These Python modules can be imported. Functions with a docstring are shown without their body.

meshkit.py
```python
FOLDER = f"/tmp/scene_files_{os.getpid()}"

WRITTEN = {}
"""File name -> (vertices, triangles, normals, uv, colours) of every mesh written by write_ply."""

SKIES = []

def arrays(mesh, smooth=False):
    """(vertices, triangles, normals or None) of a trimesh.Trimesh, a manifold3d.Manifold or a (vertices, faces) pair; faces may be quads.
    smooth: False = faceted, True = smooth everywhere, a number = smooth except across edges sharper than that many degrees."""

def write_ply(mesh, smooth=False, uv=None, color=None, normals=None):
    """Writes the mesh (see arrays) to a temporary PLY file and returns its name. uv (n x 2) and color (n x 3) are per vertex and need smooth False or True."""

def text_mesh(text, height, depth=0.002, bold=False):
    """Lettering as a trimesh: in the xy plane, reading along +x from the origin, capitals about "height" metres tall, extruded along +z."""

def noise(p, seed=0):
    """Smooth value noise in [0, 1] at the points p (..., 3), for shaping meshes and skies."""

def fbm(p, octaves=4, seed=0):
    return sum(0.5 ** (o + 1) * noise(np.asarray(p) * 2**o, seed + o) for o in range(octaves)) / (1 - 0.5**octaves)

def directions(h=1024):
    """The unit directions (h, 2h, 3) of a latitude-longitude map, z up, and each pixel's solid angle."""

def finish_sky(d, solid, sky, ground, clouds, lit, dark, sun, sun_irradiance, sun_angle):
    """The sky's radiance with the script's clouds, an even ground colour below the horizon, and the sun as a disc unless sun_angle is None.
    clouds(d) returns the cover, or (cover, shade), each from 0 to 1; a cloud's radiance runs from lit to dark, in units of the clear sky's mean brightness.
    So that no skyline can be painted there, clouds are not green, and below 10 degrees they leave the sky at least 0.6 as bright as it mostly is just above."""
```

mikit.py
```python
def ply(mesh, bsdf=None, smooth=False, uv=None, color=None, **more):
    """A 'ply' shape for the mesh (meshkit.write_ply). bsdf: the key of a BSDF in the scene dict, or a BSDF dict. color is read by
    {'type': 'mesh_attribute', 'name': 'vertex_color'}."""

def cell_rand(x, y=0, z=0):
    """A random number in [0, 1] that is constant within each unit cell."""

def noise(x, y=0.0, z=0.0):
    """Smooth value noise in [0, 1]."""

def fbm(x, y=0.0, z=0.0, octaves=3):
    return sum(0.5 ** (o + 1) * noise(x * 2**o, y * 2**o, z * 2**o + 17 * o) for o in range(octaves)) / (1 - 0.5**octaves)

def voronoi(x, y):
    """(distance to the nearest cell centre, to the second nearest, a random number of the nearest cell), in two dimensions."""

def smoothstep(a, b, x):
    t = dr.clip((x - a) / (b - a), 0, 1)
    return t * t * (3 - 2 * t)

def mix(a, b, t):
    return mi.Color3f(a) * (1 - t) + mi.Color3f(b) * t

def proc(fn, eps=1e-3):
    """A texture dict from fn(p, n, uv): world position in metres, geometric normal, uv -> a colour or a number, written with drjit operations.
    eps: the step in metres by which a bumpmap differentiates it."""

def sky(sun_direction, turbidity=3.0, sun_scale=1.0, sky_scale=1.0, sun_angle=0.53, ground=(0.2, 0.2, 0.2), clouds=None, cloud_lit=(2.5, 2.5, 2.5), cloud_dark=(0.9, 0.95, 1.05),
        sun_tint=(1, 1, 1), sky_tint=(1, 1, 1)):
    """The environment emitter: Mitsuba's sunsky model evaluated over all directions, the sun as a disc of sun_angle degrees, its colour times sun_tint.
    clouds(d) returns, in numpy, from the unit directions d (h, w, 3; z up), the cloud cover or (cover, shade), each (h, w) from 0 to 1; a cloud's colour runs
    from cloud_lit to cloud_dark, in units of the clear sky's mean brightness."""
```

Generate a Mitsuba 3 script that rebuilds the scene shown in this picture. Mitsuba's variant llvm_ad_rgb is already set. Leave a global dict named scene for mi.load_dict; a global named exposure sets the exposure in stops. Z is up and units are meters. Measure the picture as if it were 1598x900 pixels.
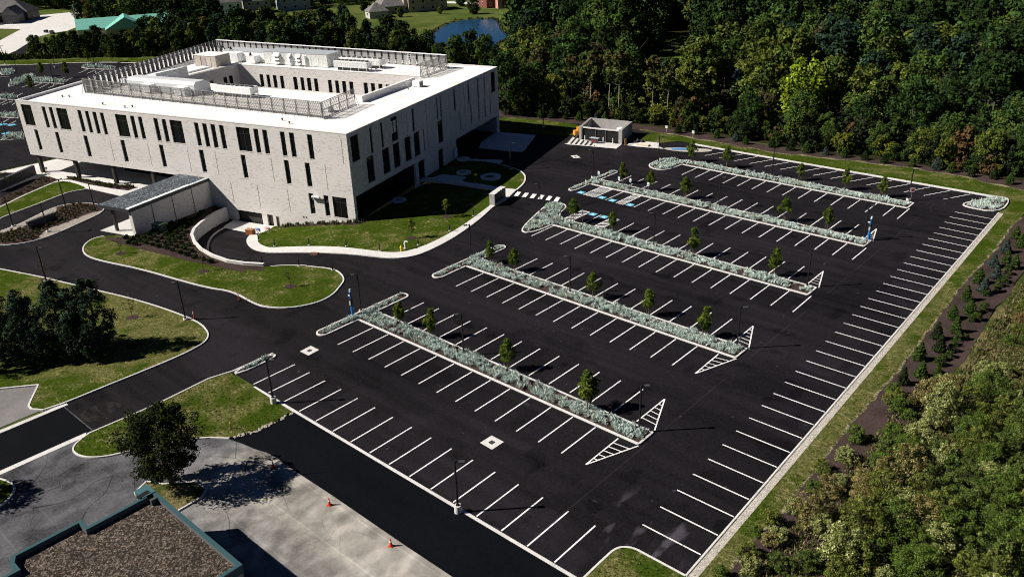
import math, random
import numpy as np, trimesh, drjit as dr, mitsuba as mi, mikit, meshkit
from shapely.geometry import Polygon, LineString, Point, MultiPolygon
from shapely.ops import unary_union
from scipy.interpolate import RBFInterpolator
from mikit import noise, fbm, voronoi, cell_rand, smoothstep, mix, proc

T = mi.ScalarTransform4f
scene, labels = {}, {}
# ------------------------------------------------------------------ camera, sky, exposure
CAM = np.array([71.5544, -37.5075, 45.9590])
FWD, UPV = np.array([-0.606241, 0.671679, -0.425816]), np.array([-0.260917, 0.337809, 0.904327])
scene['camera'] = {'type': 'perspective', 'fov_axis': 'x', 'fov': 63.7028, 'near_clip': 1.0, 'far_clip': 2500.0,
                   'to_world': T().look_at(origin=CAM.tolist(), target=(CAM + FWD * 10).tolist(), up=UPV.tolist())}
SUN_AZ, SUN_EL = math.radians(45.0), math.radians(38.8)      # direction the shadows fall, height of the sun
SUN = [-math.cos(SUN_AZ) * math.cos(SUN_EL), -math.sin(SUN_AZ) * math.cos(SUN_EL), math.sin(SUN_EL)]
scene['sky'] = mikit.sky(SUN, turbidity=3, sky_scale=0.085, sun_tint=(0.87, 1.0, 1.27), sky_tint=(0.66, 0.98, 1.55), ground=(0.06, 0.07, 0.05))
exposure = 2.55

GEO = {
    'walkA_in1': [(-47.41, 34.1), (-46.18, 31.84), (-45.61, 29.95), (-41.63, 27.22), (-38.26, 25.26), (-35.39, 24.47), (-33.52, 24.47)],
    'walkA_in2': [(-31.29, 26.17), (-27.68, 28.29), (-24.52, 30.08), (-21.01, 31.51), (-17.74, 32.46), (-15.41, 33.52), (-14.24, 35.29), (-13.85, 38.13), (-14.02, 41.6), (-15.05, 47.16), (-16.47, 51.94), (-17.94, 56.58)],
    'walkA_out1': [(-49.84, 33.54), (-47.77, 29.98), (-43.84, 26.58), (-39.76, 24.14), (-35.96, 22.81), (-33.24, 22.69), (-30.63, 23.57)],
    'walkA_out2': [(-26.76, 25.89), (-22.83, 28.18), (-19.66, 29.82), (-16.56, 30.85), (-14, 31.98), (-12.45, 33.66), (-11.82, 36.22), (-12.35, 41.65), (-13.43, 46.21), (-15.08, 51.59), (-17.13, 56.68)],
    'wall_top': [(-27.23, 19.27), (-28.61, 18.48), (-30.07, 17.72), (-32.8, 16.8), (-36.48, 16.58), (-40.29, 16.91), (-44.33, 18.03), (-47.95, 19.63), (-50.55, 21.44), (-52.74, 23.67), (-55.25, 26.74), (-56.55, 28.99), (-57.25, 31.18)],
    'ramp_curb': [(-41.16, 18.36), (-45.19, 20.4), (-49.51, 23.3), (-52.69, 26.33), (-53.98, 28.79)],
    'lawnB_top': [(-26.23, 19.7), (-24.63, 21.28), (-21.89, 23.03)],
    'lawnB_r': [(-22.22, 22.63), (-18, 24.48), (-15.68, 24.07), (-13.56, 22.96), (-12.41, 21.25)],
    'lawnB_b': [(-11.12, 19.19), (-10.69, 16.81), (-11.51, 14.42), (-12.76, 12.87), (-14.36, 11.8), (-16.53, 11.1)],
    'lawnB_b2': [(-22.78, 11.51)],
    'lawnB_l': [(-26.45, 10.1), (-32.25, 9.06), (-40.17, 7.91), (-46.39, 6.13), (-50.84, 5.26), (-53.65, 5.28), (-56.17, 5.98), (-58.5, 7.34), (-60.13, 9.29), (-59.82, 10.95)],
    'mulchB_edge': [(-59.12, 10.12), (-53.18, 10.73), (-45.27, 11.73), (-39.56, 13.02), (-33.8, 14.34), (-29.27, 15.47), (-26.26, 16.41)],
    'mulchB_edge2': [(-28.52, 16.7), (-26.93, 17.36), (-25.81, 17.93), (-26.04, 19.57)],
    'canopy_walk': [(-60.66, 12.63), (-61.88, 16.44), (-55.49, 14.4), (-58.51, 12.95)],
    'lawnC': [(-57.95, -5.12), (-49.9, -2.61), (-44.74, -1.39), (-40.23, -0.24)],
    'lawnC2': [(-32.36, 1.83), (-25.96, 3.01), (-21.01, 3.63), (-17.55, 3.85), (-14.9, 3.29), (-13.51, 2.59), (-12.51, 1.38), (-12, -1.34), (-11.98, -5.21), (-12.17, -9.66), (-12.27, -14.37), (-12.52, -15.73), (-12.69, -16.62), (-13.78, -17.3), (-14.69, -17.27), (-15.38, -16.86), (-18.27, -14.94), (-19.84, -16.81), (-20.82, -17.92)],
    'loop_out': [(-81.86, 3.2), (-83.06, 6.21), (-84.47, 10.75), (-86.51, 15.78), (-86.48, 18.09), (-85.29, 19.94), (-81.15, 22.25), (-78.15, 23.54)],
    'loop_island': [(-75.06, 0.82), (-75.64, 2.49), (-76.15, 4.42), (-78.19, 7.77), (-79.93, 11.14), (-79.77, 13.54), (-78.23, 15.68), (-75.95, 16.93), (-73.77, 17.07), (-72.17, 16.56), (-70.65, 14.81), (-69.14, 11.17), (-67.43, 7.34), (-66.29, 3.66), (-66.56, 1.36), (-67.45, -0.44), (-68.8, -1.36)],
    'loop_paver1': [(-75.06, 0.82), (-75.64, 2.49), (-76.15, 4.42), (-78.19, 7.77), (-79.93, 11.14), (-79.25, 11.68), (-76.42, 9.98), (-75.04, 5.78), (-73.96, 3.36), (-74.09, 0.48)],
    'loop_paver2': [(-71.95, 16.24), (-70.65, 14.81), (-69.14, 11.17), (-67.43, 7.34), (-66.29, 3.66), (-67.89, 4.15), (-70.2, 6.43), (-70.47, 8.59), (-71.29, 11.3), (-72.1, 14.08)],
    'loop_wall': [(-72.77, 4.79), (-73.24, 8.68)],
    'lawnE': [(-87.61, 5.22), (-90.71, 9.83), (-93.08, 14.1), (-95.27, 18.49), (-92.32, 19.68), (-85.92, 19.92), (-86.68, 18.18), (-86.7, 15.86), (-84.65, 10.83), (-83.23, 6.27), (-82.12, 3.29)],
    'bedE': [(-88.35, 5.48), (-93.39, 7.24), (-94.71, 9.63), (-98.31, 14.65), (-101.12, 17.36), (-99.87, 18.53), (-95.87, 18.8), (-93.49, 14.26), (-91.21, 10.01)],
    'hedgeE': [(-95.77, 19), (-94.18, 20.15), (-87.96, 21.11), (-82.07, 22.68), (-78.64, 24.07)],
    'wallE': [(-98.56, 9.04), (-99.73, 11.15), (-102.14, 14.92), (-104.86, 16.09)],
    'plazaE': [(-117.73, 15.75), (-113.83, 20.56), (-111.47, 24.77), (-106.3, 26.21), (-101.7, 21.73), (-97.53, 22.8), (-91.64, 25.86), (-80.14, 27.91), (-77.41, 25.92), (-83.76, 23.47), (-89.49, 21.79), (-94.51, 20.29), (-99.9, 19.15), (-101.75, 17.15), (-99.83, 12.9), (-97.5, 8.68), (-98.56, 9.04), (-102.58, 15.23), (-106.73, 16.64), (-110.96, 13.38)],
    'kerbD_road': [(-3.47, 0.23), (-4.77, -2.51), (-4.36, -8.23), (-4.54, -11.56), (-4.97, -14.77)],
    'lawnD_low': [(6.94, -7.11), (4.42, -8.88), (1.16, -14.31), (0.82, -15.39), (-0.17, -16.75), (-1.4, -17.56), (-2.7, -17.75), (-3.55, -17.47), (-4.19, -16.66), (-4.69, -15.37)],
    'lawnR_kerb': [(-19.89, 65.89), (-20.86, 68.63), (-22.33, 71.12), (-24.39, 73.31), (-26.39, 74.51), (-27.83, 75.03), (-31.55, 75.52), (-32.93, 75.34)],
    'walkR': [(-19.89, 65.89), (-22.43, 65.06), (-23.92, 64.86), (-24.5, 64.71), (-26.99, 64.51), (-30.13, 63.64), (-31.34, 63.85), (-31.93, 65.76), (-34.12, 65.37), (-37.01, 64.33), (-37.04, 61.78), (-39.43, 61), (-38.04, 59.58), (-35.54, 60.85), (-32.37, 61.3), (-29.21, 62.19), (-23.51, 63.37), (-22.53, 61.28), (-19.02, 61.24), (-18.05, 61.95)],
    'patioR': [(-49.3, 93.41), (-40.4, 96.21), (-36.07, 86.37), (-34.72, 84.64), (-37.02, 83.46), (-43.86, 81.9), (-48.33, 85.41)],
    'walkR2': [(-42.24, 73.84), (-39.41, 74.89), (-35.76, 77.01), (-33.78, 78.02), (-32.77, 75.45), (-37.38, 75.03), (-39.76, 72.99)],
    'lawnR_far': [(-55.08, 99.97), (-45.71, 102.99), (-40.21, 96.34), (-49.32, 93.6)],
    'ringR': [(-34.13, 67.17), (-28.26, 68.27), (-40.48, 73.59)],
    'ringR2': [(-33.89, 50.76)],
    'signwall': [(-18.93, 57.51), (-17.75, 58.08), (-22.24, 64.85), (-21.88, 61.09)],
    'mulchtop': [(-52.36, 101.9), (-40.75, 114.38), (-29.41, 115.84), (-18.96, 116.24), (-2.92, 117.16)],
    'mulchtop2': [(3.3, 115.11), (21.25, 117.7), (32.58, 117.8), (47.53, 119.05)],
    'mulchlow': [(-54.41, 104.18), (-40.9, 107.94)],
    'mulchlow1': [(-25.62, 110.8), (-20.33, 112.02), (-16.89, 112.82), (-7.33, 112.57)],
    'mulchlow2': [(4.95, 111.67), (13.51, 114.13), (21.92, 115.89), (30.04, 117.16), (38.07, 117.13), (48.5, 114.53)],
    'encl': [(-31.36, 99.31), (-30.96, 99.98), (-23.43, 102.15), (-21.67, 100.75), (-22.15, 104.97), (-31.27, 94.38), (-34.57, 102.27), (-20.89, 97.63), (-21.77, 100.31)],
    'enclpad2': [(-20.53, 100.81), (-20.99, 102.36), (-20.54, 104.94), (-16.19, 105.73), (-15.06, 103.93), (-13.17, 102.72), (-18.18, 101.36)],
    'cross': [(-18.23, 63.25), (-17.5, 63.53), (-18.57, 65.64), (-19.39, 65.45)],
    'cross2': [(-18.47, 63.52), (-17.72, 63.65), (-18.66, 65.73), (-19.35, 65.54), (-11.23, 65.03), (-10.63, 65.27), (-11.62, 67.3), (-12.23, 67.06), (-15.43, 63.98), (-14.88, 64.38)],
    'bed_l': [(47.98, 100.84), (48.03, 104.49), (48.76, 109.28), (49.06, 111.94)],
    'bed_left': [(50.91, 101.31), (50.74, 94.91), (51.14, 86.56), (51.07, 80.75), (50.87, 71.31), (51.14, 62.88), (51.36, 56.85), (51.56, 51.32), (51.74, 44.37)],
    'bed_right': [(56.08, 79.22), (55.91, 75.19), (56, 70.84), (55.9, 66.58), (56.12, 59.65), (56.61, 55.29), (56.3, 51.16), (56.32, 47.5), (56.65, 43.32)],
    'bed_left2': [(51.59, 30.17), (51.75, 26.78), (51.84, 24.43), (51.86, 21), (51.89, 18.05), (51.94, 15.53), (51.94, 13.81)],
    'bed_left3': [(52.01, 13.88), (51.56, 10.46), (51.85, 6.84)],
    'spruce': [(52.26, 91.62), (52.44, 85.28), (53.59, 88.41), (53.48, 81.31), (54.69, 80.17), (52.41, 79.24), (53.63, 75.36), (52.35, 72.45), (53.59, 69.7), (52.5, 66.35), (53.82, 62.95), (52.62, 60.38), (53.92, 57.02), (52.74, 54), (53.85, 51.14), (52.74, 48.07), (53.96, 44.6), (52.99, 42.1)],
    'shrubbed': [(54.54, 55.4), (55.22, 55.94), (54.68, 53.77), (54.82, 52.18), (55.07, 50.72), (54.73, 49.65), (54.64, 48.24), (55.06, 46.49), (55.48, 45.06), (54.53, 60.91), (54.99, 61.59), (54.59, 73.04), (54.77, 74.7), (54.46, 77.57), (54.77, 71.33), (53.84, 69.16), (54.84, 64.74), (54.26, 79.43)],
    'lamp_main': [(4.84, -0.41), (31.4, -0.5), (36.78, 18.36), (13.42, 18.5), (-4.22, 18.24), (13, 38.47), (36.41, 38.49), (-4.97, 38.83), (-8.67, 58.73), (13.05, 58.19), (35.85, 58.43), (-13.29, 79.31), (12.53, 78.23), (35.54, 78.9), (-8.67, 94.01), (12.05, 98.42), (35, 99.62), (-47.18, -2.79), (-19.92, 3.21), (-28.69, 74.29), (-43.79, 102.46)],
    'lamp_loop': [(-78.98, 12.93), (-72.68, 15.32), (-75.91, 3.18), (-68.61, 5.87)],
    'lamp_left': [(-216.55, 55.75), (-228.52, 71.41), (-205.5, 75.04), (-195.31, 57.95), (-165.58, 35.21), (-137.94, 24.4), (-249.47, 63.47)],
    'bollardA': [(-16.79, 51.7), (-15.05, 44.57), (-14.76, 37.68), (-17.74, 32.76), (-23.36, 31.03), (-28.86, 28.26), (-33.65, 25.31), (-39.99, 26.45)],
    'bollardB': [(-22.73, 22.12), (-17.59, 24.08), (-28.17, 19.62)],
    'hydr': [(-15.1, 34.64), (-15.28, 35.5)],
    'hydr2': [(-0.1, -14.02)],
    'cones': [(14.13, -7), (22.28, -6.92), (30.08, -6.85)],
    'delin': [(-19.38, 4.06), (-19.6, 10.5)],
    'treesA': [(-17.65, 38.97), (-20.09, 48.78), (-25.26, 60.97)],
    'treesB': [(-17.75, 17.21)],
    'treesB2': [(-49.21, 8.77), (-32.41, 12.79)],
    'treesC': [(-40.85, -4.79), (-25.89, -0.69)],
    'treesC2': [(-48.05, -2.46)],
    'itree0': [(2.43, 18.97), (7.63, 19.48), (19.39, 19.49), (30.71, 18.37)],
    'itree1': [(-1.79, 39.83), (2.69, 39.76), (16.12, 39.34), (24.32, 39.61), (32.3, 38.87)],
    'itree2': [(-2.44, 59.73), (5.02, 59.67), (19.09, 58.99), (31.07, 59.54)],
    'itree3': [(-7.12, 80.38), (-1.14, 79.89), (5.85, 79.58), (23.33, 79.33), (29.95, 79.62)],
    'itree4': [(-4.08, 98.58), (3.02, 99.1), (16.85, 100.07), (24.96, 99.41), (31.12, 99.39)],
    'towers': [(-4.21, 16.91), (36.2, 78.78)],
    'signs': [(-10.79, 77.71), (-6.09, 77.14), (-3.99, 77.5), (-0.37, 77.49), (-0.87, 59.6), (-6.14, 59.14), (34.94, 99.81)],
    'pad1': [(-1.99, 7.42), (-2.09, 9.01), (-0.54, 9.03), (-0.41, 7.45)],
    'pad2': [(26.16, 7.61), (26.22, 9.15), (27.81, 9.11), (27.76, 7.53)],
    'pad3': [(-25.29, 88.37), (-24.46, 89.24), (-22.74, 88.27), (-23.59, 87.19)],
    'grate': [(0.78, -21.01), (5.72, -8.99)],
    'bigtree': [(8.57, -14.51)],
    'cluster': [(-24.47, -15.31), (-21.38, -13.74), (-19.36, -11.79), (-19.69, -8.79), (-20.02, -6.79)],
    'pond': [(-169.13, 186.06), (-174.97, 195.72), (-183.52, 208.29), (-187.8, 218.89), (-188.52, 226.21), (-183.85, 231.44), (-177, 234.3), (-158.41, 215.08), (-146.66, 205.13), (-138.11, 199.15), (-134.87, 190.72), (-130.98, 181.81), (-122.34, 171.26), (-135.19, 166.1), (-146.14, 164.79)],
    'houses': [(-379.54, 141.21), (-301.07, 122.97), (-275.28, 127.17), (-379.83, 107), (-401.58, 129.69), (-255.06, 219.4), (-225.93, 209.26), (-237.1, 223.39), (-232.04, 226), (-226.74, 239.26), (-212.03, 263.13), (-197.32, 264.98), (-293.98, 180.75), (-273.65, 209.83)],
    'farroad': [(-261.84, 65.95), (-311.25, 83.14), (-347.81, 107.93), (-361.19, 100.51), (-388.31, 109.95), (-384.33, 117.23), (-391.33, 135.04), (-390.23, 144.11), (-322.02, 115.56), (-321.49, 107.22), (-314.55, 98.74), (-280.74, 78.13)],
    'leftlot': [(-249.91, 61.8), (-240.23, 70.61), (-229.83, 81.29), (-214.44, 90.78)],
    'llI1': [(-207.82, 49.37), (-212.51, 51.61), (-220.44, 59.48), (-218.72, 61.54), (-215.98, 60.79), (-209.45, 55.37), (-205.55, 49.12)],
    'llI1s': [(-209.45, 55.37), (-195.66, 60.71), (-199.58, 63.51), (-212.2, 58.15)],
    'llI2': [(-222.36, 65.71), (-228.59, 70.38), (-227.89, 73.97), (-222.24, 77.49), (-218.28, 75.78), (-206.3, 80.22), (-207.59, 82.47), (-212.93, 83.29), (-221.62, 77.88)],
    'llI3': [(-230.49, 55.03), (-227.55, 57.28), (-231.62, 60.26), (-236.66, 61.17), (-239.69, 58.24)],
    'llI4': [(-188.32, 40.36), (-183.23, 42.69), (-185.7, 44.37), (-195.19, 42.76)],
    'llI5': [(-163.88, 31.86), (-158.47, 34.28), (-162.74, 35.84), (-168.92, 33.61)],
    'llI6': [(-138.19, 22.9), (-134.37, 26.73), (-139.72, 28.72), (-140.63, 25.9)],
    'llLines': [(-210.24, 71.38), (-215.08, 76.34), (-207.17, 72.73), (-211.5, 77.36), (-204.12, 74.07), (-208.71, 78.71), (-201.74, 51.08), (-205.44, 56.16), (-198.78, 52.5), (-203.13, 57.3), (-195.82, 53.75), (-200.66, 58.36), (-193.06, 55.21), (-197.6, 59.46), (-209.57, 58.92), (-211.87, 62.65), (-206.99, 60.57), (-209.36, 64.06), (-203.66, 61.61), (-206.54, 65.49), (-200.7, 62.79), (-203.87, 66.81), (-226.17, 53.53), (-224.84, 55.72), (-191.31, 42.97), (-194.97, 46.41), (-188.22, 44.24), (-192.27, 47.86), (-182.48, 38.33), (-185.06, 41.02), (-180.14, 38.02), (-182.83, 41.77), (-177.41, 39.56), (-179.47, 41.07), (-169.57, 33.84), (-171.02, 35.8), (-165.79, 34.43), (-168.28, 37.38), (-156.1, 29.15), (-160.01, 32.6), (-152.85, 29.6), (-156.06, 32.82)],
    'llBlue': [(-154.86, 29.4), (-152.33, 30.55), (-144.46, 26.4), (-141.33, 28.33)],
    'ltrees': [(-214.77, 62.13), (-205.67, 66.04), (-190.41, 49.88), (-228.24, 82.43), (-220.56, 87.17)],
    'transf': [(-54.39, 16.25), (-52.25, 16.78), (-54.06, 18.52)],
    'foresttree_bright': [(-0.76, 138.28)],
    'bluespruce': [(-19.76, 148.34)],
    'misc': [(-30.65, 107.48), (-0.94, 118.71), (9.3, 120.06), (24.68, 125.41), (35.35, 127.79), (45.38, 129.06), (-57.11, 107.26), (-44.56, 115.71)]}

# ------------------------------------------------------------------ materials
def lin(*c):
    return [float(x) for x in c]

def rgb(*c):
    return {'type': 'rgb', 'value': list(map(float, c))}

VC = {'type': 'mesh_attribute', 'name': 'vertex_color'}

def two(b):
    return {'type': 'twosided', 'bsdf': b}

def asphalt_fn(p, n, uv):
    lane = noise(p.y / 3.6 + 0.3 * noise(p.x / 40, p.y / 9), 7.0)
    streak = noise(p.x / 9.0, p.y / 0.7, 3.0)
    big = fbm(p.x / 14, p.y / 14, 1.0, 3)
    grain = noise(p.x * 7, p.y * 7, 2.0)
    fine = noise(p.x * 23, p.y * 23, 5.0)
    v = 0.0112 + 0.006 * (big - 0.5) + 0.0036 * (lane - 0.5) + 0.0042 * (streak - 0.5) + 0.0050 * (grain - 0.5) + 0.0050 * (fine - 0.5)
    dust = smoothstep(0.66, 0.86, fbm(p.x / 6 + 9, p.y / 6, 4.0, 4)) * 0.004
    spot = smoothstep(0.965, 0.99, noise(p.x * 1.3, p.y * 1.3, 11.0)) * 0.025
    seam = (1 - smoothstep(0.03, 0.10, dr.abs(p.x - 38.25 - 0.006 * p.y))) * 0.008 * smoothstep(0.25, 0.55, noise(p.y / 3.0, 2.0))
    scuff = smoothstep(0.62, 0.80, fbm(p.x * 0.9, p.y * 0.35, 31.0, 4)) * 0.05 * smoothstep(5.0, 1.0, dr.sqrt(dr.square(p.x - 44.5) + dr.square(p.y - 7.5)) - 1.0)
    oil = smoothstep(0.80, 0.92, noise(p.x * 0.55 + 3.0, p.y * 0.42, 17.0)) * 0.004
    ay = (p.y - 8.2) / 19.75
    af = dr.abs(ay - dr.round(ay)) * 19.75
    lane2 = (1 - smoothstep(0.25, 0.9, dr.abs(af - 1.5))) * 0.0022 * (0.4 + noise(p.x / 6, p.y / 2, 41.0)) * smoothstep(-6.0, 2.0, p.x)
    patch = smoothstep(0.60, 0.63, fbm(p.x / 7 + 40, p.y / 4, 51.0, 2)) * 0.0022
    v = dr.maximum(v + dust + spot + seam + scuff + lane2 - oil - patch, 0.0025)
    return mi.Color3f(v * 1.04, v * 0.92, v * 1.13)

def pad_fn(p, n, uv):
    v = 0.19 + 0.09 * (fbm(p.x / 3, p.y / 3, 2.0, 5) - 0.5) + 0.03 * (noise(p.x * 8, p.y * 8) - 0.5)
    return mi.Color3f(v * 1.02, v * 0.98, v * 0.98)

def paint_fn(p, n, uv):
    w = smoothstep(0.55, 0.85, 0.5 * fbm(p.x * 1.7, p.y * 1.7, 3.0, 3) + 0.5 * noise(p.x * 14, p.y * 14, 6.0))
    v = 0.80 - 0.42 * w - 0.05 * noise(p.x / 3, p.y / 3, 9.0)
    return mi.Color3f(v, v, v * 0.99)

def worn_fn(p, n, uv):
    m = smoothstep(0.3, 0.75, fbm(p.x / 1.2, p.y / 0.35, 5.0, 5))
    v = 0.0135 + 0.012 * m + 0.006 * (noise(p.x * 9, p.y * 9) - 0.5)
    return mi.Color3f(v * 1.02, v * 0.97, v * 1.0)

def fresh_fn(p, n, uv):
    g = noise(p.x * 9, p.y * 9, 2.0)
    b = fbm(p.x / 5, p.y / 1.2, 3.0, 3)
    v = 0.0040 + 0.002 * (g - 0.5) + 0.002 * (b - 0.5)
    return mi.Color3f(v * 0.82, v * 0.98, v * 1.40)

def old_fn(p, n, uv):
    big = fbm(p.x / 5, p.y / 5, 1.0, 6)
    st = fbm(p.x / 8, p.y / 2.4 + 0.4 * fbm(p.x / 3, p.y / 3, 2.0), 6.0, 6)
    fine = noise(p.x * 9, p.y * 9, 2.0)
    blot = fbm(p.x * 0.9, p.y * 0.6, 14.0, 4)
    pale = smoothstep(7.0, 13.5, p.x + 3.0 * big) * smoothstep(-22.0, -8.0, p.y + 6.0 * (st - 0.5))
    v = 0.088 + 0.075 * (big - 0.45) + 0.055 * (st - 0.45) + 0.035 * (fine - 0.5) + 0.022 * (noise(p.x * 21, p.y * 21) - 0.5) + 0.07 * smoothstep(0.5, 0.78, blot) * (0.3 + 0.7 * pale) - 0.03 * smoothstep(0.55, 0.3, blot) + 0.17 * pale * (0.40 + 1.0 * smoothstep(0.2, 0.75, 0.6 * st + 0.4 * blot))
    wx, wy = p.x + 1.6 * noise(p.x / 3, p.y / 3), p.y + 1.6 * noise(p.x / 3, p.y / 3, 8.0)
    a, b, c = voronoi(wx / 4.6, wy / 4.6)
    crack = (1 - smoothstep(0.0, 0.022, b - a)) * smoothstep(0.42, 0.62, fbm(p.x / 9, p.y / 9, 12.0, 2))
    a2, b2, c2 = voronoi(wx / 1.1, wy / 1.1)
    crz = (1 - smoothstep(0.0, 0.05, b2 - a2)) * smoothstep(0.58, 0.7, fbm(p.x / 5, p.y / 5, 22.0, 2)) * 0.6
    joint = (1 - smoothstep(0.0, 0.035, dr.abs(p.y / 3.3 - dr.round(p.y / 3.3)))) * 0.22
    v = dr.maximum(v, 0.03) * (1 - 0.72 * dr.maximum(crack, crz)) * (1 + joint)
    return mix(mi.Color3f(v * 0.96, v * 0.97, v * 1.06), mi.Color3f(v * 1.06, v * 1.0, v * 0.9), pale)

def concrete_fn(p, n, uv):
    v = 0.60 + 0.10 * (fbm(p.x * 0.7, p.y * 0.7, p.z, 3) - 0.5) + 0.10 * (noise(p.x * 6, p.y * 6, p.z * 6) - 0.5)
    j = dr.maximum(1 - smoothstep(0.0, 0.02, dr.abs(p.x / 1.8 - dr.round(p.x / 1.8))), 1 - smoothstep(0.0, 0.02, dr.abs(p.y / 1.8 - dr.round(p.y / 1.8)))) * 0.22 + 0.12 * smoothstep(0.58, 0.8, fbm(p.x / 2.5, p.y / 2.5, 8.0, 4))
    v = v * (1 - j)
    return mi.Color3f(v, v * 0.985, v * 0.955)

def paver_fn(p, n, uv):
    v = 0.26 + 0.10 * (cell_rand(dr.floor(p.x / 0.4), dr.floor(p.y / 0.25)) - 0.5) + 0.06 * (fbm(p.x, p.y) - 0.5)
    return mi.Color3f(v * 1.1, v, v * 0.86)

def gravel_fn(p, n, uv):
    a, b, c = voronoi(p.x * 13, p.y * 13)
    v = 0.46 + 0.34 * (c - 0.5) + 0.12 * (fbm(p.x, p.y, 3.0) - 0.5)
    v = v * smoothstep(0.0, 0.18, b - a) + 0.03
    return mi.Color3f(v * 1.05, v * 0.98, v * 0.86)

def roof_gravel_fn(p, n, uv):
    a, b, c0 = voronoi(p.x * 5.6 + p.y * 3.2, p.y * 5.6 - p.x * 3.2)
    a1, b1, c1 = voronoi(p.x * 8.5 - p.y * 6.2, p.y * 8.5 + p.x * 6.2)
    c = 0.5 * c0 + 0.5 * c1
    v = dr.maximum(0.042 + 0.32 * (c - 0.45) + 0.05 * (fbm(p.x / 2, p.y / 2) - 0.5), 0.02)
    v = v * smoothstep(0.0, 0.22, b - a) + 0.012
    t = cell_rand(dr.floor(p.x * 9.5), dr.floor(p.y * 9.5), 4)
    return mi.Color3f(v * (1.06 + 0.15 * t), v * 0.94, v * (0.84 - 0.1 * t))

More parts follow.
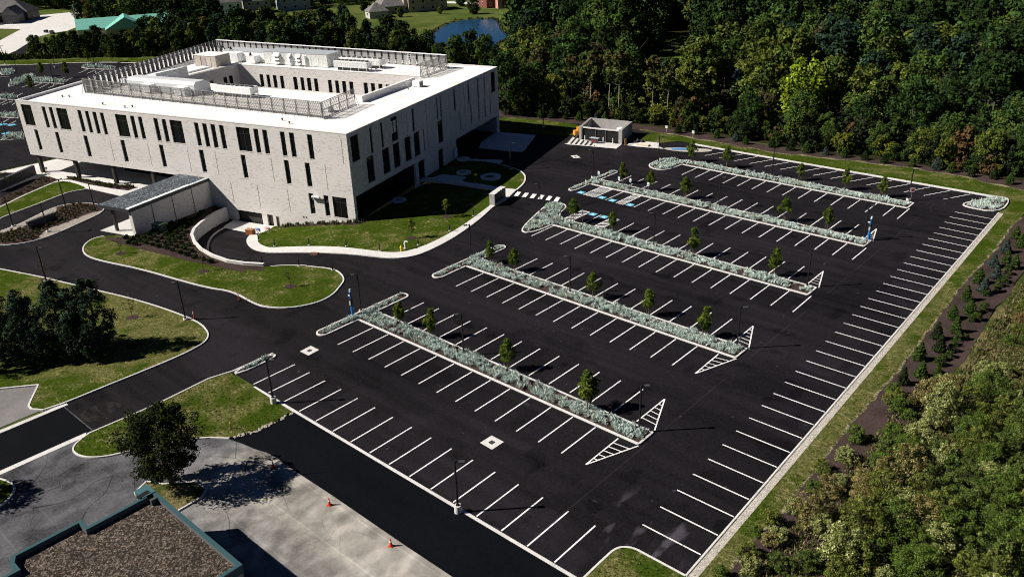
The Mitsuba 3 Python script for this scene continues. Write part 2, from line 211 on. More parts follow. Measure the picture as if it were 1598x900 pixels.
def lawn_fn(p, n, uv):
    big = fbm(p.x / 9, p.y / 9, 1.0, 3)
    mid = fbm(p.x / 1.9, p.y / 1.9, 4.0, 3)
    fine = noise(p.x * 4.5, p.y * 4.5, 7.0)
    vf = noise(p.x * 13, p.y * 13, 9.0)
    where = dr.maximum(smoothstep(-6.0, -14.0, p.x) * smoothstep(9.0, 3.0, p.y), smoothstep(43.0, 44.5, p.x))
    dry = smoothstep(0.47, 0.72, 0.5 * big + 0.5 * mid + 0.10 * where)
    g = mix((0.021, 0.043, 0.004), (0.058, 0.080, 0.010), fine * 0.6 + mid * 0.4)
    d = mix((0.10, 0.088, 0.032), (0.20, 0.172, 0.080), vf)
    c = mix(g, d, dr.clip(dry * (0.35 + 0.9 * fine), 0, 1) * 0.62)
    speck = smoothstep(0.72, 0.9, noise(p.x * 2.6, p.y * 5.5, 15.0)) * smoothstep(0.35, 0.65, mid)
    c = mix(c, (0.26, 0.235, 0.12), speck * 0.5)
    return c * (0.55 + 0.9 * vf)

def rough_fn(p, n, uv):
    mid = fbm(p.x / 3.0, p.y / 3.0, 4.0, 3)
    fine = noise(p.x * 3.5, p.y * 3.5, 7.0)
    vf = noise(p.x * 11, p.y * 11, 9.0)
    c = mix((0.042, 0.058, 0.014), (0.15, 0.125, 0.060), smoothstep(0.38, 0.62, mid) * (0.4 + 0.8 * fine))
    return c * (0.55 + 0.85 * vf)

def straw_fn(p, n, uv):
    f = noise(p.x * 8, p.y * 8, 3.0)
    m = fbm(p.x / 1.5, p.y / 1.5, 2.0, 3)
    return mix((0.055, 0.06, 0.02), (0.27, 0.235, 0.15), smoothstep(0.35, 0.7, 0.5 * f + 0.5 * m))

def meadow_fn(p, n, uv):
    mid = fbm(p.x / 8.0, p.y / 8.0, 4.0, 3)
    fine = noise(p.x * 1.2, p.y * 1.2, 7.0)
    c = mix((0.048, 0.078, 0.017), (0.098, 0.116, 0.034), smoothstep(0.3, 0.7, mid) * 0.7 + 0.3 * fine)
    stripe = 0.93 + 0.14 * noise((p.x * 0.6 + p.y) / 2.4, 3.0)
    return c * stripe

def litter_fn(p, n, uv):
    v = 0.7 + 0.6 * noise(p.x * 1.5, p.y * 1.5)
    return mi.Color3f(0.028 * v, 0.027 * v, 0.013 * v)

def mulch_fn(p, n, uv):
    f = noise(p.x * 9, p.y * 9, 1.0)
    g = noise(p.x * 22, p.y * 22, 4.0)
    b = fbm(p.x / 2, p.y / 2, 2.0, 3)
    v = 0.35 + 0.75 * f * g + 0.5 * b
    return mi.Color3f(0.068 * v, 0.048 * v, 0.045 * v)

def brick_fn(p, n, uv):
    # running bond: courses 0.13 m, bricks 0.62 m; most are pale grey, some are darker
    h = dr.select(dr.abs(n.x) > 0.6, p.y, p.x)
    row = dr.floor(p.z / 0.11)
    hx = h / 0.50 + 0.5 * (row - 2 * dr.floor(row / 2)) + 0.21 * cell_rand(row, 5)
    r = cell_rand(dr.floor(hx), row, 3)
    big = fbm(h / 2.2, p.z / 1.1, 1.0, 3)
    dark = smoothstep(0.86, 0.90, r + 0.34 * (big - 0.5))
    v = 0.65 + 0.05 * (r - 0.5) + 0.06 * (fbm(h / 6, p.z / 3, 9.0, 2) - 0.5) - 0.17 * dark
    mort = dr.maximum(1 - smoothstep(0.0, 0.09, p.z / 0.11 - row), 1 - smoothstep(0.0, 0.022, hx - dr.floor(hx)))
    v = v * (1 - 0.08 * mort)
    return mi.Color3f(v * 1.0, v * 0.962, v * 0.925)

def block_fn(p, n, uv):
    h = dr.select(dr.abs(n.x) > 0.6, p.y, p.x)
    row = dr.floor(p.z / 0.2)
    hx = h / 0.4 + 0.5 * (row - 2 * dr.floor(row / 2))
    v = 0.36 + 0.06 * (cell_rand(dr.floor(hx), row) - 0.5) + 0.08 * (fbm(h, p.z) - 0.5)
    mort = dr.maximum(1 - smoothstep(0.0, 0.08, p.z / 0.2 - row), 1 - smoothstep(0.0, 0.04, hx - dr.floor(hx)))
    v = v * (1 - 0.2 * mort)
    return mi.Color3f(v, v * 0.97, v * 0.93)

def white_roof_fn(p, n, uv):
    seam = 1 - smoothstep(0.0, 0.03, dr.abs((p.x * 0.27 - p.y * 0.96) / 3.0 - dr.round((p.x * 0.27 - p.y * 0.96) / 3.0)))
    st = smoothstep(0.62, 0.85, fbm(p.x / 3.5, p.y / 3.5, 3.0, 4))
    v = 0.80 - 0.05 * seam - 0.14 * st
    return mi.Color3f(v, v * 0.985, v * 0.95)

def slab_fn(p, n, uv):
    v = 0.33 + 0.14 * (fbm(p.x / 1.5, p.y / 1.5, p.z, 4) - 0.5) + 0.06 * (noise(p.x * 8, p.y * 8, p.z * 8) - 0.5)
    return mi.Color3f(v, v * 0.98, v * 0.95)

def speckle_fn(p, n, uv):
    a = noise(p.x * 4.5, p.y * 4.5, 2.0)
    b = noise(p.x * 11, p.y * 11, 5.0)
    v = 0.075 + 0.20 * smoothstep(0.45, 0.8, a * 0.5 + b * 0.5) - 0.03 * a
    return mi.Color3f(v * 0.86, v * 0.98, v * 1.1)

def shingle_fn(p, n, uv):
    r = cell_rand(dr.floor(p.x * 2.2 + p.y * 1.7), dr.floor(p.z * 4))
    v = 0.16 + 0.07 * (r - 0.5) + 0.05 * (noise(p.x, p.y, p.z) - 0.5)
    return mi.Color3f(v * 1.04, v, v * 1.0)

def teal_roof_fn(p, n, uv):
    q = (p.x * 0.41 + p.y * 0.91) / 0.6
    rib = 1 - smoothstep(0.0, 0.12, dr.abs(q - dr.round(q)))
    v = 1 - 0.25 * rib
    return mi.Color3f(0.18 * v, 0.45 * v, 0.38 * v)

def wave_fn(p, n, uv):
    return 0.05 * fbm(p.x * 0.8, p.y * 0.8, 1.0, 3)

def rough_spec(fn, rough, spec):
    return two({'type': 'principled', 'base_color': proc(fn), 'roughness': rough, 'specular': spec})

def dif(fn):
    return two({'type': 'diffuse', 'reflectance': proc(fn)})

BS = dict(
    asphalt=rough_spec(asphalt_fn, 0.7, 0.08), fresh=rough_spec(fresh_fn, 0.65, 0.06), old=dif(old_fn), concrete=dif(concrete_fn), paver=dif(paver_fn),
    gravel=dif(gravel_fn), roof_gravel=dif(roof_gravel_fn), lawn=dif(lawn_fn), rough=dif(rough_fn), meadow=dif(meadow_fn), litter=dif(litter_fn), mulch=dif(mulch_fn), straw=dif(straw_fn), worn=dif(worn_fn), pad=dif(pad_fn), paint=dif(paint_fn),
    brick=dif(brick_fn), block=dif(block_fn), white_roof=dif(white_roof_fn), slab=dif(slab_fn), speckle=dif(speckle_fn), shingle=dif(shingle_fn), teal_roof=dif(teal_roof_fn),
    leaf=two({'type': 'diffuse', 'reflectance': VC}),
    vc=two({'type': 'principled', 'base_color': VC, 'roughness': 0.5, 'specular': 0.35}),
    glass=two({'type': 'principled', 'base_color': rgb(0.006, 0.007, 0.008), 'roughness': 0.04, 'specular': 0.22}),
    water=two({'type': 'bumpmap', 'arbitrary': proc(wave_fn, 0.05), 'scale': 1.0, 'bsdf': {'type': 'principled', 'base_color': rgb(0.010, 0.040, 0.085), 'roughness': 0.06, 'specular': 0.5}}),
)
for k_, b_ in BS.items():
    scene[k_ + '_material'] = b_

# ------------------------------------------------------------------ helpers
taken = {}

def numbered(name):
    n = taken.get(name, 0)
    taken[name] = n + 1
    return name if n == 0 else f'{name}_{n:03d}'

def shape(mesh, mat, color=None, smooth=False, to_world=None):
    if color is not None:
        v, f, nn = meshkit.arrays(mesh, False)
        color = np.asarray(color, float)
        if color.ndim == 1:
            color = np.tile(color, (len(v), 1))
        d = mikit.ply((v, f), mat + '_material', smooth, color=color) if smooth in (False, True) else mikit.ply((v, f), mat + '_material', False, color=color)
    else:
        d = mikit.ply(mesh, mat + '_material', smooth)
    if to_world is not None:
        d['to_world'] = to_world
    return d

def thing(name, label=None, cat=None, group=None, kind=None):
    k = numbered(name)
    if label or kind:
        labels[k] = {}
        if label: labels[k]['label'] = label
        if cat: labels[k]['category'] = cat
        if group: labels[k]['group'] = group
        if kind: labels[k]['kind'] = kind
    return k

def part(parent, name, mesh, mat, color=None, smooth=False, kind=None, label=None):
    k = numbered(parent + '__' + name)
    scene[k] = shape(mesh, mat, color, smooth)
    if kind or label:
        labels[k] = {}
        if kind: labels[k]['kind'] = kind
        if label: labels[k]['label'] = label
    return k

def solo(name, mesh, mat, label=None, cat=None, group=None, kind=None, color=None, smooth=False):
    k = thing(name, label, cat, group, kind)
    scene[k] = shape(mesh, mat, color, smooth)
    return k

def box(x0, x1, y0, y1, z0, z1):
    m = trimesh.creation.box(extents=(x1 - x0, y1 - y0, z1 - z0))
    m.apply_translation(((x0 + x1) / 2, (y0 + y1) / 2, (z0 + z1) / 2))
    return m

def obox(c, ax, lx, ly, z0, z1):
    """A box centred at c (x, y), lx along the direction ax, ly across it."""
    m = trimesh.creation.box(extents=(lx, ly, z1 - z0))
    a = math.atan2(ax[1], ax[0])
    m.apply_transform(trimesh.transformations.rotation_matrix(a, (0, 0, 1)))
    m.apply_translation((c[0], c[1], (z0 + z1) / 2))
    return m

def cyl(x, y, z0, z1, r, r2=None, n=12):
    r2 = r if r2 is None else r2
    a = np.arange(n) * 2 * np.pi / n
    c = np.stack([np.cos(a), np.sin(a)], 1)
    v = np.vstack([np.c_[c * r + (x, y), np.full(n, z0)], np.c_[c * r2 + (x, y), np.full(n, z1)], [[x, y, z0], [x, y, z1]]])
    i = np.arange(n); j = (i + 1) % n
    f = np.vstack([np.c_[i, j, j + n], np.c_[i, j + n, i + n], np.c_[j, i, i * 0 + 2 * n], np.c_[i + n, j + n, i * 0 + 2 * n + 1]])
    return trimesh.Trimesh(v, f, process=False)

def tube(pts, radii, n=6):
    pts = np.asarray(pts, float)
    t = np.gradient(pts, axis=0)
    t /= np.linalg.norm(t, axis=1, keepdims=True)
    a = np.cross(t, np.where(np.abs(t[:, 2:]) < 0.9, [0, 0, 1.0], [1.0, 0, 0]))
    a /= np.linalg.norm(a, axis=1, keepdims=True)
    b = np.cross(t, a)
    th = np.arange(n) * 2 * np.pi / n
    v = (pts[:, None] + np.broadcast_to(radii, len(pts))[:, None, None] * (np.cos(th)[None, :, None] * a[:, None] + np.sin(th)[None, :, None] * b[:, None])).reshape(-1, 3)
    i, j = np.meshgrid(np.arange(len(pts) - 1), np.arange(n), indexing='ij')
    q = np.stack([i * n + j, i * n + (j + 1) % n, (i + 1) * n + (j + 1) % n, (i + 1) * n + j], -1).reshape(-1, 4)
    return trimesh.Trimesh(v, np.vstack([q[:, [0, 1, 2]], q[:, [0, 2, 3]]]), process=False)

def cat_(*ms):
    return trimesh.util.concatenate([m for m in ms if m is not None])

def chaikin(pts, n=2, closed=False):
    p = np.asarray(pts, float)
    for _ in range(n):
        if closed:
            q = np.roll(p, -1, 0)
            p = np.stack([0.75 * p + 0.25 * q, 0.25 * p + 0.75 * q], 1).reshape(-1, 2)
        else:
            a, b = p[:-1], p[1:]
            p = np.vstack([p[:1], np.stack([0.75 * a + 0.25 * b, 0.25 * a + 0.75 * b], 1).reshape(-1, 2), p[-1:]])
    return p

def poly(pts):
    g = Polygon(pts).buffer(0)
    return max(g.geoms, key=lambda x: x.area) if isinstance(g, MultiPolygon) else g

def polys(g):
    return [x for x in getattr(g, 'geoms', [g]) if x.geom_type == 'Polygon' and x.area > 1e-5]

FLAT = lambda p: np.zeros(len(p))

def sheet(g, off, H=None, edge=3.0):
    out = []
    for q in polys(g):
        if H is not None:
            q = q.segmentize(edge)
        v, f = trimesh.creation.triangulate_polygon(q, engine='earcut')
        v = np.c_[v, np.zeros(len(v))]
        if H is not None:
            v, f = trimesh.remesh.subdivide_to_size(v, f, edge * 1.3, max_iter=12)
            v = np.array(v)
            v[:, 2] = H(v[:, :2])
        v[:, 2] += off
        m = trimesh.Trimesh(v, f, process=False)
        if len(f) and m.face_normals[:, 2].mean() < 0:
            m.invert()
        out.append(m)
    return cat_(*out)

def skirt(g, top, bottom, H=None, edge=2.0):
    V, F, n = [], [], 0
    for q in polys(g):
        if H is not None:
            q = q.segmentize(edge)
        for ring in [q.exterior, *q.interiors]:
            c = np.array(ring.coords)
            z = H(c) if H is not None else np.zeros(len(c))
            V.append(np.vstack([np.c_[c, z + top], np.c_[c, z + bottom]]))
            k = len(c); i = np.arange(k - 1)
            F.append(np.vstack([np.c_[i, i + k, i + 1], np.c_[i + 1, i + k, i + k + 1]]) + n)
            n += 2 * k
    return trimesh.Trimesh(np.vstack(V), np.vstack(F), process=False)

def slab(g, top, bottom=-0.15, H=None, edge=2.0):
    return cat_(sheet(g, top, H, edge), skirt(g, top, bottom, H, edge))

def wall_line(pts, thick, z0, z1):
    """A wall along a polyline; z0 and z1 are numbers or one number per point."""
    L = LineString(pts).buffer(thick / 2, cap_style=2, join_style=2)
    return slab(L, z1, z0)

def band(pts, w):
    return LineString(pts).buffer(w / 2, cap_style=2)

# ------------------------------------------------------------------ the lie of the land: flat, but sunk towards the garage of the office building
FA, FU, FN = np.array([-30.96, 39.03]), np.array([-0.9625, -0.2712]), np.array([0.2712, -0.9625])
FC = np.array([-49.09, 93.78])
FV = (FC - FA) / np.linalg.norm(FC - FA)
FR = np.array([FV[1], -FV[0]])

def SD(s, d):
    return FA + FU * s + FN * d

def _ctl_o():
    P=[];Z=[]
    for x in (-13,-4,10,30,50,90,150):
        for y in (-60,-30,-8,15,30,50,75,100,130,200,300,420): P.append((x,y));Z.append(0)
    for x in (-30,-60,-100,-160,-250,-400):
        for y in (-100,-60,-25,130,200,300,420): P.append((x,y));Z.append(0)
    for x,y,z in [(-25,-5,0),(-40,-3,-.1),(-57,-7,-.4),(-20,5,0),(-20,11,0),(-16,13,0),(-28,10,-.1),(-40,6,-.4),(-49,94,0),(-38,62,0),(-33,45,-.2),(-31,39,-.45),(-25,60,0),(-130,-20,0),(-150,30,0),(-150,80,0),(-250,30,0),(-400,30,0),(-250,80,0)]: P.append((x,y));Z.append(z)
    for s,d,z in [(55,0,-.4),(65,0,-.35),(75,0,-.35),(90,0,-.2),(55,12,-.4),(75,14,-.3),(55,24,-.5),(45,3,-.6),(38,1,-.8),(38,17,-.85),(33,17,-.9),(30,17,-.9),(28,14.5,-1.0),(29,8,-1.2),(28,1,-1.7),(34,3,-1.0),(35,21,-.8),(27,20,-.6),(20,22,-.25),(45,30,-.5),(24,10,-1.1),(26,5,-1.5)]: P.append(tuple(SD(s,d)));Z.append(z)
    return np.array(P,float),np.array(Z,float)
def _ctl_r():
    P=[];Z=[]
    for x,y in [(-5,20),(-8,25),(-10,32),(-11,40),(-13,48),(-5,40),(-11,17),(-8,12),(-22,48),(-26,56),(-16,38),(-15,35)]: P.append((x,y));Z.append(0)
    for x,y,z in [(-14,18.5,0),(-18,31.5,-.05),(-16,25.5,-.05),(-21,29.5,-.15)]: P.append((x,y));Z.append(z)
    for s,d,z in [(.3,.3,-.45),(3.5,0,-1.0),(7.1,0,-1.63),(13.2,0,-2.78),(16,0,-3.38),(18,0,-3.45),(25.5,0,-3.5),(18,4,-3.4),(24.5,4,-3.4),(27.5,0,-3.5),(-6,2,-.3),(-3,8,-.2)]: P.append(tuple(SD(s,d)));Z.append(z)
    # ramp centreline in s,d
    for s,d,z in RAMP: P.append(tuple(SD(s,d)));Z.append(z)
    return np.array(P,float),np.array(Z,float)
RAMP=[(19.5,9,-2.6),(23.5,9.5,-2.8),(13,9,-1.9),(8,10,-1.0),(6,17,-.7),(2,16,-.4),(15,17,-1.5),(20,15,-2.1),(22.5,13,-2.5),(9,21,-.8),(1,21.5,-.2),(14,19.5,-1.2),(-2,20,-.1)]
_r=RBFInterpolator(*_ctl_r(),kernel='linear',smoothing=.1)
_co=_ctl_o(); _ex=np.array([(-27.2,19.3),(-24.6,21.3),(-22.2,22.6),(-18,24.5),(-15.7,24.1),(-13.6,23)])
_ez=np.minimum(_r(_ex),0)*np.clip((-9-_ex[:,0])/6,0,1)
_o=RBFInterpolator(np.vstack([_co[0],_ex]),np.r_[_co[1],_ez],kernel='linear',smoothing=.3)
def Ho(p):
    p=np.asarray(p,float); z=_o(p.reshape(-1,2)).reshape(p.shape[:-1]); x=p[...,0]
    w=np.clip((-11-x)/6,0,1)*np.clip((140-p[...,1])/30,0,1)*np.clip((p[...,1]+40)/25,0,1)*np.clip((x+180)/30,0,1)
    return np.minimum(z,0)*w
def Hr(p):
    p=np.asarray(p,float); z=_r(p.reshape(-1,2)).reshape(p.shape[:-1]); w=np.clip((-9-p[...,0])/6,0,1)
    return np.minimum(z,0)*w


def on(x, y, h=0.0, H=None):
    return float((H or Ho)(np.array([[x, y]]))[0]) + h

# ------------------------------------------------------------------ ground and roads
W = 2.743
G = {k: np.array(v) for k, v in GEO.items()}
wall_top = G['wall_top']
zone = poly([(-112, -12), (-112, 112), (-9, 112), (-9, -12)])

solo('ground', sheet(poly([(-700, -160), (240, -160), (240, 520), (-700, 520)]).difference(zone.buffer(-0.3)), -0.06), 'meadow', kind='structure')
ramp = poly(list(wall_top) + [SD(27.8, 0.0), SD(27.8, -0.5), SD(-0.3, -0.5), FA + FV * 22 - FR * 0.3, G['walkR'][10], (-24.0, 64.9)] + list(G['walkA_out2'][::-1][:10])
            + [(-14.5, 31.6), (-12.0, 28.0), (-13.6, 23.1), (-15.7, 24.2), (-18.0, 24.6), (-22.2, 22.7), (-24.6, 21.4), (-26.2, 19.8)])
lot = poly([(-9, -0.15), (43.9, -0.15), (43.9, 3.1), (44.05, 4.1), (44.5, 4.8), (45.2, 5.05), (49.55, 5.05), (47.72, 101.6), (47.2, 108.9), (5, 108.8), (-11.5, 108.8), (-14.5, 103.4), (-9, 103.4)])
drive = unary_union([zone, poly([(-14.5, -15), (-3.5, -15), (-3.5, 3), (-9, 3), (-9, 0), (-14.5, 0)])]).difference(lot).difference(ramp)
solo('parking_lot', sheet(lot, 0.0), 'asphalt', kind='structure')
solo('access_road', sheet(drive, 0.0, Ho, 4.0), 'asphalt', kind='structure')
solo('garage_ramp', sheet(ramp, 0.0, Hr, 2.0), 'asphalt', kind='structure')
solo('delivery_road', sheet(poly([(7.8, -0.45), (46, -0.45), (46, -6.05), (30.8, -6.1), (21.6, -6.0), (14.8, -6.05), (13.1, -5.95), (11.6, -6.1), (10.2, -6.5), (8.4, -6.8), (6.95, -7.15), (8.0, -4.7), (8.0, -2.6)]), 0.02), 'fresh', kind='structure')
solo('old_car_park', sheet(poly([(-5.3, -15.0), (-4.5, -15.4), (4.4, -8.9), (6.9, -7.25), (8.2, -5.6), (46, -5.6), (60, -5.6), (60, -60), (-5.3, -60)]), -0.004), 'old', kind='structure')
solo('old_side_car_park', sheet(poly([(-12.9, -16.3), (-18.3, -14.7), (-21.2, -18.2), (-40, -30), (-40, -60), (-12.9, -60)]), -0.004), 'pad', kind='structure')
solo('entry_road', sheet(poly([(-12.0, -15.0), (-5.1, -15.0), (-5.2, -60), (-12.4, -60)]), 0.004), 'fresh', kind='structure')
solo('road_joint', sheet(poly([(-12.0, -15.0), (-5.1, -15.0), (-5.1, -14.9), (-12.0, -14.9)]), 0.010), 'old', kind='structure')
solo('worn_patch', sheet(poly(chaikin([(-9.4, -14.7), (-6.2, -14.8), (-6.6, -11.4), (-8.0, -10.6), (-9.2, -11.8)], 2, True)), 0.006), 'worn', kind='structure')
for pts in ([(-12.3, -14.5), (-11.75, -14.5), (-12.0, -60), (-12.95, -60)], [(-5.15, -15.5), (-4.5, -15.9), (-5.0, -60), (-5.75, -60)]):
    solo('gutter', slab(poly(pts), 0.03, -0.1), 'concrete', kind='structure')

# kerbs that edge the lot
k = 'parking_lot'
part(k, 'front_kerb', slab(poly([(0.6, -0.45), (43.9, -0.45), (43.9, -0.15), (0.6, -0.15)]), 0.06, -0.1), 'concrete')
rk0, rk1 = np.array([49.55, 5.05]), np.array([47.72, 101.6])
part(k, 'side_kerb', slab(poly([rk0, rk0 + (0.16, 0), rk1 + (0.16, 0), rk1]), 0.13, -0.1), 'concrete')
gs = sheet(poly([rk0 + (0.16, 0), rk0 + (0.85, 0), rk1 + (0.75, 0), rk1 + (0.16, 0)]).segmentize(1.0), 0.05)
solo('gravel_strip', slab(poly([rk0 + (0.16, 0), rk0 + (0.85, 0), rk1 + (0.75, 0), rk1 + (0.16, 0)]), 0.06, -0.1), 'gravel', kind='structure')
part(k, 'back_kerb', slab(poly([(-10.6, 108.9), (5, 108.8), (47.2, 109.0), (47.2, 109.6), (5, 109.4), (-10.6, 109.5)]), 0.13, -0.1), 'concrete')
corner = chaikin([(43.9, -0.3), (43.9, 2.6), (43.95, 4.3), (44.9, 5.05), (46.2, 5.05), (49.6, 5.05)], 2)
part(k, 'corner_kerb', slab(LineString(corner).buffer(0.09, cap_style=2), 0.13, -0.1), 'concrete')

# ------------------------------------------------------------------ painted markings, each a part of the surface it lies on
WHITE, BLUE = (0.80, 0.80, 0.78), (0.10, 0.42, 0.62)

def paint(parent, g, name='stall_line', c=WHITE, off=0.006, H=None):
    return part(parent, name, sheet(g, off, H), 'paint') if c is WHITE else part(parent, name, sheet(g, off, H), 'vc', c)

def seg(a, b, w=0.14):
    return band([a, b], w)

def stalls(x0, i0, i1, ya, yb, skip=()):
    for i in range(i0, i1 + 1):
        if i not in skip:
            x = x0 + i * W
            paint('parking_lot', seg((x, ya), (x, yb)))

stalls(0.02, 0, 15, 0.0, 5.29)
stalls(0.156, 0, 12, 16.44, 11.15)
stalls(-0.02, 0, 12, 19.72, 24.95)
stalls(-0.22, 0, 12, 36.28, 30.98)
stalls(-0.33, 1, 12, 39.6, 44.7)
stalls(-1.087, -1, 13, 56.07, 50.78)
stalls(5.45, 0, 10, 59.45, 64.5)
stalls(1.367, 0, 13, 75.85, 70.55)
stalls(-8.32, 0, 15, 79.3, 84.3)
stalls(-1.326, 0, 13, 95.43, 90.14)
paint('parking_lot', seg((36.45, 95.9), (36.5, 90.1)))
paint('parking_lot', seg((37.35, 56.3), (37.4, 50.8)))
for i in range(34):
    e = np.array([47.722 + i * W * 0.018, 98.301 - i * W])
    paint('parking_lot', seg(e, e + (-5.319, 0.03)))
for i in range(16):
    paint('parking_lot', seg((-5.0 + 3.13 * i, 108.5), (-7.2 + 3.10 * i, 103.4)))

def gore(a, b, c, n):
    """A hatched triangle a (tip), b and c (at the island)."""
    a, b, c = map(np.array, (a, b, c))
    g = [seg(a, b, 0.14), seg(a, c, 0.14)]
    for t in np.linspace(0, 1, n + 2)[1:-1] * 0.9 + 0.08:
        g.append(seg(a + (b - a) * t, a + (c - a) * t, 0.11))
    paint('parking_lot', unary_union(g), 'hatched_triangle')

for tip, b, c in [((35.6, 24.8), (35.6, 19.7), (37.75, 19.5)), ((35.8, 11.2), (35.8, 16.3), (37.9, 16.5)), ((35.35, 44.6), (35.4, 39.6), (37.45, 39.3)), ((35.5, 31.0), (35.4, 36.2), (37.4, 36.5)),
                  ((35.5, 64.5), (35.5, 59.4), (37.1, 59.2)), ((35.5, 84.1), (35.5, 79.2), (36.8, 79.0))]:
    gore(tip, b, c, 5)

def hatch(x0, x1, y0, y1, slope):
    g = [seg((x0, y0), (x0, y1)), seg((x1, y0), (x1, y1)), seg((x0, y0), (x1, y0)), seg((x0, y1), (x1, y1))]
    area = poly([(x0, y0), (x1, y0), (x1, y1), (x0, y1)])
    for t in np.arange(y0 - 4, y1 + 4, 0.85):
        s = seg((x0 - 0.2, t), (x1 + 0.2, t + slope * (x1 - x0 + 0.4)), 0.22).intersection(area)
        if s.area > 0: g.append(s)
    paint('parking_lot', unary_union(g), 'hatched_aisle')

hatch(-9.1, -6.65, 70.85, 75.95, 0.9)
hatch(-2.16, -0.75, 70.62, 75.8, 0.9)
hatch(-4.5, -2.95, 59.3, 64.4, 0.9)
hatch(1.3, 2.75, 59.5, 64.4, 0.9)
for x in (-4.4,):
    paint('parking_lot', seg((x, 75.9), (x, 70.6)))
paint('parking_lot', seg((-0.75, 64.45), (-0.75, 59.4)))

def wheelchair(cx, cy, s, flip=1):
    """The accessibility symbol in white on a blue square."""
    k = paint('parking_lot', poly([(cx - s, cy - s), (cx + s, cy - s), (cx + s, cy + s), (cx - s, cy + s)]), 'accessible_square', BLUE, 0.008)
    r = lambda x, y: (cx + x * s * flip, cy + y * s * flip)
    ring = Point(*r(-0.08, -0.28)).buffer(0.46 * s).difference(Point(*r(-0.08, -0.28)).buffer(0.31 * s)).difference(poly([r(0.0, 0.3), r(0.0, -0.05), r(0.9, -0.05), r(0.9, 0.3)]))
    body = unary_union([ring, Point(*r(-0.2, 0.72)).buffer(0.15 * s), seg(r(-0.18, 0.5), r(-0.12, -0.1), 0.18 * s), seg(r(-0.15, 0.2), r(0.3, 0.2), 0.12 * s), seg(r(-0.12, -0.1), r(0.3, -0.1), 0.17 * s), seg(r(0.3, -0.1), r(0.5, -0.6), 0.17 * s), seg(r(0.5, -0.6), r(0.7, -0.55), 0.13 * s)])
    paint('parking_lot', body, 'accessible_symbol', WHITE, 0.012)

for x, y in ((-10.05, 71.5), (-5.6, 71.45), (-3.35, 71.3), (0.25, 71.2), (-2.0, 63.95), (0.15, 64.0)):
    wheelchair(x, y, 0.58)
for i in range(6):      # crosswalk
    c = np.array([-18.4 + 1.45 * i, 64.4 + 0.36 * i])
    d, e = np.array([-0.47, 1.0]) * 1.0, np.array([0.36, 0.10])
    paint('access_road', poly([c - d - e, c - d + e, c + d + e, c + d - e]), 'crosswalk_bar', WHITE, 0.012, Ho)

# concrete aprons round the drains
def drain(name, pts, label, mat='concrete'):
    p4 = np.array(pts, float); c = p4.mean(0)
    k = thing(name, label, 'drain')
    hole = c + (p4 - c) * 0.33
    part(k, 'apron', slab(poly(p4).difference(poly(hole)), 0.022, -0.1), mat)
    part(k, 'grate', sheet(poly(hole), 0.014), 'vc', (0.03, 0.03, 0.032))
    u, v = hole[1] - hole[0], hole[3] - hole[0]
    part(k, 'bars', cat_(*[sheet(poly([hole[0] + u * t, hole[0] + u * (t + 0.07), hole[0] + u * (t + 0.07) + v, hole[0] + u * t + v]), 0.02) for t in (0.12, 0.3, 0.48, 0.66, 0.84)]), 'vc', (0.08, 0.08, 0.08), kind='stuff')

drain('storm_drain', G['pad1'], 'square white concrete drain apron left of the nearest planting island')
drain('storm_drain', G['pad2'], 'square white concrete drain apron in the nearest parking aisle, below the nearest planting island')
drain('storm_drain', G['pad3'], 'small pale concrete drain apron on the asphalt in front of the roofless masonry enclosure')
drain('street_drain', [(0.2, -21.4), (0.5, -20.4), (1.5, -20.7), (1.2, -21.7)], 'iron drain grate in the cracked grey pavement at the lower left', 'old')
drain('street_drain', [(5.2, -9.4), (5.5, -8.5), (6.3, -8.8), (6.0, -9.7)], 'rusty square grate beside the kerb at the corner of the small lawn', 'old')

# ------------------------------------------------------------------ planting islands in the lot
ORD = ['first', 'second', 'third', 'fourth', 'fifth', 'sixth', 'seventh']
ISL = ['nearest', 'second nearest', 'middle', 'second farthest', 'farthest']

def bar(p0, p1, w):
    return LineString([p0, p1]).buffer(w / 2)

isl = [
    unary_union([bar((-3.55, 11.9), (-3.55, 24.4), 1.7), poly([(-3.5, 16.55), (37.95, 16.55), (37.95, 19.15), (-3.5, 19.6)])]),
    unary_union([bar((-4.5, 31.9), (-4.5, 44.4), 1.8), poly([(-4.4, 36.4), (37.4, 36.4), (37.4, 39.25), (-4.4, 39.6)])]),
    unary_union([poly(chaikin([(-6.9, 51.6), (-5.2, 50.9), (-4.2, 52.6), (-4.1, 56.2), (-4.1, 59.3), (-6.3, 60.5), (-7.2, 64.2), (-9.3, 65.2), (-11.0, 63.6), (-9.4, 58.6)], 2, True)), poly([(-5.5, 56.15), (37.0, 56.15), (37.0, 59.0), (-5.5, 59.35)])]),
    unary_union([bar((-12.1, 71.8), (-12.1, 84.2), 1.5), poly([(-12.0, 76.0), (36.7, 76.0), (36.7, 78.9), (-12.0, 79.2)])]),
    unary_union([poly(chaikin([(-9.9, 92.4), (-8.2, 90.2), (-5.2, 90.2), (-4.4, 93.0), (-4.4, 96.6), (-6.4, 98.4), (-9.2, 97.0)], 2, True)), poly([(-5.6, 95.55), (36.3, 95.55), (36.3, 98.7), (-5.6, 98.7)])]),
    poly(chaikin([(42.1, 102.9), (43.0, 101.3), (48.0, 101.5), (47.9, 109.2), (45.9, 110.2), (44.2, 106.6)], 2, True)),
    poly(chaikin([(-4.0, 0.0), (-2.9, -0.1), (-2.9, 4.6), (-3.4, 5.3), (-4.0, 4.6)], 1, True)),
    ]
isl_in = []
